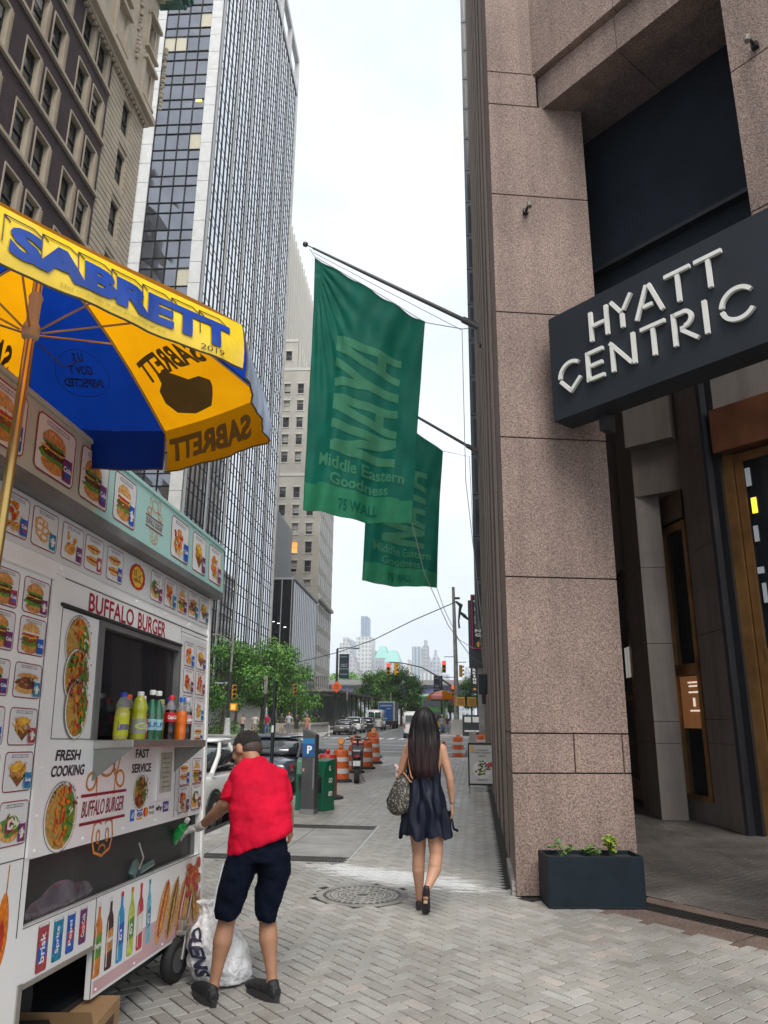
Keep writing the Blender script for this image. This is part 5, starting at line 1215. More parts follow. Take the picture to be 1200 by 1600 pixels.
# long side: groups of four black mullions between white ribs
b = MB(mirb); wr = MB(stone_w); bl = MB(blackm); a = .62; ngr = 6; gw_ = (32.6-.62)/ngr
z = 3.0; zs = []
while z < TOP: zs.append(z); z += fl_
for i, z0 in enumerate(zs):
    for g_ in range(ngr):
        for s_ in range(5):
            a0 = a+g_*gw_+.0+s_*gw_/5
            for (q0, q1) in ((z0, z0+1.75), (z0+1.75, z0+fl_)):
                tl = [rnd.uniform(-.02,.02) for _ in range(2)]
                b.quad(TF(a0,q0,-.05+tl[0]*.06), TF(a0+gw_/5,q0,-.05+tl[1]*.06), TF(a0+gw_/5,q1,-.05+tl[0]*.06), TF(a0,q1,-.05+tl[1]*.06))
for g_ in range(ngr+1): TF.box(wr, a+g_*gw_-.24, a+g_*gw_+.24, 3, TOP, -.3, .015)
for g_ in range(ngr):
    for s_ in range(1, 5): x = a+g_*gw_+s_*gw_/5; TF.box(bl, x-.135, x+.135, 3, TOP, -.06, -.01)
    for s_ in (0,): pass
    x = a+g_*gw_; TF.box(bl, x+.24, x+.42, 3, TOP, -.06, -.01); TF.box(bl, x-.42, x-.24, 3, TOP, -.06, -.01)
for z0 in zs:
    TF.box(bl, .62, 32.5, z0-.04, z0+.04, -.06, -.035); TF.box(bl, .62, 32.5, z0+1.70, z0+1.77, -.06, -.035)
b.build('side_glazing', tw, world=True); bl.build('side_mullions', tw, world=True); wr.build('white_ribs', tw, world=True)
b = MB(stone_w); TF.box(b, -0, 32.8, 84.0, 85.0, -30, .08); TF.box(b, 0, 32.9, 89.6, 90.6, -.5, .08); TF.box(b, 32.5, 32.95, 0, 90.6, -.5, .08)
for i in range(7): TF.box(b, i*5.4, i*5.4+.5, 85, 89.6, -.5, .08)
b.build('crown', tw, world=True, bevel=.03)
b = MB(M('plant_room_dark', (.04,.042,.045), rough=.7)); b.prism([TF(1,0,-2.5)[:2], TF(32,0,-2.5)[:2], TF(32,0,-28)[:2], TF(1,0,-28)[:2]], 85, 90); b.build('plant_room', tw, world=True)

# ------------------------------------------------------------------ low black glass building
bk_ = thing('black_glass_building', 'low black glass office building with thin pale fins behind the plaza trees', 'building', (-23.4,94,0))
KF = Face((-23.4,94), (lu.x, lu.y)); 
blk = M('black_cladding', (.02,.023,.03), rough=.25, var=.3, scale=.5); fin = M('pale_fin', (.42,.44,.45), rough=.5, var=.1); finb = M('grey_fin', (.33,.36,.39), rough=.5, var=.15)
blg = M('black_pane', (.012,.016,.024), rough=.06, var=.5, scale=.35, spec=.6)
MB(blk).prism([KF(0,0,-.12)[:2], KF(21.6,0,-.12)[:2], KF(21.6,0,-24)[:2], KF(0,0,-24)[:2]], 0, 19).build('body', bk_, world=True)
KE = Face(KF(0,0)[:2], (-lw.x,-lw.y)); KE.n = -lu
def kb(mb, a0, a1, z0, z1, d0, d1, m=None):
    v = [KE(a0,z0,d0),KE(a1,z0,d0),KE(a1,z0,d1),KE(a0,z0,d1),KE(a0,z1,d0),KE(a1,z1,d0),KE(a1,z1,d1),KE(a0,z1,d1)]
    return mb.add(v, [(3,2,1,0),(5,6,7,4),(1,5,4,0),(2,6,5,1),(3,7,6,2),(0,4,7,3)], m)
b = MB(blg); kb(b, 0, 14, 0, 19, -.05, 0); KF.box(b, 0, 21.6, 0, 19, -.1, 0); b.build('glazing', bk_, world=True)
b = MB(fin)
for i in range(10): kb(b, .12+i*1.35, .22+i*1.35, 0, 19.2, .0, .25)
kb(b, 0, 14, 18.9, 19.15, 0, .1); kb(b, 0, 14, 9.6, 9.75, 0, .06)
b.build('front_fins', bk_, world=True)
b = MB(finb)
for i in range(14): KF.box(b, i*1.6, i*1.6+.4, 5.0, 19.0, 0, .03)
KF.box(b, 0, 21.6, 18.9, 19.2, -.1, .2); b.build('side_fins', bk_, world=True)
b = MB(M('office_light', (.9,.9,.85), emit=(1,1,.95), estr=1.5)); kb(b, 1.6, 1.95, 13.1, 13.16, .01, .03); kb(b, 2.3, 2.6, 13.3, 13.36, .01, .03); kb(b, .75, 1.1, 12.6, 12.66, .01, .03); b.build('lit_lamps', bk_, world=True)
sl = thing('striped_office_block', 'grey finned office block rising behind the low black glass building', 'building', (-28,100,0))
SF = Face((-28.1,99.8), (lu.x, lu.y))
MB(blk).prism([SF(0,0,-.1)[:2], SF(15,0,-.1)[:2], SF(15,0,-24)[:2], SF(0,0,-24)[:2]], 0, 30.6).build('body', sl, world=True)
b = MB(M('slate_fin', (.36,.39,.42), rough=.5, var=.15))
for i in range(19): SF.box(b, i*.8, i*.8+.25, 0, 30.8, -.1, .0)
b.build('fins', sl, world=True)

# ------------------------------------------------------------------ beige stepped tower
bt = thing('stepped_tower', 'tall beige masonry office tower stepping back as it rises, rows of plain windows', 'building', (-24.8,115.6,0))
buff = M('buff_masonry', (.46,.43,.375), rough=.85, var=.14, scale=.35, bump=.1, bscale=3, detail=8); buffl = M('pale_lintel', (.58,.56,.51), rough=.8, var=.1)
QE = Face((-24.8,115.6), (-lw.x,-lw.y)); QE.n = -lu
def qb(mb, a0, a1, z0, z1, d0, d1, m=None):
    v = [QE(a0,z0,d0),QE(a1,z0,d0),QE(a1,z0,d1),QE(a0,z0,d1),QE(a0,z1,d0),QE(a1,z1,d0),QE(a1,z1,d1),QE(a0,z1,d1)]
    return mb.add(v, [(3,2,1,0),(5,6,7,4),(1,5,4,0),(2,6,5,1),(3,7,6,2),(0,4,7,3)], m)
steps = [(.0,0,40.5),(2.3,40.5,60.0),(4.9,60.0,65.6),(8.0,65.6,92)]
BB = MB(M('buff_back', (.44,.41,.36), rough=.85)); BB.prism([(-24.8-8.5,133.3),(-24.8-9.5,153),(-60,153),(-60,133.3)], 0, 65.5)
BB.build('rear_wing', bt, world=True)
b = MB(buff); wn = MB(wglass); ln_ = MB(buffl); sash_m = M('beige_sash', (.2,.19,.17), rough=.6); n_win = [0]
lit_w = M('lit_office', (.6,.3,.08), emit=(1,.38,.08), estr=.6); bli = M('office_blind', (.45,.44,.4), rough=.7)
for (aR, z0, z1) in steps:
    holes = []; z = z0+.5 if z0 else 1.5
    fh = 3.15
    zz_ = 5.2
    while zz_ < 92:
        if zz_ >= z0+.3 and zz_+1.8 < z1-.3:
            for j in range(9):
                a0 = 1.25+j*2.35
                if a0 >= aR+.45: holes.append((a0, a0+1.05, zz_, zz_+1.85))
        zz_ += fh
    class QF:
        def __call__(s, a, z, d=0): return QE(a, z, d)
    q = QF(); tmp = MB(buff); wall_with_holes(q, tmp, aR, 24, z0, z1, holes, .35)
    b.add(tmp.v, [tuple(reversed(f)) for f in tmp.f])
    for h in holes:
        r_ = rnd.random(); one = MB(wglass) if (n_win[0] < 100 and h[0] < 11.5 and h[3] > 24) else None
        wq = one or wn; m_ = 0
        if one: n_win[0] += 1
        qb(wq, h[0], h[1], h[2], h[3], -.37, -.33, bli if r_ < .12 else (lit_w if (abs(h[2]-27.25) < 1 and 3 < h[0] < 5) else wglass))
        if r_ > .45: qb(wq, h[0]+.05, h[1]-.05, h[3]-rnd.choice([.5,.9,1.3]), h[3]-.05, -.33, -.325, bli)
        qb(wq, h[0]-.2, h[1]+.2, h[3]+.02, h[3]+.28, 0, .06, buffl); qb(wq, h[0]-.15, h[1]+.15, h[2]-.18, h[2]-.02, 0, .08, buffl); qb(wq, h[0], h[1], (h[2]+h[3])/2-.03, (h[2]+h[3])/2+.03, -.32, -.28, sash_m)
        if one: one.build('window', bt, world=True)
    # side wall and roof
    L_ = {0:17.5, 40.5:17.4, 60.0:17.3, 65.6:38}[z0]
    p0, p1, p2 = QE(aR,0,-L_)[:2], QE(24,0,-L_)[:2], QE(24,0,-.4)[:2]
    b.prism([QE(aR,0,-.4)[:2], p0, p1, p2], z0, z1-.02)
    b.quad(QE(aR,z0,0), QE(aR,z1,0), QE(aR,z1,-.4), QE(aR,z0,-.4)); b.quad(QE(aR,z1,0), QE(24,z1,0), QE(24,z1,-.4), QE(aR,z1,-.4))
    qb(ln_, aR-.05, 24, z1-.02, z1+.5, -.5, .08)
b.build('masonry', bt, world=True); tag(wn.build('window', bt, world=True), kind='stuff'); ln_.build('coping', bt, world=True)
# street side of the base: pilasters and window bays
SB = Face((-24.8,115.6), (lu.x, lu.y)); b = MB(buffl); w_ = MB(wglass)
for i in range(8): SB.box(b, i*2.3, i*2.3+.75, 0, 40.5, 0, .12)
for k_ in range(13):
    z = 3+k_*3.15; SB.box(b, 0, 17.4, z-.9, z, 0, .08)
    for i in range(7): SB.box(w_, i*2.3+.75, i*2.3+1.45, z, z+2.2, .02, .06); SB.box(w_, i*2.3+1.55, i*2.3+2.25, z, z+2.2, .02, .06)
SB.box(b, 0, 17.5, 19.6, 20.1, 0, .5); SB.box(b, -.05, 17.6, 40.2, 40.9, -.2, .5)
b.build('street_pilasters', bt, world=True); w_.build('street_windows', bt, world=True)
b = MB(buffl)
for aR, z0, z1 in steps[1:]:
    for i in range(7 if z0 < 62 else 15):
        v = [QE(aR,z0,-1-i*2.4), QE(aR-.3,z0,-1-i*2.4), QE(aR-.3,z0,-1.8-i*2.4), QE(aR,z0,-1.8-i*2.4)]; b.prism([q[:2] for q in v], z0, z1+.3)
b.build('side_pilasters', bt, world=True)

# ------------------------------------------------------------------ far right dark glass building beyond the crossing
dr = thing('dark_corner_building', 'dark glass building beyond the crossing, only its narrow street edge showing past the hotel', 'building', (.3,66,0))
b = MB(M('slate_glass', (.05,.07,.09), rough=.2, var=.3, scale=.4)).box(.55, 12, 64, 92, 9, 108); b.build('tower', dr, world=True)
b = MB(M('slate_panel', (.16,.20,.23), rough=.35, var=.2, scale=.3))
for i in range(10): b.box(.3, .55, 64+i*2.9, 64+i*2.9+2.5, 9, 108)
for k_ in range(28): b.box(.28, .56, 63.9, 92.4, 9+k_*3.6, 9.25+k_*3.6, blk)
b.build('street_panels', dr, world=True)
b = MB(M('grey_base_wall', (.22,.215,.20), rough=.8, var=.2)).box(.95, 26, 68.5, 92, 0, 9).box(.3, .95, 68.5, 69.3, 0, 9).box(.3, .95, 84, 85, 0, 9); b.build('base', dr, world=True)

# ------------------------------------------------------------------ elevated highway and far shore
vi = thing('elevated_highway', 'elevated highway on blue grey steel piers crossing the far end of the street', 'highway', (-10,252,0))
vb = M('lilac_girder', (.17,.17,.34), rough=.6, var=.15, scale=.3); vg = M('grey_deck', (.30,.30,.29), rough=.8); vs_ = M('blue_steel', (.07,.085,.12), rough=.6)
b = MB(vb).box(-90, 60, 250, 250.5, 9.0, 11.2).box(-90, 60, 262, 262.5, 9.2, 11); b.build('girder', vi, world=True)
b = MB(vg).box(-90, 60, 249, 264, 11.2, 12.0).box(-90, 60, 248.6, 249, 11.6, 13.2); b.build('deck', vi, world=True)
for i in range(12):
    x = -80+i*11.5
    b = MB(vs_).box(x, x+.8, 251, 252, -.1, 8.4).box(x, x+.8, 261, 262, -.1, 8.4).box(x-.2, x+1, 250.6, 263, 8.4, 9.0).box(x+2.4, x+2.9, 251, 252, -.1, 8.4)
    b.build('pier', vi, world=True)
b = MB(vs_).box(-90, 60, 256, 257, 6.2, 8.2); b.build('cross_beam', vi, world=True)
vn = thing('highway_van', 'dark van driving along the elevated highway', 'van', (-23,253,12.0))
MB(darkmetal).box(-3.6,3.6,-1,1,.4,1.2).add([(-3.3,-.95,1.2),(3.6,-.95,1.2),(3.6,.95,1.2),(-3.3,.95,1.2),(-1.6,-.85,2.6),(3.5,-.85,2.6),(3.5,.85,2.6),(-1.6,.85,2.6)], [(0,1,5,4),(1,2,6,5),(2,3,7,6),(3,0,4,7),(4,5,6,7)]).build('body', vn, bevel=.1)
b = MB(rubber)
for x in (-2.3,2.3): b.lathe([(0,-1),(.4,-1),(.4,1),(0,1)], 14, T=Matrix.Translation((x,0,.4)) @ Matrix.Rotation(R_(90),4,'X'), cap=False)
b.build('wheels', vn)

# skyline across the river ---------------------------------------------
def far_wall(name, c, vert):
    m, nt, bs = new_mat(name); N, L = nt.nodes, nt.links
    tc = N.new('ShaderNodeTexCoord'); sp = N.new('ShaderNodeSeparateXYZ'); L.new(tc.outputs['Object'], sp.inputs[0])
    def band(o, per, frac):
        a = N.new('ShaderNodeMath'); a.operation = 'DIVIDE'; L.new(o, a.inputs[0]); a.inputs[1].default_value = per
        f = N.new('ShaderNodeMath'); f.operation = 'FRACT'; L.new(a.outputs[0], f.inputs[0]); g = N.new('ShaderNodeMath'); g.operation = 'GREATER_THAN'; L.new(f.outputs[0], g.inputs[0]); g.inputs[1].default_value = frac; return g.outputs[0]
    x = band(sp.outputs[0], 7.5, .45); mk_ = x
    if not vert:
        z = band(sp.outputs[2], 8.5, .42); mm = N.new('ShaderNodeMath'); mm.operation = 'MULTIPLY'; L.new(x, mm.inputs[0]); L.new(z, mm.inputs[1]); mk_ = mm.outputs[0]
    mx = N.new('ShaderNodeMix'); mx.data_type = 'RGBA'; L.new(mk_, mx.inputs[0]); mx.inputs[6].default_value = rgb(c); mx.inputs[7].default_value = rgb([q*.38 for q in c]); L.new(mx.outputs[2], bs.inputs['Base Color']); bs.inputs['Roughness'].default_value = .7
    return m
def far_tower(label, pxc, w_, y, z1, c, kind='block', dp=60, stripe=None, roof=None):
    x = pxc; t = thing('far_tower', label, 'building', (x, y, 0), 0, 'towers across the river')
    wallm = far_wall('far_wall_%d_%d' % (int(abs(pxc)), int(z1)), c, stripe == 'v')
    b = MB(wallm).box(-w_/2, w_/2, 0, dp, 0, z1)
    if kind == 'setback': b.box(-w_*.32, w_*.32, 5, dp-5, z1, z1*1.18); b.box(-w_*.16, w_*.16, 10, dp-10, z1*1.18, z1*1.28)
    b.build('shaft', t)
    if kind == 'gable' or roof:
        m_ = M('verdigris_roof', (.20,.50,.42), rough=.6); b = MB(m_)
        b.add([(-w_/2,0,z1),(w_/2,0,z1),(w_/2,dp,z1),(-w_/2,dp,z1),(-w_/5,dp*.2,z1*1.22),(w_/5,dp*.2,z1*1.22),(w_/5,dp*.8,z1*1.22),(-w_/5,dp*.8,z1*1.22)], [(0,1,5,4),(1,2,6,5),(2,3,7,6),(3,0,4,7),(4,5,6,7)]).build('roof', t)
    if kind == 'dome':
        b = MB(wallm).lathe([(w_*.5,z1),(w_*.45,z1*1.1),(w_*.3,z1*1.2),(w_*.12,z1*1.27),(w_*.1,z1*1.36),(0,z1*1.36)], 16, T=Matrix.Translation((0,dp/2,0)), cap=False); b.build('dome', t)
    return t
def fx(px, y): return (px-743.)/1193.*y
def fz(py, y): return 1.6+(1119-py)/1193.*y*1.0
Yf = 1550.
data = [('pale ornate tower at the left end of the far skyline', 534, 26, Yf+120, 1008, (.46,.45,.43), 'setback', None),
 ('slim glass tower behind the ornate pale one, far skyline', 541, 12, Yf+300, 1000, (.28,.36,.40), 'block', 'v'),
 ('very tall blue glass tower, tallest of the far skyline', 566, 11, Yf+420, 962, (.10,.19,.34), 'block', 'v'),
 ('broad white gridded tower below the blue glass tower', 566, 25, Yf, 995, (.55,.55,.53), 'block', None),
 ('low lilac grey block between the ornate and gridded towers', 546, 22, Yf-60, 1036, (.36,.33,.36), 'setback', None),
 ('turquoise glass slab just right of the gridded tower', 582, 10, Yf+80, 1018, (.20,.42,.44), 'block', 'v'),
 ('brown block with green gabled copper roof', 595, 22, Yf-20, 1020, (.30,.27,.30), 'gable', None),
 ('pale block with long verdigris roof in the middle skyline', 612, 26, Yf-90, 1026, (.38,.35,.40), 'gable', None),
 ('short cream block under the gap in the skyline', 638, 10, Yf-100, 1040, (.48,.42,.36), 'setback', None),
 ('pale glass twin tower, left one', 651, 14, Yf+60, 1011, (.34,.44,.50), 'block', 'v'),
 ('grey masonry twin tower with small penthouse', 665, 13, Yf+90, 1012, (.33,.33,.34), 'setback', None),
 ('domed grey block right of the twin towers', 681, 18, Yf-30, 1031, (.34,.35,.40), 'dome', None),
 ('white slab with dark stripes below the twin towers', 669, 22, Yf-160, 1052, (.55,.55,.52), 'block', 'v'),
 ('low wide pale block behind the right banner', 695, 14, Yf-120, 1054, (.40,.42,.46), 'block', None),
 ('small pale stepped tower right of the big signal pole', 731, 16, Yf+40, 1050, (.42,.44,.48), 'setback', None),
 ('long low pink brick block at the foot of the skyline', 640, 60, Yf-200, 1066, (.42,.34,.32), 'block', None),
 ('long low grey block at the left foot of the skyline', 540, 70, Yf-210, 1058, (.36,.35,.37), 'block', None),
 ('long low block at the right foot of the skyline', 712, 60, Yf-220, 1070, (.34,.36,.36), 'block', None)]
for lab, px, wp, y, py, c, kd, st in data:
    z = fz(py, y); 
    if kd == 'setback': z /= 1.15
    if kd == 'gable': z /= 1.1
    if kd == 'dome': z /= 1.15
    far_tower(lab, fx(px+.3, y), wp/1193.*y, y, z, c, kd, 60, st)
# haze over the river

def push(o, k): C0 = V3((0,0,1.6)); o.location = C0+(V3(o.location)-C0)*k; o.scale = (k,k,k)
push(hb, 1.15); push(tw, 1.2); push(bk_, 1.18); push(sl, 1.2); push(bt, 1.2)

# buildings further along the right side and behind the camera: seen only as reflections in the glass towers
rr_ = thing('street_row_building', 'row of plain masonry buildings along the far right side of the street', 'building', (2,95,0))
b = MB(M('row_masonry', (.20,.18,.16), rough=.85, var=.2, scale=.2)); w_ = MB(wglass)
for y0, y1, z1 in ((95,118,66),(119,140,92),(141,165,48),(166,188,74),(189,212,40)):
    b.box(1.0,16,y0,y1,0,z1)
    for i in range(int((y1-y0)/2.6)):
        for j in range(int(z1/3.6)-1): w_.box(.96,1.0,y0+.7+i*2.6,y0+2+i*2.6,3+j*3.6,5+j*3.6)
b.build('walls', rr_, world=True); w_.build('windows', rr_, world=True)
rb_ = thing('masonry_tower', 'ornate masonry tower block standing behind the viewer, mirrored in the glass tower', 'building', (-85,-40,0))
b = MB(M('row_masonry2', (.10,.09,.08), rough=.85, var=.3, scale=.1)); w_ = MB(M('row_window_pale', (.45,.45,.42), rough=.4))
for x0, x1, z1 in ((-100,-84,168),(-83,-76,150),(-75,-66,128),(-120,-101,140)):
    b.box(x0,x1,-52,-40,0,z1); b.box(x0+2,x1-2,-50,-42,z1,z1+6)
    for i in range(int((x1-x0)/3)):
        for j in range(12,int(z1/4)-1): w_.box(x0+.8+i*3,x0+2+i*3,-40,-39.95,j*4,j*4+1.8)
b.build('walls', rb_, world=True); w_.build('windows', rb_, world=True)
# ================================================================== FLAGS
flag_g = M('green_flag_cloth', (.004,.17,.115), rough=.6, spec=.25, var=.12, scale=3, bump=.12, bscale=30); flag_l = M('pale_green_print', (.085,.33,.19), rough=.65, spec=.2, var=.12, scale=3); flag_b = M('mid_green_band', (.035,.28,.14), rough=.6, spec=.25, var=.12, scale=3)
for m_ in (flag_g, flag_l, flag_b):
    nt_ = m_.node_tree; bs_ = [n for n in nt_.nodes if n.type == 'BSDF_PRINCIPLED'][0]; o_ = [n for n in nt_.nodes if n.type == 'OUTPUT_MATERIAL'][0]
    tr = nt_.nodes.new('ShaderNodeBsdfTranslucent'); mxs = nt_.nodes.new('ShaderNodeMixShader'); mxs.inputs[0].default_value = .35; src = bs_.inputs['Base Color'].links[0].from_socket; nt_.links.new(src, tr.inputs[0]); nt_.links.new(bs_.outputs[0], mxs.inputs[1]); nt_.links.new(tr.outputs[0], mxs.inputs[2]); nt_.links.new(mxs.outputs[0], o_.inputs[0])
ropem = M('pale_rope', (.35,.35,.34), rough=.8)
def make_flag(lab, y, TL, TR, BR, BL, seed, dx=0, group='green banners hanging over the sidewalk'):
    t = thing('hanging_flag', lab, 'flag', (TR[0], y, TR[1]), 0, group)
    def S(u, v, off=0.):
        top = TL[0]+(TR[0]-TL[0])*u, TL[1]+(TR[1]-TL[1])*u; bot = BL[0]+(BR[0]-BL[0])*u, BL[1]+(BR[1]-BL[1])*u
        x = top[0]+(bot[0]-top[0])*v; z = top[1]+(bot[1]-top[1])*v + .05*math.sin(u*3.1)*v*(1 if v > .5 else v*2) - .13*math.sin(math.pi*u)*v*v
        x += .06*math.sin(math.pi*v)*(u-.5)*-1
        f_ = .15*math.sin(u*9+v*2.2+seed)*(.3+.7*v) + .07*math.sin(u*23+v*6+seed*2)*(.5+.5*v) + .05*math.sin((u*1.6+v)*14+seed)*(1-v)*u*1.2
        rr = math.hypot(u*1.2, v); aa = math.atan2(v, u*1.2+.001); f_ += .07*math.sin(aa*26+seed)*math.exp(-rr*2.6)*min(1, rr*6)
        f_ += .06*noise.noise(V3((u*5, v*7, seed)))
        dc = (u-.5)/.07; f_ -= .10*math.exp(-dc*dc)*max(0, (v-.45))*1.6
        return V3((x, y+f_-off, z))
    b = MB(flag_g, flag_b); nu, nv = 70, 110
    vs = [S(i/nu, j/nv) for j in range(nv+1) for i in range(nu+1)]; b.v = [tuple(v) for v in vs]
    for j in range(nv):
        for i in range(nu):
            b.f.append([j*(nu+1)+i, (j+1)*(nu+1)+i, (j+1)*(nu+1)+i+1, j*(nu+1)+i+1]); b.mi.append(1 if (j+.5)/nv > .90-.012*math.sin(math.pi*(i+.5)/nu) else 0)
    b.build('cloth', t, world=True, smooth=180)
    lt_ = MB(flag_l)
    # the name climbs the flag: letters turned a quarter, reading upwards
    def stroke(p0, q0, p1, q1, w0, w1=None):
        w1 = w0 if w1 is None else w1; n = 16; d = V3((p1-p0, (q1-q0)*1.0, 0)).normalized(); nn = V3((-d.y, d.x, 0)); vs_, fs_ = [], []
        for i in range(n+1):
            t_ = i/n; p, q = p0+(p1-p0)*t_, q0+(q1-q0)*t_; w_ = (w0+(w1-w0)*t_)/2
            for s_ in (-1, -.33, .33, 1): pp_, qq_ = p+nn.x*w_*s_*.62, q+nn.y*w_*s_; vs_.append(tuple(S(.235+.585*(1-qq_), .75-.49*pp_, .012+.0006*len(lt_.v)/400)))
        for i in range(n):
            for j in range(3): fs_.append((i*4+j, i*4+j+1, i*4+j+5, i*4+j+4))
        lt_.add(vs_, fs_)
    # N, A, Y, A drawn as broad tapering strokes
    stroke(.02,0,.02,1,.12); stroke(.20,0,.20,1,.12); stroke(.035,.95,.185,.05,.11)
    for c0 in (.385, .895): stroke(c0-.10,0,c0-.025,1,.115,.13); stroke(c0+.10,0,c0+.025,1,.115,.13); stroke(c0-.06,.28,c0+.06,.28,.12)
    stroke(.64,0,.64,.5,.13); stroke(.64,.45,.55,1,.12); stroke(.64,.45,.73,1,.12)
    for body, u0, u1, v0, v1 in (('Middle Eastern', .13, .91, .825, .775), ('Goodness', .25, .77, .885, .84)): word(lt_, body, u0, u1, v0, v1, lambda u, v: tuple(S(u, v, .012)), None, bold=.022, step=.06)
    lt_.build('flag_lettering', t, world=True)
    l2 = MB(flag_g); word(l2, '75 WALL', .33, .67, .975, .93, lambda u, v: tuple(S(u, v, .012)), None, bold=.03, step=.08); l2.build('flag_address', t, world=True)
    hm = MB(M('flag_hem', (.005,.12,.07), rough=.5)); hm.tube([tuple(S(i/30, 0)) for i in range(31)], .014, 5); hm.tube([tuple(S(1, i/30)) for i in range(31)], .009, 5); hm.tube([tuple(S(0, i/30)) for i in range(31)], .009, 5); hm.tube([tuple(S(i/30, 1)) for i in range(31)], .009, 5)
    hm.build('hem', t, world=True)
    return t, S
pole_m = M('grey_pole', (.10,.098,.095), rough=.4, metal=.5, var=.2)
def make_pole(lab, y, tip, base):
    t = thing('flagpole', lab, 'flagpole', (base[0], y, base[1]), 0, 'flagpoles on the hotel facade')
    d = (V3((tip[0],y,tip[1]))-V3((base[0],y,base[1]))); L_ = d.length; d.normalize(); P = lambda s: tuple(V3((base[0],y,base[1]))+d*s)
    MB(pole_m).tube([P(0), P(L_*.6), P(L_-.25)], [.058,.048,.03], 12).build('pole', t, world=True, smooth=40)
    b = MB(pole_m); b.ball(tip + () if False else (tip[0], y, tip[1]), .075, n=12); b.tube([P(L_-.25), P(L_)], .016, 8); b.build('finial', t, world=True, smooth=60)
    MB(pole_m).tube([P(-.1), P(.5)], .085, 12).tube([(base[0]-.05,y,base[1]-.02),(base[0]-.02,y,base[1]-.42)], .05, 8).box(base[0]-.03, base[0]+.02, y-.12, y+.12, base[1]-.5, base[1]+.15).build('socket', t, world=True, smooth=40)
    return t
make_pole('nearer dark flagpole reaching out over the sidewalk from the granite facade', 16.7, (-4.23,13.76), (.34,11.0))
make_pole('farther dark flagpole on the granite facade, mostly behind the nearer flag', 25.4, (-4.25,13.9), (.34,10.86))
f1, S1 = make_flag('large green flag with pale upright lettering, nearer of the two over the sidewalk', 16.7, (-3.96,13.34), (-1.04,11.21), (-1.36,5.93), (-4.03,6.40), 0.4)
f2, S2 = make_flag('green flag with pale upright lettering, half hidden behind the nearer flag', 25.4, (-3.75,13.2), (-.96,10.93), (-1.24,5.95), (-3.83,6.18), 2.1)
def rope(lab, pts, r=.008, m=None, cat='rope', name='halyard_rope', group=None):
    o = MB(m or ropem).tube(pts, r, 5).build(name); return tag(o, lab, cat, group)
rope('thin halyard along the nearer flagpole down to the facade corner', [(-4.1,16.7,13.6),(-3.96,16.7,13.36),(-2.2,16.68,12.1),(-1.04,16.68,11.22),(-.11,16.66,10.97),(.25,16.7,11.0)], .011)
rope('second thin halyard running parallel under the nearer flagpole', [(-4.0,16.72,13.5),(-2.2,16.72,12.32),(-.11,16.72,10.97),(-.1,16.7,7.0),(.2,16.9,3.6)], .009)
rope('pale tie rope falling from the nearer flag to the facade', [tuple(S1(1,1)),(-1.1,16.9,4.8),(-.6,17.6,3.7),(-.1,18.4,3.05),(.3,19.4,2.85)], .009)
rope('pale tie rope falling from the farther flag to the facade', [tuple(S2(1,1)),(-1.0,25.4,5.2),(-.5,25.0,4.1),(0,24.6,3.75),(.34,24.2,4.2)], .011)
rope('halyard of the farther flag hanging down the facade', [(-.96,25.38,10.95),(0,25.38,10.7),(.1,25.38,6),(.3,25.3,3.2)], .011)
rope('overhead wire crossing the street from the signal pole to the beige tower', [(-1.9,71.3,12.2),(-6,74,10.9),(-11,82,9.8),(-17,92,9.2),(-22,100,9.0),(-27,110,9.1)], .05, darkmetal, 'wire', 'overhead_wire')

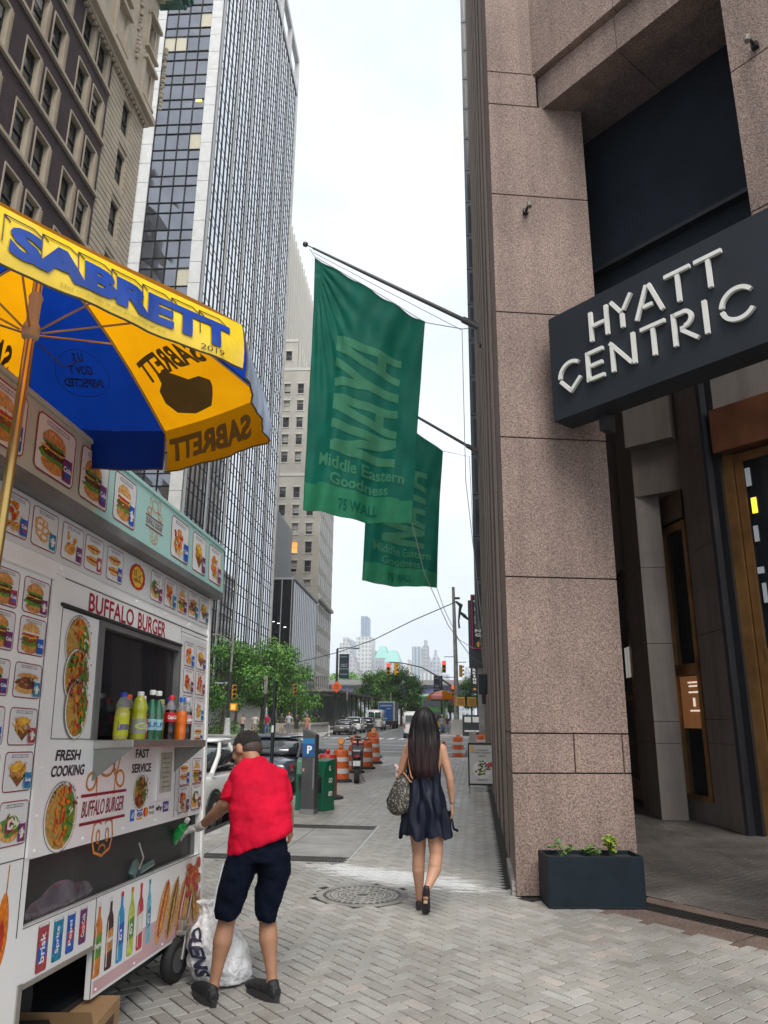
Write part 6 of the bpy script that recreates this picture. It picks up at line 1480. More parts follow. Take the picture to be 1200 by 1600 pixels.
# ================================================================== VEHICLES
tyre = rubber; alloy = M('alloy_rim', (.33,.34,.35), rough=.3, metal=.8); carglass = M('car_glass', (.03,.035,.04), rough=.04, spec=.9, coat=.5); taill = M('tail_lamp_red', (.35,.01,.02), rough=.15, coat=.8); headl = M('head_lamp', (.7,.72,.75), rough=.1, coat=.8); trim_b = M('black_trim', (.02,.02,.022), rough=.5)
def paint(n_, c): return M('car_paint_'+n_, c, rough=.22, var=.04, coat=1., spec=.6)
def ringsec(hw, zb, zt, y, cr=.02):
    h = zt-zb; P = [(0,zb),(hw*.8,zb),(hw*.97,zb+h*.12),(hw,zb+h*.42),(hw*.985,zb+h*.72),(hw*.92,zt-h*.03),(hw*.6,zt+cr*.6),(0,zt+cr)]
    return [(x, y, z) for x, z in P] + [(-x, y, z) for x, z in P[-2:0:-1]]
def car(label, loc, rz, col, kind='sedan', cat='car', L_=4.6, W_=1.82, H_=1.43, detail=True, group=None, name='parked_car'):
    t = thing(name, label, cat, loc, rz, group); hw = W_/2
    belt = {'sedan':.92,'suv':1.05,'van':1.15}[kind]*H_/({'sedan':1.43,'suv':1.7,'van':2.1}[kind]); gr = .2
    b = MB(col)   # y+ is forward, origin at the middle of the car
    if kind == 'sedan': secs = [(-L_/2,.78,.45,.70),(-L_/2+.05,.9,.32,.80),(-L_/2+.3,.97,.24,belt+.03),(-L_/2+.95,1,.2,belt+.02),(0,1,.2,belt),(L_/2-1.4,1,.2,belt-.03),(L_/2-.5,.96,.22,belt-.16),(L_/2-.08,.84,.28,.62),(L_/2,.7,.35,.5)]
    elif kind == 'suv': secs = [(-L_/2,.86,.45,belt*.9),(-L_/2+.06,.94,.32,belt),(-L_/2+.5,1,.26,belt),(0,1,.25,belt),(L_/2-1.2,1,.25,belt-.02),(L_/2-.35,.95,.28,belt-.12),(L_/2,.8,.38,belt-.35)]
    else: secs = [(-L_/2,.97,.42,belt),(-L_/2+.04,1,.3,belt),(0,1,.28,belt),(L_/2-.9,1,.28,belt),(L_/2-.3,.96,.3,belt-.25),(L_/2,.85,.38,belt-.5)]
    b.loft([ringsec(hw*k_, zb, zt, y) for y, k_, zb, zt in secs])
    o = b.build('body', t); subsurf(o, 2)
    # cabin: glass house with painted roof and pillars
    if kind == 'sedan': fb, rb, fr, rr, tw_ = L_/2-1.35, -L_/2+.75, L_/2-2.15, -L_/2+1.55, .74
    elif kind == 'suv': fb, rb, fr, rr, tw_ = L_/2-1.15, -L_/2+.1, L_/2-1.8, -L_/2+.45, .80
    else: fb, rb, fr, rr, tw_ = L_/2-.6, -L_/2+.02, L_/2-1.2, -L_/2+.1, .93
    def ring(f_, r_, w_, z, rnd_=.12):
        return [(-w_,r_+rnd_,z),(-w_*.8,r_,z),(0,r_-.04,z),(w_*.8,r_,z),(w_,r_+rnd_,z),(w_,(f_+r_)/2,z),(w_,f_-rnd_,z),(w_*.8,f_,z),(0,f_+.06,z),(-w_*.8,f_,z),(-w_,f_-rnd_,z),(-w_,(f_+r_)/2,z)]
    zr = H_
    g_ = MB(carglass if kind != 'van' else col).loft([ring(fb, rb, hw*.93, belt-.05), ring((fb+fr)/2+.05, (rb+rr)/2-.05, hw*(.93+tw_)/2*1.02, (belt+zr)/2), ring(fr, rr, hw*tw_, zr-.06)])
    go = g_.build('cabin_glass' if kind != 'van' else 'upper_body', t); subsurf(go, 1) if kind != 'van' else go.data.shade_smooth()
    rf = MB(col).loft([ring(fr+.02, rr-.02, hw*tw_+.01, zr-.09), ring(fr-.02, rr+.02, hw*tw_*.98, zr-.02), ring(fr-.25, rr+.25, hw*tw_*.8, zr+.02)]); subsurf(rf.build('roof', t), 1)
    for s in (-1, 1):
        MB(col).tube([(s*hw*.88, fb-.06, belt), (s*(hw*tw_-.01), fr+.0, zr-.08)], [.045,.03], 6).build('roof_pillar', t, smooth=60)
        MB(col).tube([(s*hw*.90, rb+.1, belt), (s*(hw*.88), (rb+rr)/2+.02, (belt+zr)/2), (s*(hw*tw_), rr+.02, zr-.08)], [.042,.038,.03], 8).build('roof_pillar', t, smooth=60)
        m_ = (fb+rb)/2; MB(col).tube([(s*hw*.935, m_, belt), (s*(hw*tw_+.005), m_, zr-.08)], .028, 6).build('roof_pillar', t, smooth=60)
    if kind == 'van':
        w_ = MB(carglass); w_.box(-hw*.78, -.06, -L_/2-.035, -L_/2-.01, belt+.12, H_-.32); w_.box(.06, hw*.78, -L_/2-.035, -L_/2-.01, belt+.12, H_-.32); w_.build('rear_window', t)
        w_ = MB(carglass).add([(-hw*.85,L_/2-.66,belt+.05),(hw*.85,L_/2-.66,belt+.05),(hw*.8,L_/2-1.12,H_-.25),(-hw*.8,L_/2-1.12,H_-.25)], [(0,1,2,3)]); w_.build('windscreen', t)
    for y in (-L_/2+.85, L_/2-.9):
        for s in (-1, 1):
            T = Matrix.Translation((s*(hw-.11), y, .33)) @ Matrix.Rotation(R_(90), 4, 'Y')
            w_ = MB(tyre).lathe([(.2,-.11),(.31,-.11),(.33,-.06),(.33,.06),(.31,.11),(.2,.11)], 22, T=T, cap=False).build('wheel', t, smooth=40)
            r_ = MB(alloy, trim_b).lathe([(.0,-.08),(.2,-.09),(.2,.09),(.0,.08)], 20, T=T, cap=False)
            if detail:
                for q in range(5):
                    a = q*2*math.pi/5
                    for k_ in (-1, 1): r_.box(.06,.19,-.022,.022,k_*.1-.008,k_*.1+.008, alloy, T=T @ Matrix.Rotation(a,4,'Z'))
            r_.build('rim', w_, smooth=40)
            MB(trim_b).lathe([(.34,-.12),(.385,-.1),(.385,.105),(.34,.115)], 22, T=T, cap=False).build('wheel_arch', t)
    zt = belt-.16 if kind != 'van' else .95
    for s in (-1, 1):
        if kind == 'van': MB(taill).box(s*hw*.86-.06, s*hw*.86+.06, -L_/2-.04, -L_/2+.05, zt-.15, zt+.2).build('tail_light', t, bevel=.01)
        else:
            x0, x1 = sorted((s*hw*.52, s*hw*.93)); MB(taill).add([(x0,-L_/2+.015,zt-.05),(x1,-L_/2+.16,zt-.08),(x1,-L_/2+.2,zt+.06),(x0,-L_/2+.02,zt+.05),(x0,-L_/2+.2,zt-.05),(x1,-L_/2+.34,zt-.08),(x1,-L_/2+.36,zt+.06),(x0,-L_/2+.2,zt+.05)], [(0,1,2,3),(1,5,6,2),(3,2,6,7),(0,4,5,1),(4,7,6,5),(0,3,7,4)]).build('tail_light', t, bevel=.008)
        MB(headl).box(*sorted((s*hw*.5, s*hw*.84)), L_/2-.28, L_/2-.06, zt-.12, zt-.0).build('headlight', t, bevel=.03)
        MB(col).box(s*(hw+.02)-.09, s*(hw+.02)+.09, fb-.35, fb-.2, belt, belt+.13).build('mirror', t, bevel=.03)
    MB(M('number_plate', (.72,.68,.45), rough=.5)).box(-.16,.16,-L_/2-.02-(.02 if kind == 'van' else 0),-L_/2+.03,.62,.76).build('number_plate', t)
    MB(trim_b).box(-hw*.8,hw*.8,-L_/2+.0,-L_/2+.12,.3,.42).build('rear_bumper_trim', t, bevel=.02)
    if detail:
        b = MB(trim_b)
        for s in (-1, 1):
            for y in (-L_*.02, L_*.2): b.box(s*(hw+.002)-.004, s*(hw+.002)+.004, y, y+.008, .35, belt-.04)
            b.box(s*(hw+.01)-.012, s*(hw+.01)+.012, -L_*.02-.2, -L_*.02-.06, belt-.14, belt-.11)
        b.build('door_lines', t)
    return t
RZ = -.2
pearl = paint('white', (.72,.72,.70)); navyp = paint('steel_blue', (.045,.06,.09)); greyp = paint('grey', (.10,.105,.105)); blackp = paint('black', (.015,.016,.018)); silverp = paint('silver', (.42,.43,.43)); greenp = paint('dark_green', (.02,.05,.03))
car('white sedan parked at the kerb just past the food cart, seen from behind', (-4.86,13.0,RZ), 0, pearl, 'sedan', L_=4.7, W_=1.86, H_=1.42, group='cars parked along the near kerb')
car('dark steel blue coupe parked in front of the white sedan, red tail lamp', (-4.88,18.8,RZ), 0, navyp, 'sedan', L_=4.7, W_=1.86, H_=1.34, group='cars parked along the near kerb')
cone = thing('red_beacon', 'small red cone shaped beacon beyond the blue coupe', 'beacon', (-6.0,24.0,RZ)); MB(M('beacon_red', (.6,.02,.03), rough=.4)).lathe([(.12,0),(.1,.02),(.05,1.0),(.09,1.02),(.09,1.2),(0,1.25)], 12, cap=False).build('cone', cone, smooth=40)
G_ = 'vehicles lined up along the far kerb'
car('grey sedan, nearest of the vehicles parked along the far kerb', (-12.9,75.3,RZ), .02, greyp, 'sedan', group=G_)
car('white crossover parked ahead of the grey sedan', (-13.0,82.5,RZ), .02, pearl, 'suv', L_=4.6, H_=1.68, group=G_)
car('black crossover parked ahead of the white crossover', (-12.8,90.5,RZ), .02, blackp, 'suv', L_=4.6, H_=1.65, group=G_)
vn_ = car('white delivery van with green lettering parked behind the blue box truck', (-13.1,101.5,RZ), .02, pearl, 'van', 'van', L_=5.8, W_=2.0, H_=2.6, group=G_)
b = MB(M('van_green_letter', (.05,.3,.2), rough=.5)); word(b, 'ELECTRIC', -.7, .8, 1.85, 2.05, lambda x, z: (x, -2.96, z), None); b.build('van_lettering', vn_)
# box truck
tk = thing('box_truck', 'blue and grey box truck seen from behind at the head of the parked row', 'truck', (-13.1,115.5,RZ), .02, G_)
boxg = M('truck_box_grey', (.42,.43,.44), rough=.5, var=.1); MB(boxg).box(-1.25,1.25,-3.6,2.6,1.1,3.9).build('cargo_box', tk, bevel=.04)
MB(M('truck_door_blue', (.01,.09,.30), rough=.4, var=.1)).box(-1.15,.95,-3.66,-3.6,1.2,3.7).build('roller_door', tk)
b = MB(flat((.85,.87,.9))); word(b, 'DELIVERY SERVICE', -.7,.75,3.2,3.4, lambda x, z: (x,-3.67,z)); word(b, 'on time', .0,.6,2.8,2.95, lambda x, z: (x,-3.67,z)); b.add([(-.95,-3.67,3.2),(-.75,-3.67,3.2),(-.85,-3.67,3.42)], [(0,1,2)]); b.build('door_lettering', tk)
MB(M('truck_cab_blue', (.015,.06,.2), rough=.3, coat=.6)).box(-1.1,1.1,2.7,4.6,.7,2.6).build('cab', tk, bevel=.12)
MB(trim_b).box(-1.1,1.1,-3.7,4.4,.55,1.05).build('chassis', tk)
for y in (-2.4,3.4):
    for s in (-1,1): MB(tyre).lathe([(0,-.18),(.48,-.18),(.5,0),(.48,.18),(0,.18)], 18, T=Matrix.Translation((s*.95,y,.5)) @ Matrix.Rotation(R_(90),4,'Y'), cap=False).build('wheel', tk, smooth=40)
for s in (-1,1): MB(taill).box(s*.9-.12,s*.9+.12,-3.74,-3.7,.8,.95).build('tail_light', tk)
car('white van driving away in the right lane, beside the walking woman\'s head', (-5.1,67.0,RZ), 0, pearl, 'van', 'van', L_=5.4, W_=1.98, H_=2.2, name='moving_van', group='vans in the right lane')
mbus = car('tall white shuttle bus with black front window, far down the right lane', (-14.5,166,RZ), math.pi, pearl, 'van', 'bus', L_=7, W_=2.4, H_=3.4, name='shuttle_bus', detail=False, group='vans in the right lane')
car('far white van beside the shuttle bus, partly behind the nearer van', (-10.7,160,RZ), math.pi, pearl, 'van', 'van', L_=6, W_=2.2, H_=3.2, name='moving_van', detail=False, group='vans in the right lane')
car('dark green hatchback half hidden behind the far kerb barriers', (-20.4,92,.0), .6, greenp, 'suv', H_=1.6, detail=False, group='cars beyond the plaza trees')
car('silver car parked beyond the plaza trees by the low wall', (-20.8,86,.0), .9, silverp, 'sedan', detail=False, group='cars beyond the plaza trees')
car('black sedan crossing behind the hotel corner at the far right', (2.2,60.5,RZ), R_(90), blackp, 'sedan', group=None, name='crossing_car')
# green double deck food truck with awning
ft = thing('tour_bus', 'tall green and yellow tour bus with dark window band behind the walking woman', 'bus', (-4.9,92,RZ))
MB(M('bus_green', (.05,.30,.04), rough=.35, coat=.5)).box(-1.3,1.4,-4,5,.4,4.2).build('body', ft, bevel=.12)
b = MB(dglass).box(-1.1,1.2,-4.06,-4.0,2.9,3.9).box(-.9,1.1,-4.06,-4.0,1.5,2.3); b.build('windows', ft)
MB(M('bus_yellow', (.65,.6,.05), rough=.4)).box(-1.28,1.38,-4.05,-4.0,.6,1.3).build('lower_panel', ft); 
for s in (-1,1): MB(tyre).lathe([(0,-.15),(.45,-.15),(.45,.15),(0,.15)], 16, T=Matrix.Translation((s*1.1,-2.5,.45)) @ Matrix.Rotation(R_(90),4,'Y'), cap=False).build('wheel', ft)

# ================================================================== STREET FURNITURE, NEAR
# parking meter pillar
pmt = thing('parking_meter', 'tall dark parking pay station with a blue P panel by the kerb', 'pay station', (-2.84,13.1,0), R_(-8))
mg = M('meter_grey', (.055,.056,.056), rough=.5, var=.2, scale=3)
b = MB(mg); b.loft([[(-.12,-.09,0),(.12,-.09,0),(.12,.09,0),(-.12,.09,0)],[(-.12,-.09,1.28),(.12,-.09,1.24),(.12,.09,1.24),(-.12,.09,1.28)],[(-.12,-.09,1.38),(.12,-.09,1.28),(.12,.09,1.28),(-.12,.09,1.38)]]); b.build('pillar', pmt, bevel=.012)
MB(M('meter_blue', (.01,.09,.25), rough=.4)).box(-.112,.105,-.094,-.09,.92,1.2).build('blue_panel', pmt); MB(M('meter_blue_light', (.02,.18,.4), rough=.35)).box(-.112,.105,-.097,-.094,1.13,1.22).build('blue_band', pmt)
b = MB(flat((.85,.85,.85))); word(b, 'P', -.03, .06, .97, 1.1, lambda x, z: (x,-.096,z), bold=.04); b.build('letter_p', pmt)
MB(flat((.6,.25,.2))).box(-.10,-.07,-.093,-.09,.68,.73).build('sticker', pmt); MB(steel_b).box(-.125,.125,-.1,.1,0,.08).box(.08,.11,-.094,-.09,.4,.9).build('base_plate', pmt, bevel=.004)
# green newspaper boxes
ngr = M('newsbox_green', (.005,.11,.055), rough=.35, var=.15, coat=.3); 
def newsbox(lab, loc, rz):
    t = thing('newspaper_box', lab, 'newspaper box', loc, rz, 'green newspaper boxes')
    b = MB(ngr).loft([[(-.16,-.17,.0),(.16,-.17,.0),(.16,.17,.0),(-.16,.17,.0)],[(-.15,-.16,.12),(.15,-.16,.12),(.15,.16,.12),(-.15,.16,.12)],[(-.15,-.16,.60),(.15,-.16,.60),(.15,.18,.60),(-.15,.18,.60)],[(-.15,-.09,.82),(.15,-.09,.82),(.15,.18,.86),(-.15,.18,.86)]]); b.build('case', t, bevel=.012)
    MB(dglass).box(-.11,.11,-.165,-.16,.3,.56).build('door_window', t); MB(steel).tube([(-.05,-.17,.62),(-.05,-.2,.6),(.05,-.2,.6),(.05,-.17,.62)], .008, 6).build('handle', t)
    for z, s_ in ((.70,'G'),(.5,'GO'),(.28,'am')):
        word(MB(flat((.75,.78,.75))), s_, .02, .02+.05*len(s_), z-.04, z+.04, lambda y, zz: (.151, y-.03, zz), bold=.03).build('lettering', t); word(MB(flat((.75,.78,.75))), s_, -.02, .02, z-.03, z+.03, lambda x, zz: (x,-.168,zz), bold=.03).build('lettering', t)
    return t
newsbox('green newspaper box to the right of the pay station', (-2.72,13.62,0), R_(-28)); newsbox('green newspaper box peeping out left of the pay station', (-3.06,13.72,0), R_(10))
# street pole by the kerb
sp1 = thing('street_pole', 'bare black street pole at the kerb, behind the bending man', 'pole', (-3.63,13.5,0)); MB(darkmetal).tube([(0,0,0),(0,0,2.2)], .034, 12).build('pole', sp1, smooth=40); MB(steel_b).lathe([(.09,0),(.08,.06),(.04,.1),(.04,.2)], 14, cap=False).build('base', sp1)
b = MB(flat((.6,.6,.58))).box(-.02,.02,-.037,-.034,1.3,1.42); b.build('sticker', sp1)
# traffic barrels
barr_o = M('barrel_orange', (.62,.115,.02), rough=.45, var=.15, scale=8); band_w = M('reflective_white', (.62,.56,.52), rough=.4, var=.12, scale=20)
def barrel(lab, loc, lamp=False, rz=0, s=1.):
    t = thing('traffic_barrel', lab, 'traffic barrel', loc, rz, 'orange traffic barrels at the roadworks'); prof = [(.235,.07),(.23,.2),(.23,.205),(.222,.36),(.222,.365),(.215,.50),(.215,.505),(.205,.64),(.205,.645),(.195,.78),(.18,.81),(.05,.83),(0,.83)]
    b = MB(barr_o).lathe(prof, 24, cap=False); b.build('drum', t, smooth=35)
    for z0, z1, r0, r1 in ((.215,.345,.232,.226),(.52,.63,.218,.208)): MB(band_w).lathe([(r0,z0),(r0+.004,z0),(r1+.004,z1),(r1,z1)], 24, cap=False).build('white_band', t, smooth=35)
    MB(rubber).lathe([(0,0),(.32,0),(.31,.05),(.24,.08),(.23,.08)], 24, cap=False).build('rubber_base', t)
    MB(barr_o).box(-.07,.07,-.015,.015,.82,.88).build('handle', t)
    if lamp:
        b = MB(M('lamp_amber', (.7,.24,.01), rough=.2, coat=.6)).lathe([(0,-.035),(.09,-.03),(.1,0),(.09,.03),(0,.035)], 18, T=Matrix.Translation((0,0,1.04)) @ Matrix.Rotation(R_(75),4,'X'), cap=False); b.build('lamp', t, smooth=50)
        MB(M('lamp_body', (.55,.2,.03), rough=.5)).box(-.05,.05,-.035,.035,.86,.95).build('lamp_body', t)
    t.scale = (s,)*3; return t
barrel('traffic barrel with an amber warning lamp on top, nearest in the kerb line', (-3.42,19.4,0), True, s=.94)
barrel('traffic barrel behind the moped, second in the kerb line', (-3.55,22.5,0), s=.95); barrel('traffic barrel right behind the moped handlebar, third in the kerb line', (-3.47,24.2,0), False, s=1.0)
barrel('traffic barrel with a small amber lamp in the gap behind the third one', (-3.6,27.0,0), True, s=1.05); barrel('traffic barrel at the left of the far roadworks cluster', (-4.35,27.8,-.0), s=1.05); barrel('traffic barrel farthest along the kerb line', (-4.15,30.9,0), s=1.2)
rb = thing('red_barrel', 'red topped drum on a black base just behind the newspaper boxes', 'barrel', (-3.0,15.5,0)); MB(M('barrel_red', (.42,.03,.02), rough=.4, var=.15)).lathe([(.2,.06),(.2,.5),(.19,.76),(.16,.84),(0,.86)], 22, cap=False).build('drum', rb, smooth=40); MB(rubber).lathe([(0,0),(.34,0),(.33,.04),(.21,.07)], 22, cap=False).build('rubber_base', rb)
MB(M('red_lamp', (.5,.02,.02), rough=.2)).ball((0,0,.9), .05, n=10).build('lamp', rb, smooth=60)
# moped
mo = thing('moped', 'black electric moped with red trim parked beside the barrels', 'moped', (-3.03,19.6,0), R_(8))
def wheel_(mb, y, r, x=0): mb.lathe([(r-.07,-.05),(r-.02,-.06),(r,0),(r-.02,.06),(r-.07,.05)], 22, T=Matrix.Translation((x,y,r)) @ Matrix.Rotation(R_(90),4,'Y'), cap=False)
for y in (-.62,.62):
    b = MB(rubber); wheel_(b, y, .22); w_ = b.build('wheel', mo, smooth=40); MB(alloy).lathe([(0,-.03),(.15,-.03),(.15,.03),(0,.03)], 16, T=Matrix.Translation((0,y,.22)) @ Matrix.Rotation(R_(90),4,'Y'), cap=False).build('rim', w_)
mk = M('moped_black', (.018,.018,.02), rough=.35, coat=.4); mred = M('moped_red', (.4,.01,.03), rough=.35, coat=.5)
b = MB(mk).box(-.10,.10,-.55,.0,.38,.62).box(-.11,.11,-.05,.4,.2,.28).box(-.12,.12,-.8,-.45,.46,.54); b.build('frame', mo, bevel=.04)
MB(mk).box(-.12,.12,-.62,.02,.64,.73).box(-.13,.13,-.85,-.6,.6,.8).build('seat', mo, bevel=.04)
b = MB(mk).add([(-.15,.38,.25),(.15,.38,.25),(.17,.52,.9),(-.17,.52,.9),(-.13,.48,.25),(.13,.48,.25),(.13,.62,.9),(-.13,.62,.9)], [(0,1,2,3),(5,4,7,6),(4,0,3,7),(1,5,6,2),(3,2,6,7),(0,4,5,1)]); b.build('leg_shield', mo, bevel=.03)
MB(mred).box(-.16,.16,.5,.64,.86,.95).box(-.12,.12,-.3,-.1,.45,.6).build('red_trim', mo, bevel=.03)
MB(mk).tube([(-.3,.42,1.0),(-.12,.5,1.02),(.12,.5,1.02),(.3,.42,1.0)], .016, 8).tube([(0,.5,1.0),(0,.62,.3)], .03, 8).box(-.08,.08,.5,.62,.98,1.08).build('handlebar', mo)
for s in (-1,1): MB(mk).tube([(s*.2,.48,1.02),(s*.28,.5,1.2)], .008, 6).ball((s*.3,.5,1.23), .06, n=8, sc=(1,.3,.7)).build('mirror', mo)
MB(taill).box(-.06,.06,-.87,-.85,.62,.68).build('tail_light', mo); MB(flat((.7,.7,.68))).box(-.09,.09,-.86,-.85,.42,.54).build('number_plate', mo)
MB(steel_b).tube([(.05,-.1,.25),(.2,-.05,.0)], .012, 6).build('side_stand', mo)
# sandwich board
sb_ = thing('sandwich_board', 'framed sandwich board with a salad picture standing by the hotel wall', 'sign', (.12,17.45,0), R_(2))
b = MB(trim_b).box(-.31,-.28,-.02,.02,.12,1.04).box(.28,.31,-.02,.02,.12,1.04).box(-.28,.28,-.02,.02,1.0,1.04).box(-.28,.28,-.02,.02,.14,.18); b.build('frame', sb_, bevel=.004)
MB(M('board_paper', (.52,.51,.49), rough=.5, var=.05)).box(-.28,.28,-.008,.008,.18,1.0).build('poster', sb_)
b = MB(steel).tube([(-.3,-.22,.02),(-.3,.22,.02)], .012, 6).tube([(.3,-.22,.02),(.3,.22,.02)], .012, 6).tube([(-.29,0,.02),(-.29,0,.14)], .012, 6).tube([(.29,0,.02),(.29,0,.14)], .012, 6).tube([(-.3,.05,.08),(.3,.05,.08)], .01, 6); b.build('stand', sb_)
b = MB(flat((.12,.12,.12))); F_ = lambda x, z: (x, -.0095, z)
for s_, z, w_ in (('roasted', .87, .13), ('CORN CHICKEN', .81, .19), ('salad', .745, .09), ('NAYA', .235, .12)): word(b, s_, -w_, w_, z, z+.04, F_, bold=.02)
b.build('board_lettering', sb_)
b = MB(); k_ = [0]
def dab(x, z, rx, rz_, m, n=12, j=.15):
    k_[0] += .0002; b.add([(x+rx*(1+rnd.uniform(-j,j))*math.cos(2*math.pi*i/n), -.0095-k_[0], z+rz_*(1+rnd.uniform(-j,j))*math.sin(2*math.pi*i/n)) for i in range(n)], [tuple(range(n))], m)
dab(0,.48,.21,.19,flat((.62,.62,.6)),24,.01)
for _ in range(46): 
    a = rnd.random()*6.28; r = .15*math.sqrt(rnd.random()); dab(r*1.1*math.cos(a), .5+r*math.sin(a), .03, .02, rnd.choice([ik('meat'),ik('brown'),ik('lettuce'),ik('dark'),ik('sauce')]), 8)
dab(.19,.58,.07,.05,flat((.45,.03,.05)),16,.03); dab(-.22,.9,.04,.07,ik('fry'),14,.1)
b.build('salad_picture', sb_)
# trash bag
tb = thing('trash_bag', 'knotted white plastic bag printed with dark letters slumped behind the man\'s legs', 'bag', (-1.6,5.02,0))
bagm = M('white_film', (.86,.87,.89), rough=.22, var=.06, scale=9, bump=1., bscale=26, coat=.4)
def bagS(a, v):
    rr = [(0,.05),(.02,.17),(.12,.205),(.25,.185),(.36,.13),(.44,.06),(.49,.05),(.53,.07)]
    k = v*(len(rr)-1); i = min(int(k), len(rr)-2); f = k-i; z = rr[i][0]+(rr[i+1][0]-rr[i][0])*f; r = rr[i][1]+(rr[i+1][1]-rr[i][1])*f
    r *= 1+.10*noise.noise(V3((math.cos(a)*2.1, math.sin(a)*2.1, z*9)))+.07*noise.noise(V3((math.cos(a)*6, math.sin(a)*6, z*14))) + .05*math.sin(a*9+z*14)*(1 if v > .5 else .3)
    return (-.11*(z/.5)**1.3*1.2 + r*1.05*math.cos(a), r*.85*math.sin(a), z+.012*noise.noise(V3((math.cos(a)*5, math.sin(a)*5, z*20))))
b = MB(bagm); b.loft([[bagS(2*math.pi*i/44, j/34) for i in range(44)] for j in range(35)]); fo_ = b.build('film', tb, smooth=180); subsurf(fo_, 1); tb2 = bpy.data.textures.new('crumple', 'CLOUDS'); tb2.noise_scale = .05; tb2.noise_depth = 4; cd_ = fo_.modifiers.new('crumple', 'DISPLACE'); cd_.texture = tb2; cd_.strength = .035; cd_.mid_level = .55
b = MB(M('bag_print', (.03,.035,.07), rough=.4))
vs, fs, _ = text2d('CLENS', .05, .1)
def bs2(p, q): a = R_(-112)+ (q-.5)*.55; v = .60-.36*p; x, y, z = bagS(a+ .25*(p-.5), v); n = V3((math.cos(a), math.sin(a), .1))*.012; return (x+n.x, y+n.y, z)
b.add([bs2(p, q) for p, q in vs], fs); b.build('bag_lettering', tb)
tb.scale = (.95,.95,.86)
# ================================================================== TREES
bark = M('bark', (.09,.07,.055), rough=.9, var=.4, scale=12, bump=.8)
def leafmat(n_, c): 
    m = M('foliage_'+n_, c, rough=.5, var=.45, scale=1.7, spec=.35); return m
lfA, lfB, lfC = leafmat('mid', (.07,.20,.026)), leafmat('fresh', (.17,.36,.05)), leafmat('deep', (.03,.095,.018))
def tree(lab, loc, h, cr, n=2600, seed=1, leaf=.22, mats=(lfA, lfB, lfC), squash=.95, group='trees', trunk=.16, low=.16):
    n = int(n*1.9); leaf *= 1.25
    t = thing('tree', lab, 'tree', loc, 0, group); r = random.Random(seed)
    tb_ = MB(bark).tube([(0,0,-.05),(.05,.03,h*.25),(-.03,.05,h*.5),(.02,0,h*.8)], [trunk,trunk*.8,trunk*.55,trunk*.2], 8)
    cl = []
    for i in range(26):
        a = r.random()*6.28; e = r.uniform(-.95, 1); R0 = cr*r.uniform(.35,.95); zc = h-cr*squash*.95
        c = V3((math.cos(a)*R0*math.sqrt(1-min(.95,abs(e))**2+.08), math.sin(a)*R0*math.sqrt(1-min(.95,abs(e))**2+.08), zc+e*cr*squash*.85)); c.z = max(c.z, h*low)
        cl.append((c, cr*r.uniform(.22,.42))); s0 = V3((0,0,h*r.uniform(.25,.5))); tb_.tube([tuple(s0), tuple(s0.lerp(c,.5)+V3((0,0,.2))), tuple(c)], [trunk*.4,trunk*.22,trunk*.08], 5)
    tb_.build('trunk', t, smooth=60)
    b = MB(*mats)
    for i in range(n):
        c, rad = r.choice(cl); d = V3((r.gauss(0,1), r.gauss(0,1), r.gauss(0,.8))).normalized()*rad*(r.random()**.45)*1.15; p = c+d
        nn = (d.normalized()+V3((r.uniform(-.7,.7), r.uniform(-.7,.7), r.uniform(.0,.9)))).normalized(); u = nn.cross(V3((r.random(), r.random(), r.random()-.5))).normalized(); v = nn.cross(u); s_ = leaf*r.uniform(.5,1.2)
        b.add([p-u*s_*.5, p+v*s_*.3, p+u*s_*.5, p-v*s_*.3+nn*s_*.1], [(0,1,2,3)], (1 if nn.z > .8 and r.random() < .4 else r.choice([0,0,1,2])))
    b.build('crown', t); return t
G_ = 'trees on the plaza'
tree('bushy green plaza tree at the left, beside the signal post', (-21.6,63.5,0), 7.6, 3.0, 3600, 3, group=G_); tree('plaza tree behind the group of pedestrians', (-19.6,68.5,0), 8.2, 3.1, 3600, 5, group=G_)
tree('plaza tree right of the pedestrians, slightly lower', (-20.0,77,0), 8.3, 3.3, 3400, 8, group=G_); tree('round plaza tree at the right end of the plaza row', (-20.6,85,0), 7.0, 3.0, 3000, 11, group=G_)
tree('dark plaza tree set back between the first two', (-23.5,73,0), 8.6, 3.2, 2600, 14, mats=(lfC,lfA,lfC), group=G_)
def bush(lab, loc, r_, h, n, seed, mats=(lfA,lfB,lfA), leaf=.16, group='shrubs on the plaza'):
    t = thing('shrub', lab, 'shrub', loc, 0, group); r = random.Random(seed); b = MB(*mats); st = MB(bark)
    for i in range(6): a = r.random()*6.28; st.tube([(0,0,0),(math.cos(a)*r_*.5, math.sin(a)*r_*.5, h*.7)], .02, 4)
    st.build('stems', t)
    for i in range(n):
        a = r.random()*6.28; q = math.sqrt(r.random()); z = h*r.random()*math.sqrt(max(.05,1-q*q*.8)); p = V3((math.cos(a)*q*r_, math.sin(a)*q*r_, z)); nn = V3((r.uniform(-1,1), r.uniform(-1,1), r.uniform(0,1))).normalized(); u = nn.cross(V3((0,0,1))+V3((.01,.3,0))).normalized(); v = nn.cross(u); s_ = leaf*r.uniform(.5,1.2)
        b.add([p-u*s_*.5, p+v*s_*.35, p+u*s_*.5, p-v*s_*.35], [(0,1,2,3)], r.choice([0,1,2]))
    b.build('leaves', t); return t
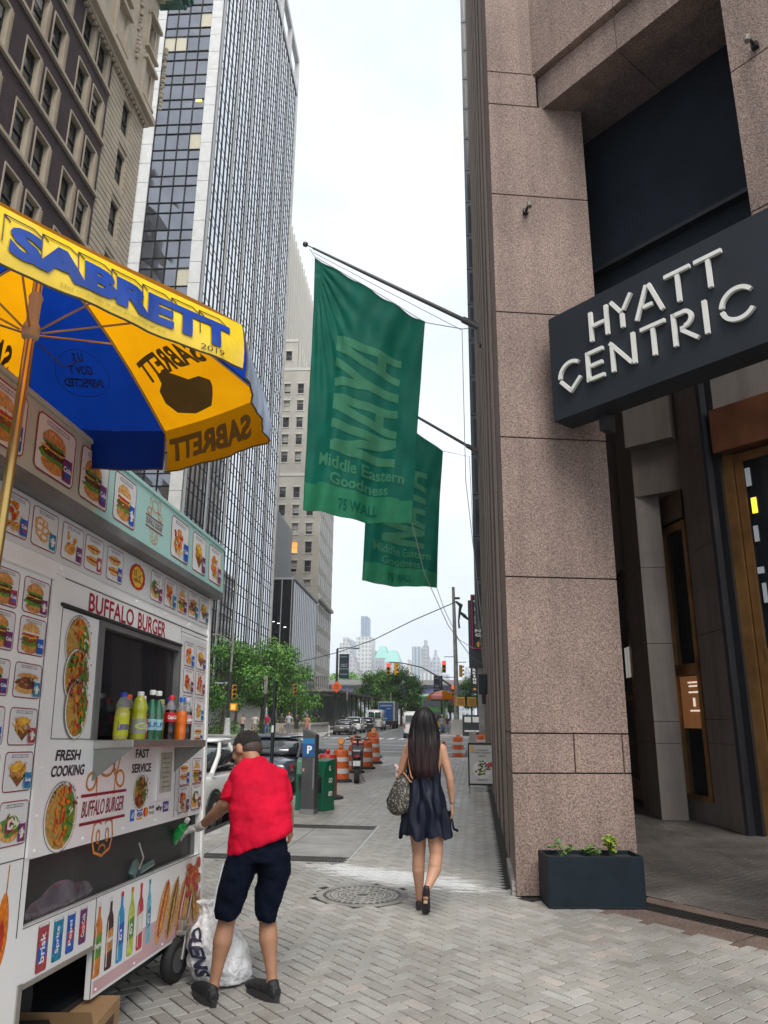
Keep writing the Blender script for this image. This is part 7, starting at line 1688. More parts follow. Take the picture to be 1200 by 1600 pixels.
for i, (x, y, r_, h, lab) in enumerate([(-21.4,64.5,1.5,1.2,'pale green low shrub by the signal post'),(-19.0,69,1.6,1.5,'shrub behind the pedestrians'),(-18.6,72,1.8,1.8,'dense shrub under the second plaza tree'),(-18.4,78,1.9,2.1,'rounded shrub right of the black pole'),(-18.6,83,1.6,1.8,'last shrub before the low concrete wall'),(-23.5,66,2.0,2.2,'dark shrub at the left behind the signal post')]):
    bush(lab, (x,y,0), r_, h, 900, i+30, mats=(lfB,lfB,lfA) if i == 0 else (lfA,lfB,lfC))
G_ = 'trees down the street'
tree('tall dark green street tree at the middle of the street, left of the pair', (-18.5,142,0), 9.6, 4.2, 5200, 21, .32, group=G_, trunk=.25, low=.2); tree('tall dark street tree, right of the pair', (-13.6,140,0), 9.9, 3.8, 4600, 22, .32, mats=(lfC,lfA,lfA), group=G_, trunk=.25, low=.2)
tree('lower lighter street tree right of the tall pair', (-11.2,146,0), 5.6, 2.8, 2600, 23, .3, mats=(lfA,lfB,lfB), group=G_, low=.2); tree('street tree behind the parking signs at the right', (-.7,140,0), 8.6, 3.0, 2600, 24, .3, group=G_, low=.2)
tree('street tree just left of the big signal pole', (-5.3,165,0), 7.6, 2.8, 1800, 25, .3, mats=(lfC,lfA,lfC), group=G_, low=.2)
tree('light green tree between the colonnade and the box truck', (-21.4,132,0), 5.2, 2.4, 1600, 29, .3, mats=(lfB,lfB,lfA), group=G_, low=.15)
for i in range(7): tree('pale green treetop showing above the highway at the left, number %s from the left' % ['first','second','third','fourth','fifth','sixth','seventh'][i] if False else ['first','second','third','fourth','fifth','sixth','seventh'][i]+' pale treetop from the left above the elevated highway', (-66+i*5.5,300,0), 17.5+rnd.uniform(-1,1), 4.5, 700, 40+i, .8, mats=(lfB,lfB,lfA), group='trees beyond the highway', low=.4)
# ================================================================== STREET FURNITURE, FAR
sig_y = M('signal_yellow', (.55,.30,.02), rough=.45, var=.15); lens_off = M('signal_lens_dark', (.04,.02,.01), rough=.3); lens_red = M('signal_lens_red', (.7,.02,.02), emit=(1,.03,.03), estr=2.2); pole_d = M('dark_pole', (.03,.034,.036), rough=.5); pole_g = M('galvanised_pole', (.26,.25,.23), rough=.6, var=.3, scale=2)
def signal(name, lab, loc, rz=0, red=True, group='traffic signals at the crossing', parent=None):
    t = thing(name, lab, 'traffic signal', loc, rz, group)
    MB(sig_y).box(-.18,.18,-.12,.12,-.55,.55).build('housing', t, bevel=.03)
    for i, z in enumerate((.36,0,-.36)):
        T = Matrix.Translation((0,-.13,z)) @ Matrix.Rotation(R_(90),4,'X'); l = MB(lens_red if (i == 0 and red) else lens_off).lathe([(0,-.0),(.13,0),(.13,.02),(0,.03)], 16, T=T, cap=False).build('lens', t); 
        v = MB(sig_y); n = 12; v.loft([[(.15*math.cos(R_(-10+200*k/n)), y, z+.15*math.sin(R_(-10+200*k/n))) for k in range(n+1)] for y in (-.12,-.32)], closed=False); v.build('visor', t)
    return t
# big right pole with signal arm
bp_ = thing('signal_pole', 'tall grey pole with a long curved signal arm at the right of the crossing', 'pole', (-1.75,71.5,0))
MB(pole_g).tube([(0,0,0),(0,0,7),(-.12,0,13.8)], [.24,.2,.14], 12).build('mast', bp_, smooth=40); MB(conc).box(-.55,.55,-.5,.5,-.1,1.35).build('footing', bp_, bevel=.05)
MB(pole_d).tube([(-.2,0,4.2),(-1.6,0,5.2),(-3.2,0,6.1),(-5,0,6.5),(-6.4,0,6.6)], [.09,.075,.06,.05,.045], 8).build('signal_arm', bp_, smooth=40)
MB(pole_d).tube([(-.1,0,7.1),(-1.1,0,7.1)], .035, 6).tube([(-.1,0,5.2),(-1.1,0,5.2)], .035, 6).tube([(0,0,6.6),(1,0,6.6)], .04, 6).build('signal_bracket', bp_)
b = MB(pole_d).box(.05,.5,-.1,.1,12.6,12.8).tube([(.1,0,12.4),(.6,0,12.0),(.45,0,11.4),(.9,0,11.0),(1.3,0,10.6)], [.1,.22,.12,.18,.08], 7).tube([(.5,0,11.6),(.35,0,10.5),(.4,0,9.8)], [.14,.08,.1], 7).build('tangled_rag', bp_)
signal('traffic_signal', 'red traffic signal hanging left of the big grey pole', (-2.85,71.2,6.15)); signal('traffic_signal', 'left one of the two signals at the tip of the curved arm', (-8.15,71.4,5.95)); signal('traffic_signal', 'right one of the two signals at the tip of the curved arm', (-7.45,71.5,5.95), R_(70), False)
signal('traffic_signal', 'signal seen from the side right behind the big grey pole', (-1.3,71.9,5.8), R_(80), False)
sm = signal('traffic_signal', 'small dark signal with a red lens low on the big grey pole', (-2.05,71.1,3.95)); sm.scale = (.7,.7,.9)
for lab, x in (('left one of the pair of yellow pedestrian signals on the big pole', -1.35), ('right one of the pair of yellow pedestrian signals on the big pole', -.3)):
    t = thing('pedestrian_signal', lab, 'pedestrian signal', (x,71.0,2.95), 0, 'pedestrian signals on the big pole'); MB(sig_y).box(-.42,.42,-.2,.2,-.4,.4).build('housing', t, bevel=.05); MB(M('ped_lens', (.35,.16,.02), rough=.5)).box(-.3,.3,-.215,-.2,-.3,.3).build('face', t)
# left signal post with lamp arm
lp = thing('signal_pole', 'street lamp and signal post at the left corner of the plaza, base painted white', 'pole', (-20.0,60.2,0))
MB(pole_d).tube([(0,0,.0),(0,0,5.0)], .14, 10).build('mast', lp, smooth=40); MB(pole_g).tube([(0,0,5.0),(.05,0,8.2)], .09, 10).build('upper_mast', lp, smooth=40); MB(M('white_base', (.5,.5,.48), rough=.7)).lathe([(.35,0),(.26,.2),(.22,1.3),(.15,1.35)], 14, cap=False).build('base', lp, smooth=40)
MB(pole_g).tube([(0,0,7.3),(-.8,0,7.9),(-1.3,0,8.05)], .04, 6).box(-1.75,-1.05,-.12,.12,7.98,8.14).build('lamp_arm', lp, bevel=.02); MB(M('street_name_sign', (.02,.05,.04), rough=.5)).box(-1.4,-.1,-.03,.03,4.0,4.25).build('street_name_sign', lp)
b = MB(flat((.7,.72,.7))); word(b, 'Water St', -1.3,-.2,4.05,4.2, lambda x, z: (x,-.035,z)); b.build('street_name', lp)
signal('traffic_signal', 'yellow traffic signal on the left plaza post', (-19.55,60.0,3.4), R_(30), False); t = thing('pedestrian_signal', 'orange pedestrian signal low on the left plaza post', 'pedestrian signal', (-19.5,60.0,2.2)); MB(sig_y).box(-.3,.3,-.15,.15,-.3,.3).build('housing', t, bevel=.04); MB(M('hand_lamp', (.8,.2,.05), emit=(1,.2,.03), estr=1.2)).box(-.18,.18,-.165,-.15,-.2,.2).build('face', t)
p3 = thing('slim_post', 'slim grey and black post among the plaza trees', 'pole', (-18.6,66,0)); MB(pole_d).tube([(0,0,0),(0,0,3.4)], .11, 8).build('mast', p3); MB(pole_g).box(-.15,.15,-.1,.1,3.4,5.0).build('head', p3, bevel=.04)
p4 = thing('signal_pole', 'dark post carrying a yellow signal at the right of the plaza trees', 'pole', (-17.6,73,0)); MB(pole_d).tube([(0,0,0),(0,0,3.3)], .1, 8).build('mast', p4); s4 = signal('traffic_signal', 'yellow traffic signal on the dark post right of the plaza trees', (-17.6,72.8,4.0), R_(35), False)
p5 = thing('street_lamp', 'thin grey street lamp beside the black glass building', 'street lamp', (-19.5,82,0)); MB(pole_g).tube([(0,0,0),(0,0,6.0),(0,0,6.3)], .06, 8).tube([(0,0,6.3),(-1.4,0,6.35)], .04, 6).box(-1.9,-1.3,-.1,.1,6.28,6.4).build('mast', p5)
# banner poles
def banner_pole(lab, x, y, h, arm, by0, by1, bw, off, labb, diamond=False):
    t = thing('banner_pole', lab, 'pole', (x,y,0), 0, 'banner poles'); MB(pole_d).tube([(0,0,0),(0,0,h)], .13, 8).build('mast', t, smooth=40)
    if arm: MB(pole_d).tube([(0,0,h),(arm*.6,0,h+.12),(arm,0,h)], .05, 6).box(arm-.1,arm+.5,-.12,.12,h-.05,h+.08).build('lamp_arm', t)
    bn = thing('street_banner', labb, 'banner', (x,y,by0), 0, 'street banners'); MB(M('banner_navy', (.012,.03,.05), rough=.5, var=.2)).box(off, off+bw, -.03, .03, 0, by1-by0).build('cloth', bn)
    b = MB(flat((.4,.43,.45))); H_ = by1-by0
    for z, s_ in ((.86,'NYC'),(.55,'WALL ST'),(.48,'water'),(.15,'DOWN')): word(b, s_, off+bw*.15, off+bw*.85, H_*z, H_*(z+.05), lambda xx, zz: (xx,-.036,zz))
    b.box(off, off+bw, -.035, -.032, H_*.38, H_*.40); b.build('banner_lettering', bn)
    return t
banner_pole('dark street lamp pole with a long arm and banner at the left kerb', -15.3,83,8.9,2.0,5.6,8.3,1.1,.25,'dark banner hanging on the left lamp pole')
banner_pole('dark pole with a banner just left of the big signal pole', -3.85,88,6.2,0,3.7,6.2,.75,-.9,'dark banner hanging left of the big signal pole')
dm = thing('work_sign', 'orange diamond roadwork sign on the left banner pole', 'sign', (-15.1,82,4.65)); MB(M('sign_orange', (.8,.12,.02), rough=.5)).box(-.45,.45,-.02,.02,-.45,.45, T=Matrix.Rotation(R_(45),4,'Y')).build('plate', dm)
b = MB(flat((.05,.02,.01)))
for s_, z in (('ROAD',.16),('WORK',.0),('AHEAD',-.16)): word(b, s_, -.25,.25,z-.05,z+.05, lambda x, zz: (x,-.03,zz))
b.build('sign_words', dm)
for i, (x, y, h, lab) in enumerate([(-15.6,92,4.9,'grey bollard lamp post left of the truck row'),(-15.4,100,3.8,'thin dark post beside the delivery van'),(-15.2,112,4.2,'pale topped thin post beside the truck'),(-13.1,118,5.2,'thin pale mast over the truck roof')]):
    t = thing('slim_post', lab, 'pole', (x,y,0), 0, 'thin posts along the far kerb'); MB(pole_d).tube([(0,0,0),(0,0,h*.7)], .09, 8).build('mast', t); MB(pole_g).tube([(0,0,h*.7),(0,0,h)], .12, 8).build('head', t)
wb = thing('delineator_post', 'small white delineator post on the asphalt behind the grey sedan', 'post', (-13.5,70,RZ)); MB(flat((.7,.7,.66))).lathe([(.12,0),(.1,.04),(.045,.06),(.045,.95),(0,.97)], 10, cap=False).build('post', wb)
# colonnade shed in front of the beige tower
cs = thing('glass_canopy', 'long glass and steel canopy on dark posts in front of the beige tower', 'canopy', (-17,95,0))
MB(pole_g).box(-20.2,-15.9,86,128,4.3,4.55).build('roof', cs, world=True); b = MB(pole_d)
for i in range(11): 
    MB(pole_d).box(-16.2,-16.0,86.5+i*4,86.7+i*4,0,4.3).build('post', cs, world=True)
b.box(-16.25,-15.95,86,128,4.15,4.3); b.build('edge_beam', cs, world=True)
b = MB(M('canopy_glass', (.25,.29,.29), rough=.1, spec=.7)).box(-19.6,-19.5,88,126,.2,4.2); b.build('glass_wall', cs, world=True)
for i in range(9): MB(flat((.55,.56,.55))).box(-19.48,-19.45,88+i*4.2,88.15+i*4.2,.2,4.2).build('glazing_bar', cs, world=True)
# low concrete benches/walls with slots
def slotwall(lab, x0, y0, x1, y1):
    t = thing('slotted_wall', lab, 'low wall', (x0,y0,0), math.atan2(y1-y0, x1-x0), 'low concrete walls on the plaza'); L_ = math.hypot(x1-x0, y1-y0)
    MB(conc).box(0,L_,-.2,.2,.7,.9).box(0,L_,-.2,.2,0,.15).build('rail', t, bevel=.03); b = MB(conc); n = int(L_/.5)
    for i in range(n+1): b.box(i*L_/n-.08, i*L_/n+.08, -.15,.15,.15,.7)
    b.build('balusters', t); return t
slotwall('low slotted concrete wall right of the pedestrian group', -17.6,67,-17.2,76); slotwall('low slotted concrete wall beside the grey sedan', -15.6,71,-15.5,79); slotwall('low slotted concrete wall just behind the black street pole', -18.6,72.5,-18.2,78)
# right hand roadworks
for lab, x, y in (('striped traffic barrel in front of the big grey pole', -.80,34.6), ('striped traffic barrel beside the jersey barrier at the right', .25,38.5), ('traffic barrel farthest right, near the hotel corner', .75,40)):
    t = barrel(lab, (x,y,RZ if y > 31 else 0), s=1.15)
jb = thing('jersey_barrier', 'short grey concrete barrier right of the striped barrel', 'barrier', (-.15,36.0,RZ)); MB(conc).loft([[(-.42,-1,0),(.42,-1,0),(.42,1,0),(-.42,1,0)],[(-.4,-1,.15),(.4,-1,.15),(.4,1,.15),(-.4,1,.15)],[(-.2,-1,.5),(.2,-1,.5),(.2,1,.5),(-.2,1,.5)],[(-.15,-1,1.15),(.15,-1,1.15),(.15,1,1.15),(-.15,1,1.15)]]).build('block', jb, bevel=.02)
rs = thing('stop_paddle', 'round red and white roadwork paddle low beside the walking woman', 'sign', (-1.42,34,RZ-.35)); MB(flat((.75,.75,.72))).lathe([(0,-.01),(.3,-.01),(.3,.01),(0,.01)], 20, T=Matrix.Translation((0,0,1.0)) @ Matrix.Rotation(R_(90),4,'X'), cap=False).build('disc', rs); MB(flat((.5,.03,.04))).lathe([(0,0),(.22,0),(.22,.012),(0,.012)], 20, T=Matrix.Translation((.0,-.012,1.0)) @ Matrix.Rotation(R_(90),4,'X'), cap=False).build('red_disc', rs); MB(pole_g).tube([(0,0,0),(0,0,.75)], .03).build('post', rs); rs.scale = (.45,.45,.9)
nk = thing('notice_rack', 'dark framed rack with four white notices beyond the roadworks at the right', 'rack', (-.2,59,0)); MB(pole_d).box(-.8,1.9,-.2,.2,.2,1.75).build('case', nk, bevel=.03)
b = MB(flat((.7,.7,.68)));  
for i in range(4): b.box(-.65+i*.62,-.15+i*.62,-.22,-.2,1.2,1.6)
b.box(-.65,1.75,-.22,-.2,.5,.62); b.build('notices', nk)
orc = thing('orange_marker', 'orange and white striped marker post at the hotel corner', 'marker post', (1.1,58,0)); MB(barr_o).lathe([(.2,0),(.18,.05),(.1,.06),(.1,2.3),(.04,2.4),(0,2.4)], 12, cap=False).build('post', orc); MB(band_w).lathe([(.105,.8),(.105,1.1)], 12, cap=False).lathe([(.105,1.5),(.105,1.8)], 12, cap=False).build('bands', orc)
sg2 = thing('stop_sign', 'red round sign below the far yellow umbrella', 'sign', (-2.35,90,3.4)); MB(flat((.5,.04,.06))).lathe([(0,-.02),(.45,-.02),(.45,.02),(0,.02)], 8, T=Matrix.Rotation(R_(90),4,'X'), cap=False).build('disc', sg2); MB(pole_d).tube([(0,0.05,-.3),(0,.05,-3.4)], .05).build('post', sg2)
fu = thing('far_umbrella', 'yellow and pink striped vendor umbrella far behind the walking woman', 'umbrella', (-3.55,84,0)); b = MB(yel_f, M('pink_cloth', (.62,.22,.2), rough=.5))
for i in range(8):
    a0, a1 = i*math.pi/4, (i+1)*math.pi/4; R0 = 1.75
    b.add([(0,0,4.45),(R0*.6*math.cos(a0),R0*.6*math.sin(a0),4.2),(R0*.6*math.cos(a1),R0*.6*math.sin(a1),4.2),(R0*math.cos(a0),R0*math.sin(a0),3.75),(R0*math.cos(a1),R0*math.sin(a1),3.75),(R0*math.cos(a0),R0*math.sin(a0),3.45),(R0*math.cos(a1),R0*math.sin(a1),3.45)], [(0,1,2),(1,3,4,2),(3,5,6,4)], i % 2)
b.build('canopy', fu); MB(brass).tube([(0,0,0),(0,0,4.4)], .04).build('pole', fu)
# parking signs hung on the dark building
def psign(lab, x0, x1, y, z0, z1, arrow, group='hanging parking signs', frame=True):
    t = thing('parking_sign', lab, 'sign', ((x0+x1)/2,y,z0), 0, group); MB(M('sign_black', (.012,.012,.018), rough=.4)).box(x0,x1,y-.12,y+.12,z0,z1).build('case', t, world=True, bevel=.02); W_ = x1-x0; H_ = z1-z0; b = MB(flat((.75,.75,.74)))
    for i, ch in enumerate('PARKING'): zc = z1-H_*.30-(i)*H_*.078; word(b, ch, x0+W_*(.3 if ch != 'I' else .42), x0+W_*(.78 if ch != 'I' else .66), zc, zc+H_*.062, lambda x, z: (x, y-.125, z), bold=.06)
    b.build('sign_letters', t, world=True)
    b = MB(flat((.10,.35,.25))).lathe([(0,0),(W_*.24,0),(W_*.24,.01),(0,.01)], 18, T=Matrix.Translation((x0+W_*.54,y-.12,z1-H_*.12)) @ Matrix.Rotation(R_(90),4,'X'), cap=False); b.box(x0+W_*.2,x0+W_*.88,y-.14,y-.132,z1-H_*.135,z1-H_*.11, flat((.6,.6,.5))); b.build('round_emblem', t, world=True)
    b = MB(flat((.7,.42,.02))); cx, cz, s_ = x0+W_*.54, z0+H_*.10, W_*.24
    pts = [(-.3,-1),(.3,-1),(.3,.0),(.9,.0),(0,1),(-.9,.0),(-.3,.0)]
    if arrow == 'right': pts = [(q, -p) for p, q in pts]
    b.add([(cx+p*s_, y-.125, cz+q*s_) for p, q in pts], [tuple(range(7))]); b.build('arrow', t, world=True)
    if frame:
        b = MB(flat((.5,.02,.12))); b.box(x0+.04,x0+.09,y-.128,y-.121,z0+.05,z1-.05); b.box(x0+.09,x1-.04,y-.128,y-.121,z0+.05,z0+.1); b.box(x0+.09,x1-.04,y-.128,y-.121,z1-.1,z1-.05); b.build('sign_border', t, world=True)
    MB(pole_d).box(x1-.02, x1+.5, y-.05,y+.05, z1-.4,z1-.3).build('bracket', t, world=True)
    return t
psign('large black hanging parking sign with pink border and up arrow', -.14, .62, 46, 5.55, 8.95, 'up'); psign('smaller narrow black parking sign farther down, arrow to the right', -.32, .25, 63.5, 1.9+1.6, 1.9+4.9, 'right', frame=False)
b = thing('sign_pylon', 'dark metal pylon carrying the large parking sign', 'pylon', (.5,48,0)); MB(pole_g).box(.2,.75,48,48.4,0,4.6).build('column', b, world=True); MB(M('pylon_dark', (.05,.055,.06), rough=.4)).box(-.33,.75,47.9,48.5,4.6,8.9).build('panel', b, world=True)
bx2 = thing('alarm_box', 'black boxy lamp fixed to the granite fins', 'lamp', (.34,21,2.4)); MB(darkmetal).box(.1,.34,20.8,21.2,2.2,2.75).build('case', bx2, world=True, bevel=.03); bx3 = thing('alarm_box', 'smaller black box farther along the granite fins, past the first one', 'lamp', (.34,25,2.2)); MB(darkmetal).box(.22,.34,24.8,25.2,2.0,2.4).build('case', bx3, world=True, bevel=.03)
# ================================================================== PEOPLE
def skinm(n_, c): 
    m = M('skin_'+n_, c, rough=.5, var=.10, scale=14, bump=.05, bscale=90, spec=.35); return m
sk_man = skinm('tan', (.36,.185,.11)); sk_wo = skinm('light', (.47,.255,.165))
def capsule(mb, p0, p1, r0, r1, n=14, m=None):
    p0, p1 = V3(p0), V3(p1); d = p1-p0; L_ = d.length
    if L_ < 1e-5: d = V3((0,0,1))
    T = Matrix.Translation(p0) @ d.to_track_quat('Z', 'Y').to_matrix().to_4x4(); prof = []
    for i in range(1, 5): a = -math.pi/2 + math.pi/2*i/4; prof.append((r0*math.cos(a), r0*math.sin(a)))
    for i in range(0, 4): a = math.pi/2*i/4; prof.append((r1*math.cos(a), L_+r1*math.sin(a)))
    return mb.lathe([(max(r, .0005), z) for r, z in prof], n, m, T=T)
def ellipsoid(mb, c, r, rot=None, n=18, m=None):
    T = Matrix.Translation(V3(c)) @ ((rot or Matrix.Identity(3)).to_4x4()) @ Matrix.Diagonal((r[0], r[1], r[2], 1)); return mb.ball((0,0,0), 1, m, n, T=T)
def frame_from(fwd, up=(0,0,1)):
    f = V3(fwd).normalized(); r = f.cross(V3(up)).normalized(); u = r.cross(f); return Matrix((r, f, u)).transposed()   # columns right, forward, up
def torso(mb, secs, n=28, e=2.3, m=None):
    rings = []
    for c, rx, ry in secs:
        c, rx, ry = V3(c), V3(rx), V3(ry); rg = []
        for i in range(n):
            t = 2*math.pi*i/n; ca, sa = math.cos(t), math.sin(t); k = (abs(ca)**e+abs(sa)**e)**(-1/e); rg.append(c+rx*ca*k+ry*sa*k)
        rings.append(rg)
    return mb.loft(rings, m)
def head(mb, c, fwd, s=1., up=(0,0,1)):
    R = frame_from(fwd, up); P = lambda x, y, z: V3(c)+R @ V3((x*s, y*s, z*s))
    ellipsoid(mb, P(0,-.012,.02), (.076*s,.095*s,.088*s), R); ellipsoid(mb, P(0,.02,-.035), (.062*s,.070*s,.078*s), R); ellipsoid(mb, P(0,.045,-.085), (.032*s,.032*s,.024*s), R)
    capsule(mb, P(0,.085,.012), P(0,.108,-.022), .010*s, .014*s); ellipsoid(mb, P(0,.082,-.055), (.024*s,.012*s,.010*s), R); ellipsoid(mb, P(0,.07,.03), (.05*s,.02*s,.012*s), R)
    for k in (-1,1): ellipsoid(mb, P(k*.078,-.01,-.005), (.010*s,.020*s,.032*s), R); capsule(mb, P(k*.08,-.018,.018), P(k*.078,-.012,-.028), .008*s, .007*s); capsule(mb, P(k*.045,.06,-.012), P(k*.05,.05,-.02), .018*s, .018*s)
    return P, R
def hand(mb, wrist, dirv, palmn, s=1., curl=.5, thumb=1, m=None):
    """palm plus five separate bent fingers"""
    d = V3(dirv).normalized(); n_ = V3(palmn); n_ = (n_-d*n_.dot(d)).normalized(); a = d.cross(n_).normalized(); w_ = V3(wrist); pe = w_+d*.085*s
    for k in (-.024,-.008,.008,.024): capsule(mb, w_+d*.012*s+a*k*.75*s, pe+a*k*s, .014*s, .0125*s, 10, m)
    for k, L_ in zip((-.031,-.0105,.0105,.031), (.062,.075,.080,.070)):
        L_ *= s; p = pe+a*k*s; dd = d.copy(); ang = curl*(.8+abs(k)*6)
        for seg, (f, r0, r1) in enumerate(((.45,.0098,.009),(.32,.009,.0082),(.23,.0082,.0072))):
            dd = (dd*math.cos(ang*.55)+n_*math.sin(ang*.55)*1.0); dd.normalize(); q = p+dd*L_*f; capsule(mb, p, q, r0*s, r1*s, 9, m); p = q
            nn = n_-dd*n_.dot(dd); n2 = nn.normalized() if nn.length > .05 else n_
    t0 = w_+d*.03*s+a*.03*s*thumb; t1 = t0+(d*.55+a*.75*thumb+n_*.35).normalized()*.036*s; t2 = t1+(d*.85+a*.2*thumb+n_*.5).normalized()*.032*s
    capsule(mb, t0, t1, .013*s, .0105*s, 9, m); capsule(mb, t1, t2, .0102*s, .0085*s, 9, m)

# ------------------------------------------------------------------ the bending man
man = thing('person', 'man in red t-shirt and dark shorts bending towards the food cart, one hand gloved', 'person', (-1.38,4.78,0))
fw = V3((-.80,.36,-.60)).normalized()
b = MB(sk_man)
HP, HR = head(b, (-1.540,5.06,1.368), fw, 1.08, up=(-.25,.25,1))
capsule(b, (-1.45,4.985,1.27), (-1.505,5.02,1.36), .058, .054)
capsule(b, (-1.52,4.885,1.185), (-1.60,4.875,1.055), .040, .041); capsule(b, (-1.60,4.875,1.055), (-1.66,4.92,1.0), .043, .043); capsule(b, (-1.66,4.92,1.0), (-1.805,5.04,.895), .042, .027)
capsule(b, (-1.285,4.99,1.18), (-1.232,5.03,1.03), .040, .040); capsule(b, (-1.232,5.03,1.03), (-1.235,5.12,.90), .040, .03); hand(b, (-1.23,5.13,.89), (-.05,.35,-.9), (-1,.1,0), .9, .7, -1)
torso(b, [((-1.34,4.82,.80), (.14,.05,0), (-.04,.10,0)), ((-1.36,4.85,1.0), (.13,.05,0), (-.04,.09,0)), ((-1.41,4.95,1.24), (.12,.06,0), (-.04,.07,0))])
for hip, kn, cf_, an in (((-1.42,4.77,.78), (-1.505,4.755,.43), (-1.512,4.71,.31), (-1.535,4.675,.10)), ((-1.265,4.84,.78), (-1.292,4.875,.43), (-1.268,4.835,.30), (-1.222,4.79,.10))):
    capsule(b, hip, kn, .085, .056); capsule(b, kn, cf_, .050, .058); capsule(b, cf_, (cf_[0]*.55+an[0]*.45, cf_[1]*.55+an[1]*.45, cf_[2]*.55+an[2]*.45), .057, .040); capsule(b, (cf_[0]*.55+an[0]*.45, cf_[1]*.55+an[1]*.45, cf_[2]*.55+an[2]*.45), an, .040, .029); capsule(b, an, (an[0]-.02, an[1]+.03, .05), .034, .036)
body = b.build('body', man, world=True); remesh(body, .0075, 4)
# hair: short, dark, faded at the neck
hairm = M('short_black_hair', (.022,.017,.015), rough=.7, var=.5, scale=60, bump=1., bscale=220)
b = MB(hairm); ellipsoid(b, HP(0,-.020,.036), (.084,.099,.084), HR); ellipsoid(b, HP(0,-.048,.015), (.080,.071,.065), HR)
for i in range(60):
    a = rnd.random()*6.28; e = rnd.uniform(.1,1.4); p = HP(.075*math.cos(a)*math.cos(e), -.02+.088*math.sin(a)*math.cos(e), .038+.074*math.sin(e)); b.ball(tuple(p), .0085, n=6)
remesh(b.build('hair', man, world=True), .0045, 0)
fade = MB(M('shaved_fade', (.055,.035,.028), rough=.7, var=.3, scale=90)); ellipsoid(fade, HP(0,-.05,-.018), (.079,.065,.060), HR); remesh(fade.build('hair_fade', man, world=True), .006, 2)
b = MB(darkmetal).tube([tuple(HP(-.080,-.01,.012)), tuple(HP(-.074,.05,.012)), tuple(HP(-.062,.095,.008))], .0035, 6).tube([tuple(HP(-.064,.095,.008)), tuple(HP(-.02,.112,.008)), tuple(HP(.02,.112,.008)), tuple(HP(.064,.095,.008))], .004, 6)
for k in (-1, 1): ellipsoid(b, HP(k*.034,.102,-.006), (.028,.006,.02), HR)
b.build('sunglasses', man, world=True)
# shirt
redm = M('red_jersey', (.56,.004,.03), rough=.8, var=.22, scale=5, bump=.7, bscale=7, spec=.15)
sR = V3((.93,.34,0)).normalized(); sF = V3((-.34,.93,0))
def shirt_secs():
    S_ = []
    for c, w_, d_, tilt in (((-1.345,4.815,.842),.188,.135,.155),((-1.345,4.82,.90),.184,.132,.10),((-1.348,4.83,.96),.180,.128,.03),((-1.36,4.85,1.035),.188,.130,0.),((-1.37,4.865,1.055),.177,.124,0.),((-1.385,4.90,1.12),.178,.126,0),((-1.405,4.94,1.19),.184,.122,0),((-1.417,4.955,1.235),.172,.105,0),((-1.435,4.972,1.272),.135,.085,0),((-1.45,4.985,1.300),.088,.072,0),((-1.462,4.993,1.325),.066,.062,0)):
        S_.append((c, sR*w_+V3((0,0,tilt*.45)), sF*d_))
    return S_
b = MB(redm); torso(b, shirt_secs(), 40)
sl1 = V3((-.28,-.02,-.96)); torso(b, [((-1.455,4.915,1.245),(.03,0,.05),(0,.055,0)),((-1.50,4.895,1.215),(.045,0,.048),(0,.062,0)),((-1.538,4.88,1.165),(.056,.0,.02),(0,.060,0)),((-1.570,4.868,1.095),(.058,0,.012),(0,.060,0))], 22)
torso(b, [((-1.31,4.985,1.245),(.03,0,-.05),(0,.052,0)),((-1.285,5.0,1.205),(.046,0,-.03),(0,.058,0)),((-1.262,5.01,1.15),(.052,0,-.01),(0,.058,0)),((-1.245,5.02,1.07),(.053,0,0),(0,.058,0))], 22)
capsule(b, (-1.49,4.905,1.21), (-1.29,4.985,1.21), .062, .062); capsule(b, (-1.51,4.89,1.21), (-1.565,4.872,1.125), .067, .062); capsule(b, (-1.290,4.99,1.205), (-1.252,5.015,1.10), .062, .054)
so_ = remesh(b.build('shirt', man, world=True), .007, 3)
tx = bpy.data.textures.new('cloth_folds', 'CLOUDS'); tx.noise_scale = .075; tx.noise_depth = 3
dm_ = so_.modifiers.new('folds', 'DISPLACE'); dm_.texture = tx; dm_.strength = .026; dm_.mid_level = .5
t2 = bpy.data.textures.new('drape', 'MARBLE'); t2.noise_scale = .22; t2.turbulence = 9; d2_ = so_.modifiers.new('drape', 'DISPLACE'); d2_.texture = t2; d2_.strength = .013
for md_ in so_.modifiers:
    if md_.type == 'DISPLACE': md_.mid_level = .38
# shorts
navym = M('navy_shorts_cloth', (.0022,.0045,.013), rough=.85, var=.3, scale=6, bump=.7, bscale=8, spec=.12)
b = MB(navym); torso(b, [((-1.345,4.815,.74),sR*.172,sF*.135),((-1.345,4.815,.80),sR*.170,sF*.132),((-1.345,4.82,.885),sR*.155,sF*.115)], 36)
def leg_tube(p): torso(b, p, 26, 2.1)
leg_tube([((-1.500,4.728,.435),sR*.072,sF*.078),((-1.497,4.733,.475),sR*.086,sF*.090),((-1.475,4.755,.60),sR*.100,sF*.105),((-1.435,4.785,.74),sR*.105,sF*.12),((-1.42,4.79,.80),sR*.095,sF*.11)])
leg_tube([((-1.288,4.835,.405),sR*.058,sF*.068),((-1.290,4.84,.45),sR*.074,sF*.085),((-1.275,4.845,.55),sR*.086,sF*.095),((-1.250,4.84,.68),sR*.102,sF*.11),((-1.265,4.84,.78),sR*.105,sF*.115)])
sh_ = remesh(b.build('shorts', man, world=True), .0075, 3); dm_ = sh_.modifiers.new('folds', 'DISPLACE'); dm_.texture = tx; dm_.strength = .034; dm_.mid_level = .5
LS_ = [((-1.500,4.728,.435),.072,.078),((-1.497,4.733,.475),.086,.090),((-1.475,4.755,.60),.100,.105),((-1.435,4.785,.74),.118,.128)]
pts_ = []
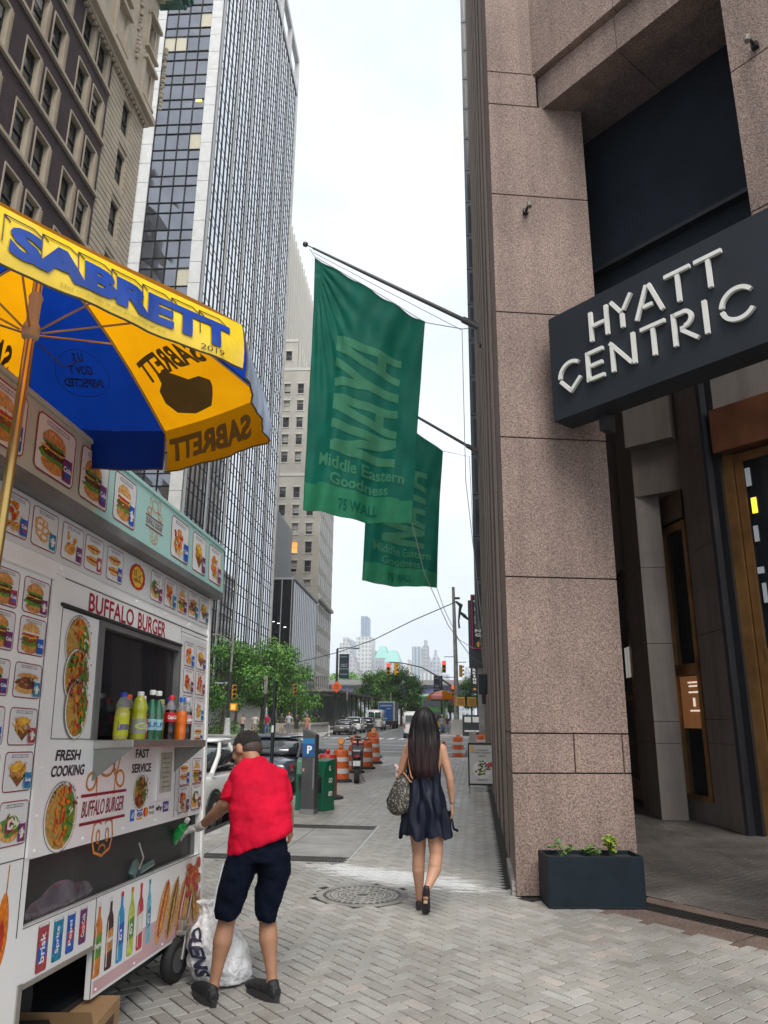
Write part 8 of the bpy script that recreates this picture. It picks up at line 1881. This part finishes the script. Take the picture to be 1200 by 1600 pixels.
for c_, a_, d_ in LS_:
    t_ = R_(203); ca, sa = math.cos(t_), math.sin(t_); k_ = (abs(ca)**2.2+abs(sa)**2.2)**(-1/2.2); pts_.append(tuple(V3(c_)+sR*(a_+.008)*ca*k_+sF*(d_+.008)*sa*k_))
b = MB(M('white_piping', (.62,.64,.66), rough=.6, var=.3, scale=60)).tube(pts_, .0045, 5); b.build('side_stripe', man, world=True)
# shoes
shoem = M('black_shoe', (.014,.014,.016), rough=.6, var=.3, scale=30, bump=.5, bscale=60)
def shoe(heel, d, nm='shoe'):
    d = V3((d[0],d[1],0)).normalized(); a = V3((-d.y,d.x,0)); H0 = V3(heel); b = MB(shoem)
    torso(b, [(H0+d*.0+V3((0,0,.0)),a*.036,V3((0,0,.016))*1)] and [(H0-d*.012+V3((0,0,.045)),a*.028,V3((0,0,.030))),(H0+d*.03+V3((0,0,.052)),a*.038,V3((0,0,.048))),(H0+d*.09+V3((0,0,.05)),a*.040,V3((0,0,.046))),(H0+d*.16+V3((0,0,.045)),a*.048,V3((0,0,.038))),(H0+d*.23+V3((0,0,.040)),a*.047,V3((0,0,.032))),(H0+d*.27+V3((0,0,.034)),a*.038,V3((0,0,.022)))], 18)
    capsule(b, H0+d*.035+V3((0,0,.055)), H0+d*.035+V3((0,0,.078)), .038, .038)
    o = remesh(b.build(nm, man if nm == 'shoe' else nm, world=True), .006, 2)
    s_ = MB(M('shoe_sole', (.03,.03,.033), rough=.45)); pts = []
    for t in range(20):
        q = 2*math.pi*t/20; w_ = .050+.005*math.cos(q); pts.append(H0+d*(.13+.158*math.cos(q))+a*w_*math.sin(q)*(1-.15*(math.cos(q) < -.6)))
    s_.loft([[tuple(p+V3((0,0,z))) for p in pts] for z in (.0,.014,.038)]); s_.build('sole', o, world=True, smooth=50)
shoe((-1.520,4.635,0), (-.62,.72)); shoe((-1.185,4.752,0), (-.75,.62))
# gloved hand and the bottle it holds
b = MB(M('white_glove_film', (.68,.64,.62), rough=.35, var=.15, scale=30, bump=.8, bscale=50)); capsule(b, (-1.79,5.025,.903), (-1.835,5.055,.882), .032, .03); hand(b, (-1.83,5.05,.885), (-.93,.28,-.28), (.1,.45,-.9), 1.05, .75, -1); remesh(b.build('glove', man, world=True), .004, 2)
bo = bottle('green drink bottle held in the bending man\'s gloved hand', 0, 0, P_soda, M('bright_green_bottle', (.02,.42,.08), rough=.08, spec=.8, coat=.6), (.6,.62,.6), (.03,.5,.1), (.09,.14), fill=.9, group=None, top=M('bright_green_bottle', (.02,.42,.08)), name='held_bottle', base=(-2.03,5.10,.762), rot=(R_(20), R_(38), 0))

# ------------------------------------------------------------------ the walking woman
wo = thing('person', 'woman with long dark brown hair in a navy satin dress walking away down the sidewalk', 'person', (-.455,6.9,0))
b = MB(sk_wo); WP, WR = head(b, (-.468,6.91,1.575), (.02,1,-.03), .98)
capsule(b, (-.462,6.9,1.36), (-.466,6.9,1.49), .052, .047)
torso(b, [((-.455,6.9,.62),(.15,0,0),(0,.10,0)),((-.455,6.9,.80),(.165,0,0),(0,.115,0)),((-.455,6.9,1.03),(.118,0,0),(0,.085,0)),((-.455,6.9,1.22),(.142,0,0),(0,.095,0)),((-.455,6.9,1.33),(.150,0,0),(0,.075,0)),((-.458,6.9,1.38),(.075,0,0),(0,.05,0))], 26)
for s, sh, el, wr in ((-1,(-.603,6.9,1.325),(-.668,6.93,1.125),(-.668,7.08,1.09)), (1,(-.308,6.9,1.325),(-.237,6.895,1.075),(-.222,6.95,.868))):
    capsule(b, sh, V3(sh).lerp(V3(el),.5), .046, .042); capsule(b, V3(sh).lerp(V3(el),.5), el, .042, .034); capsule(b, el, V3(el).lerp(V3(wr),.35), .035, .035); capsule(b, V3(el).lerp(V3(wr),.35), wr, .034, .022)
hand(b, (-.222,6.955,.855), (.03,.16,-.98), (-1,.15,0), .88, .55, 1); hand(b, (-.668,7.085,1.085), (-.35,.5,.15), (.5,-.6,.2), .85, .9, 1)
capsule(b, (-.528,6.9,.76), (-.515,6.925,.46), .088, .058); capsule(b, (-.515,6.925,.46), (-.520,6.93,.36), .055, .056); capsule(b, (-.520,6.93,.33), (-.517,6.96,.20), .056, .040); capsule(b, (-.517,6.96,.20), (-.516,6.985,.10), .040, .029); capsule(b, (-.516,6.985,.10), (-.518,7.03,.05), .031, .03)
capsule(b, (-.378,6.9,.76), (-.362,6.865,.47), .088, .058); capsule(b, (-.362,6.865,.47), (-.372,6.835,.38), .055, .056); capsule(b, (-.372,6.835,.36), (-.402,6.78,.285), .057, .043); capsule(b, (-.402,6.78,.285), (-.428,6.735,.235), .043, .030); capsule(b, (-.428,6.735,.235), (-.444,6.74,.16), .032, .03)
remesh(b.build('body', wo, world=True), .0065, 4)
# dress: open lofted satin with soft folds and an uneven hem
satin = M('navy_satin', (.002,.0045,.014), rough=.42, var=.3, scale=3, bump=.35, bscale=6, spec=.3)
b = MB(satin); rings = []; nR = 34; nA = 72
secsW = [(1.375,.105,.055),(1.33,.135,.085),(1.25,.150,.104),(1.15,.146,.104),(1.03,.146,.104),(.93,.166,.122),(.82,.188,.140),(.70,.206,.148),(.60,.222,.155)]
for j in range(nR+1):
    z = 1.375-(1.375-.60)*j/nR; 
    for (z0, w0, d0), (z1, w1, d1) in zip(secsW, secsW[1:]):
        if z <= z0+1e-6 and z >= z1-1e-6: f = (z0-z)/(z0-z1); w_ = w0+(w1-w0)*f; d_ = d0+(d1-d0)*f
    k = j/nR; rg = []
    for i in range(nA):
        a = 2*math.pi*i/nA; fo = (.012*math.sin(a*7+z*5)+.008*math.sin(a*13-z*9)+.014*noise.noise(V3((math.cos(a)*2.2, math.sin(a)*2.2, z*3+k*2))))*(k**1.1)*1.5 + .006*math.sin(z*22+a*5+math.cos(a)*6)
        zz = z + (.018*math.sin(a*5+1)+.012*math.sin(a*11))*(1 if j == nR else (j/nR)**8); rg.append((-.455+(w_+fo)*math.cos(a)+.012*math.sin(z*4), 6.9+(d_+fo)*math.sin(a), zz))
    rings.append(rg)
b.loft(rings, c0=False, c1=False); do = b.build('dress', wo, world=True, smooth=180); sd = do.modifiers.new('cloth', 'SOLIDIFY'); sd.thickness = .004; subsurf(do, 1)
b = MB(satin)
for s in (-1,1): b.tube([(-.455+s*.085,6.845,1.35),(-.455+s*.083,6.86,1.395),(-.455+s*.08,6.90,1.405),(-.455+s*.085,6.95,1.36)], .016, 8)
b.tube([(-.25,6.98,.80),(-.225,6.97,.72),(-.21,6.95,.655),(-.175,6.93,.645)], [.012,.012,.012,.012], 6); b.build('dress_straps', wo, world=True, smooth=60)
# hair
hm_, nt_, bs_ = new_mat('long_brown_hair'); N_, L2 = nt_.nodes, nt_.links
tc_ = N_.new('ShaderNodeTexCoord'); mp_ = N_.new('ShaderNodeMapping'); mp_.inputs['Scale'].default_value = (95,60,2.2); L2.new(tc_.outputs['Object'], mp_.inputs[0]); n_ = N_.new('ShaderNodeTexNoise'); n_.inputs['Scale'].default_value = 1.; n_.inputs['Detail'].default_value = 4; L2.new(mp_.outputs[0], n_.inputs[0])
sx = N_.new('ShaderNodeSeparateXYZ'); L2.new(tc_.outputs['Object'], sx.inputs[0]); mr_ = N_.new('ShaderNodeMapRange'); mr_.inputs[1].default_value = 1.50; mr_.inputs[2].default_value = 1.15; L2.new(sx.outputs[2], mr_.inputs[0])
c1_ = N_.new('ShaderNodeMix'); c1_.data_type = 'RGBA'; c1_.inputs[6].default_value = (.005,.0032,.0036,1); c1_.inputs[7].default_value = (.022,.008,.009,1); L2.new(mr_.outputs[0], c1_.inputs[0])
c2_ = N_.new('ShaderNodeMix'); c2_.data_type = 'RGBA'; c2_.blend_type = 'MULTIPLY'; c2_.inputs[0].default_value = 1; L2.new(c1_.outputs[2], c2_.inputs[6]); r2 = N_.new('ShaderNodeMapRange'); r2.inputs[1].default_value = .35; r2.inputs[2].default_value = .65; r2.inputs[3].default_value = .5; r2.inputs[4].default_value = 1.9; L2.new(n_.outputs['Fac'], r2.inputs[0]); L2.new(r2.outputs[0], c2_.inputs[7]); L2.new(c2_.outputs[2], bs_.inputs['Base Color'])
bs_.inputs['Roughness'].default_value = .5; bs_.inputs['Specular IOR Level'].default_value = .35; bp_n = N_.new('ShaderNodeBump'); bp_n.inputs['Strength'].default_value = .8; bp_n.inputs['Distance'].default_value = .01; L2.new(n_.outputs['Fac'], bp_n.inputs['Height']); L2.new(bp_n.outputs[0], bs_.inputs['Normal'])
b = MB(hm_); prof = [(1.684,.012,.012,0),(1.675,.045,.05,0),(1.645,.078,.085,-.005),(1.59,.102,.100,-.012),(1.52,.120,.092,-.02),(1.45,.134,.076,-.03),(1.36,.142,.058,-.055),(1.25,.134,.046,-.075),(1.16,.115,.034,-.085),(1.09,.080,.022,-.09)]
rings = []
for z, w_, d_, oy in prof:
    rg = []
    for i in range(60):
        a = 2*math.pi*i/60; fo = (.005*math.sin(a*17+z*8)+.006*math.sin(a*9-z*4)+.004*math.sin(a*29))*min(1,(1.69-z)*5); zz = z+(.02*math.sin(a*13)+.02*math.sin(a*7+2))*(1 if z < 1.12 else 0); rg.append((-.462+(w_+fo)*math.cos(a), 6.895+oy+(d_+fo)*math.sin(a), zz))
    rings.append(rg)
b.loft(rings)
for i in range(150):                                                   # loose locks
    x = rnd.uniform(-.112,.112); z0 = 1.5-rnd.random()*.25; z1 = 1.10+rnd.uniform(-.05,.10)+abs(x)*.5; k_ = rnd.uniform(.72,.98)
    yb = 6.895-.07-math.sqrt(max(0,1-(x/.125)**2))*.028
    b.tube([(-.462+x*1.0,yb+.004,z0),(-.462+x*1.04+rnd.uniform(-.006,.006),yb-.008,(z0+z1)/2),(-.462+x*k_+rnd.uniform(-.012,.012),yb-.010,z1)], [.006,.006,.0015], 5)
b.build('hair', wo, world=True, smooth=180)
# shoes
pm_ = M('dark_pump', (.018,.012,.018), rough=.5)
b = MB(pm_); T0 = V3((-.520,7.0,.0)); torso(b, [((-.518,6.955,.035),(.024,0,0),(0,0,.028)),((-.518,6.99,.04),(.033,0,0),(0,0,.034)),((-.520,7.07,.03),(.038,0,0),(0,0,.026)),((-.524,7.15,.022),(.038,0,0),(0,0,.018)),((-.528,7.19,.018),(.018,0,0),(0,0,.010))], 16); remesh(b.build('shoe', wo, world=True), .005, 2)
b = MB(pm_); torso(b, [((-.436,6.705,.245),(.022,0,0),(0,.020,.012)),((-.440,6.725,.20),(.032,0,0),(0,.030,.010)),((-.446,6.765,.13),(.035,0,0),(0,.028,.010)),((-.450,6.80,.065),(.040,0,0),(0,.026,.012)),((-.452,6.835,.025),(.036,0,0),(0,.020,.014)),((-.452,6.87,.014),(.018,0,0),(0,.010,.009))], 16); sr = remesh(b.build('shoe', wo, world=True), .005, 2)
b = MB(M('tan_sole_patch', (.30,.20,.10), rough=.6)).box(-.016,.016,-.003,.003,-.028,.028, T=Matrix.Translation((-.446,6.732,.135)) @ Matrix.Rotation(R_(-30),4,'X')); b.build('sole_label', sr, world=True)
b = MB(M('bracelet', (.5,.48,.42), rough=.2, metal=.9)); b.lathe([(.024,-.003),(.027,0),(.024,.003),(.022,0),(.024,-.003)], 18, T=Matrix.Translation((-.222,6.948,.872)), cap=False); b.build('bracelet', wo, world=True)
# shoulder bag (hangs from her: a thing of its own)
sbg = thing('shoulder_bag', 'dark patterned shoulder bag with tan straps hanging at the walking woman\'s left side', 'bag', (-.665,6.87,.78))
m, nt, bs = new_mat('bag_monogram'); N3, L3 = nt.nodes, nt.links; tc3 = N3.new('ShaderNodeTexCoord'); vo = N3.new('ShaderNodeTexVoronoi'); vo.inputs['Scale'].default_value = 62; L3.new(tc3.outputs['Object'], vo.inputs[0]); cr3 = N3.new('ShaderNodeValToRGB'); e = cr3.color_ramp.elements; e[0].position = .25; e[0].color = (.30,.27,.21,1); e[1].position = .42; e[1].color = (.035,.032,.028,1); L3.new(vo.outputs['Distance'], cr3.inputs[0]); L3.new(cr3.outputs[0], bs.inputs['Base Color']); bs.inputs['Roughness'].default_value = .5
b = MB(m); rings = []
for z, w_, d_, ox in ((.775,.035,.035,.005),(.785,.085,.055,.004),(.83,.118,.062,0),(.90,.125,.062,0),(.97,.105,.052,.004),(1.04,.075,.040,.012),(1.09,.055,.030,.02)):
    rg = []
    for i in range(32): a = 2*math.pi*i/32; k = 1+.06*math.sin(a*6+z*30)*(.5 if z < .9 else 1); rg.append((-.665+ox+w_*k*math.cos(a), 6.87+d_*k*math.sin(a), z+.012*math.cos(a)))
    rings.append(rg)
b.loft(rings); b.build('pouch', sbg, world=True, smooth=180)
tanm = M('tan_strap', (.50,.24,.12), rough=.5, var=.1); b = MB(tanm)
b.tube([(-.700,6.86,1.08),(-.655,6.85,1.14),(-.60,6.83,1.30),(-.592,6.85,1.38),(-.59,6.90,1.392),(-.60,6.95,1.34),(-.66,6.93,1.12)], .0065, 6).tube([(-.615,6.83,1.375),(-.592,6.815,1.20),(-.575,6.805,1.10),(-.560,6.81,1.075)], .0065, 6).tube([(-.64,6.84,1.12),(-.58,6.81,1.05),(-.545,6.815,1.045)], .007, 6); b.build('strap', sbg, world=True, smooth=60)
pk = thing('pink_cloth', 'small pale pink cloth clutched in the walking woman\'s left hand above the bag', 'cloth', (-.715,7.08,1.12)); b = MB(M('pale_pink_cloth', (.62,.42,.43), rough=.8, var=.12, scale=20))
for c, r_ in (((-.700,7.05,1.13),(.035,.03,.035)),((-.735,7.08,1.16),(.02,.025,.02)),((-.69,7.04,1.09),(.025,.02,.035)),((-.72,7.05,1.08),(.018,.02,.04))): ellipsoid(b, c, r_)
remesh(b.build('folds', pk, world=True), .006, 1)

# ------------------------------------------------------------------ pedestrians in the distance
def ped(lab, x, y, h, top, bot, hair, face=0., stride=.0, arms=.1, skirt=False, skin=(.42,.24,.16), legs_bare=False, group='pedestrians', hat=None, pack=None, z=0., blonde_long=False):
    t = thing('person', lab, 'person', (x,y,z), face, group); k = h/1.75; sk = skinm('p%d' % int(skin[0]*100), skin)
    cl = lambda c, n_: M('cloth_%s_%02d%02d%02d' % (n_, int(c[0]*99), int(c[1]*99), int(c[2]*99)), c, rough=.8, var=.2, scale=8)
    b = MB(sk); P = lambda a, c, d: (a*k, c*k, d*k)
    ellipsoid(b, P(0,.01,1.63), (.078*k,.095*k,.115*k), n=10); ellipsoid(b, P(0,.10,1.61), (.014*k,.02*k,.02*k), n=8); capsule(b, P(0,0,1.42), P(0,0,1.55), .052*k, .05*k, 8)
    torso(b, [(P(0,0,.86),(.15*k,0,0),(0,.10*k,0)),(P(0,0,1.1),(.125*k,0,0),(0,.09*k,0)),(P(0,0,1.36),(.17*k,0,0),(0,.10*k,0)),(P(0,0,1.45),(.09*k,0,0),(0,.06*k,0))], 14)
    L_ = []
    for s in (-1, 1):
        q = stride*s; hipp, kn, an = P(s*.09,0,.88), P(s*.095,q*.5+.03,.48), P(s*.095,q-(.06 if q < 0 else 0),.09+(.04 if q < -.05 else 0))
        capsule(b, hipp, kn, .085*k, .058*k, 8); capsule(b, kn, an, .056*k, .036*k, 8); capsule(b, an, (an[0], an[1]+.13*k, .035*k), .036*k, .032*k, 8); L_.append((hipp, kn, an))
        sh, el, hd = P(s*.19,0,1.38), P(s*(.21+arms),-q*.3,1.12), P(s*(.20+arms*.6),-q*.6+.14,.90 if arms < .2 else 1.15); capsule(b, sh, el, .045*k, .036*k, 8); capsule(b, el, hd, .035*k, .024*k, 8); capsule(b, hd, (hd[0], hd[1]+.05*k, hd[2]-.06*k), .028*k, .018*k, 8)
    remesh(b.build('body', t), .022, 2)
    b = MB(cl(top,'top')); torso(b, [(P(0,0,.90),(.17*k,0,0),(0,.12*k,0)),(P(0,0,1.1),(.145*k,0,0),(0,.11*k,0)),(P(0,0,1.36),(.19*k,0,0),(0,.12*k,0)),(P(0,0,1.47),(.09*k,0,0),(0,.07*k,0))], 14)
    if not legs_bare or True:
        for s in (-1, 1): capsule(b, P(s*.18,0,1.38), P(s*(.205+arms*.5),0,1.24), .058*k, .055*k, 8)
    remesh(b.build('top', t), .024, 1)
    b = MB(cl(bot,'bot'))
    if skirt: b.loft([[(.15*k*math.cos(a), .11*k*math.sin(a), .98*k) for a in [2*math.pi*i/14 for i in range(14)]], [(.22*k*math.cos(a), .18*k*math.sin(a), .56*k) for a in [2*math.pi*i/14 for i in range(14)]]]); b.build('skirt', t, smooth=60)
    else:
        torso(b, [(P(0,0,.80),(.165*k,0,0),(0,.115*k,0)),(P(0,0,1.0),(.15*k,0,0),(0,.105*k,0))], 14)
        for hipp, kn, an in L_:
            e_ = V3(kn).lerp(V3(an), .85) if not legs_bare else V3(hipp).lerp(V3(kn), .75); capsule(b, hipp, kn if not legs_bare else e_, .098*k, .07*k, 8)
            if not legs_bare: capsule(b, kn, e_, .068*k, .055*k, 8)
        remesh(b.build('trousers' if not legs_bare else 'shorts', t), .024, 1)
    b = MB(cl(hair,'hair')); ellipsoid(b, P(0,-.015,1.665), (.088*k,.10*k,.10*k), n=10)
    if blonde_long: ellipsoid(b, P(0,-.06,1.52), (.085*k,.05*k,.16*k), n=10)
    b.build('hair', t, smooth=180)
    if hat: MB(cl(hat,'hat')).lathe([(.15*k,1.69*k),(.15*k,1.70*k),(.09*k,1.71*k),(.085*k,1.80*k),(0,1.82*k)], 12, cap=False).build('hat', t, smooth=60)
    if pack: bb = MB(cl(pack,'pack')); ellipsoid(bb, P(0,-.2,1.22), (.15*k,.10*k,.22*k), n=10); bb.build('backpack', t, smooth=180)
    return t
blk_, wht, dnm, tan_, brn, bld = (.02,.02,.025), (.6,.58,.55), (.10,.17,.30), (.42,.32,.22), (.03,.02,.015), (.25,.15,.06)
G_ = 'pedestrians waiting on the left plaza'
ped('leftmost of the waiting pedestrians, pale pink top and long dark trousers', -19.3,62.0,1.68,(.55,.38,.35),blk_,brn,math.pi,.0,.05,group=G_,blonde_long=True)
ped('pedestrian in white top and beige trousers, second from the left on the plaza', -18.3,62.2,1.72,(.60,.55,.48),(.38,.27,.2),brn,math.pi,.05,.22,group=G_)
ped('pedestrian in crimson top and blue jeans on the plaza', -17.2,62.0,1.74,(.40,.02,.08),dnm,brn,math.pi*.9,.08,.1,group=G_)
ped('pedestrian in dark top and cream shorts on the plaza', -16.0,62.1,1.78,(.06,.05,.05),(.50,.42,.30),brn,math.pi,.04,.2,legs_bare=True,group=G_)
ped('taller pedestrian in pale shirt standing behind the one in cream shorts', -15.7,63.4,1.86,(.45,.45,.48),(.20,.2,.22),bld,math.pi,.0,.1,group=G_)
ped('pedestrian in a black dress on the plaza', -14.75,62.2,1.66,blk_,blk_,brn,math.pi,.05,.12,skirt=True,group=G_,blonde_long=True)
ped('pedestrian in coral top and shorts at the right of the waiting group', -14.0,62.8,1.68,(.50,.22,.16),(.45,.2,.15),bld,math.pi,.06,.1,legs_bare=True,group=G_)
ped('lone pedestrian in dark clothes near the slotted wall', -16.6,80,1.75,blk_,(.03,.03,.05),brn,.3,.1,.1,group=None)
ped('pedestrian in black standing by the glass canopy', -14.9,86,1.8,blk_,blk_,brn,.3,.0,.1,group=None)
G_ = 'pedestrians on the right sidewalk beyond the crossing'
ped('pedestrian in navy jacket just right of the walking woman\'s hair', -3.8,74,1.72,(.03,.05,.10),(.06,.07,.1),brn,math.pi,.06,.15,group=G_)
ped('pedestrian with white hat and grey checked shirt beyond the crossing', -3.2,73.5,1.75,(.32,.33,.36),dnm,brn,math.pi,.08,.15,hat=wht,group=G_)
ped('pedestrian in maroon jacket and pale cap beyond the crossing', -2.75,75,1.74,(.12,.02,.03),(.30,.34,.40),brn,math.pi,.05,.1,hat=(.5,.48,.45),group=G_)
ped('pedestrian in cream tank top and dark shorts left of the big pole', -1.98,72.6,1.66,(.50,.44,.34),(.02,.02,.02),brn,math.pi,.1,.28,legs_bare=True,group=G_,blonde_long=True)
ped('dark haired pedestrian behind the big pole\'s footing', -1.9,78,1.75,(.2,.08,.06),blk_,brn,math.pi,.0,.1,group=G_)
ped('tall pedestrian in black with a backpack right of the big pole', -.78,71.8,1.84,(.025,.03,.04),(.02,.025,.04),brn,0,.10,.06,pack=(.03,.035,.045),group=G_)
ped('pedestrian in a light dress beside the one with the backpack', -.35,73.5,1.62,(.45,.38,.36),(.5,.45,.45),bld,0,.06,.06,skirt=True,group=G_)
ped('pedestrian in dark clothes farther back near the smaller parking sign', -.25,82,1.72,(.05,.05,.06),(.06,.06,.07),brn,math.pi,.05,.1,group=G_)
ped('pedestrian in white shirt farther back under the parking sign', -1.3,88,1.75,wht,dnm,brn,math.pi,.05,.1,group=G_)
hz = MB().box(-950, 950, -64, 2300, -3.0, 262)
ho = hz.build('haze'); ho['kind'] = 'stuff'
m = bpy.data.materials.new('haze_air'); m.use_nodes = True; nt = m.node_tree
for n in list(nt.nodes): nt.nodes.remove(n)
o_ = nt.nodes.new('ShaderNodeOutputMaterial'); pv = nt.nodes.new('ShaderNodeVolumePrincipled')
pv.inputs['Color'].default_value = (.93,.96,1,1); pv.inputs['Density'].default_value = .0003; pv.inputs['Anisotropy'].default_value = 0
nt.links.new(pv.outputs[0], o_.inputs['Volume']); ho.data.materials.append(m)
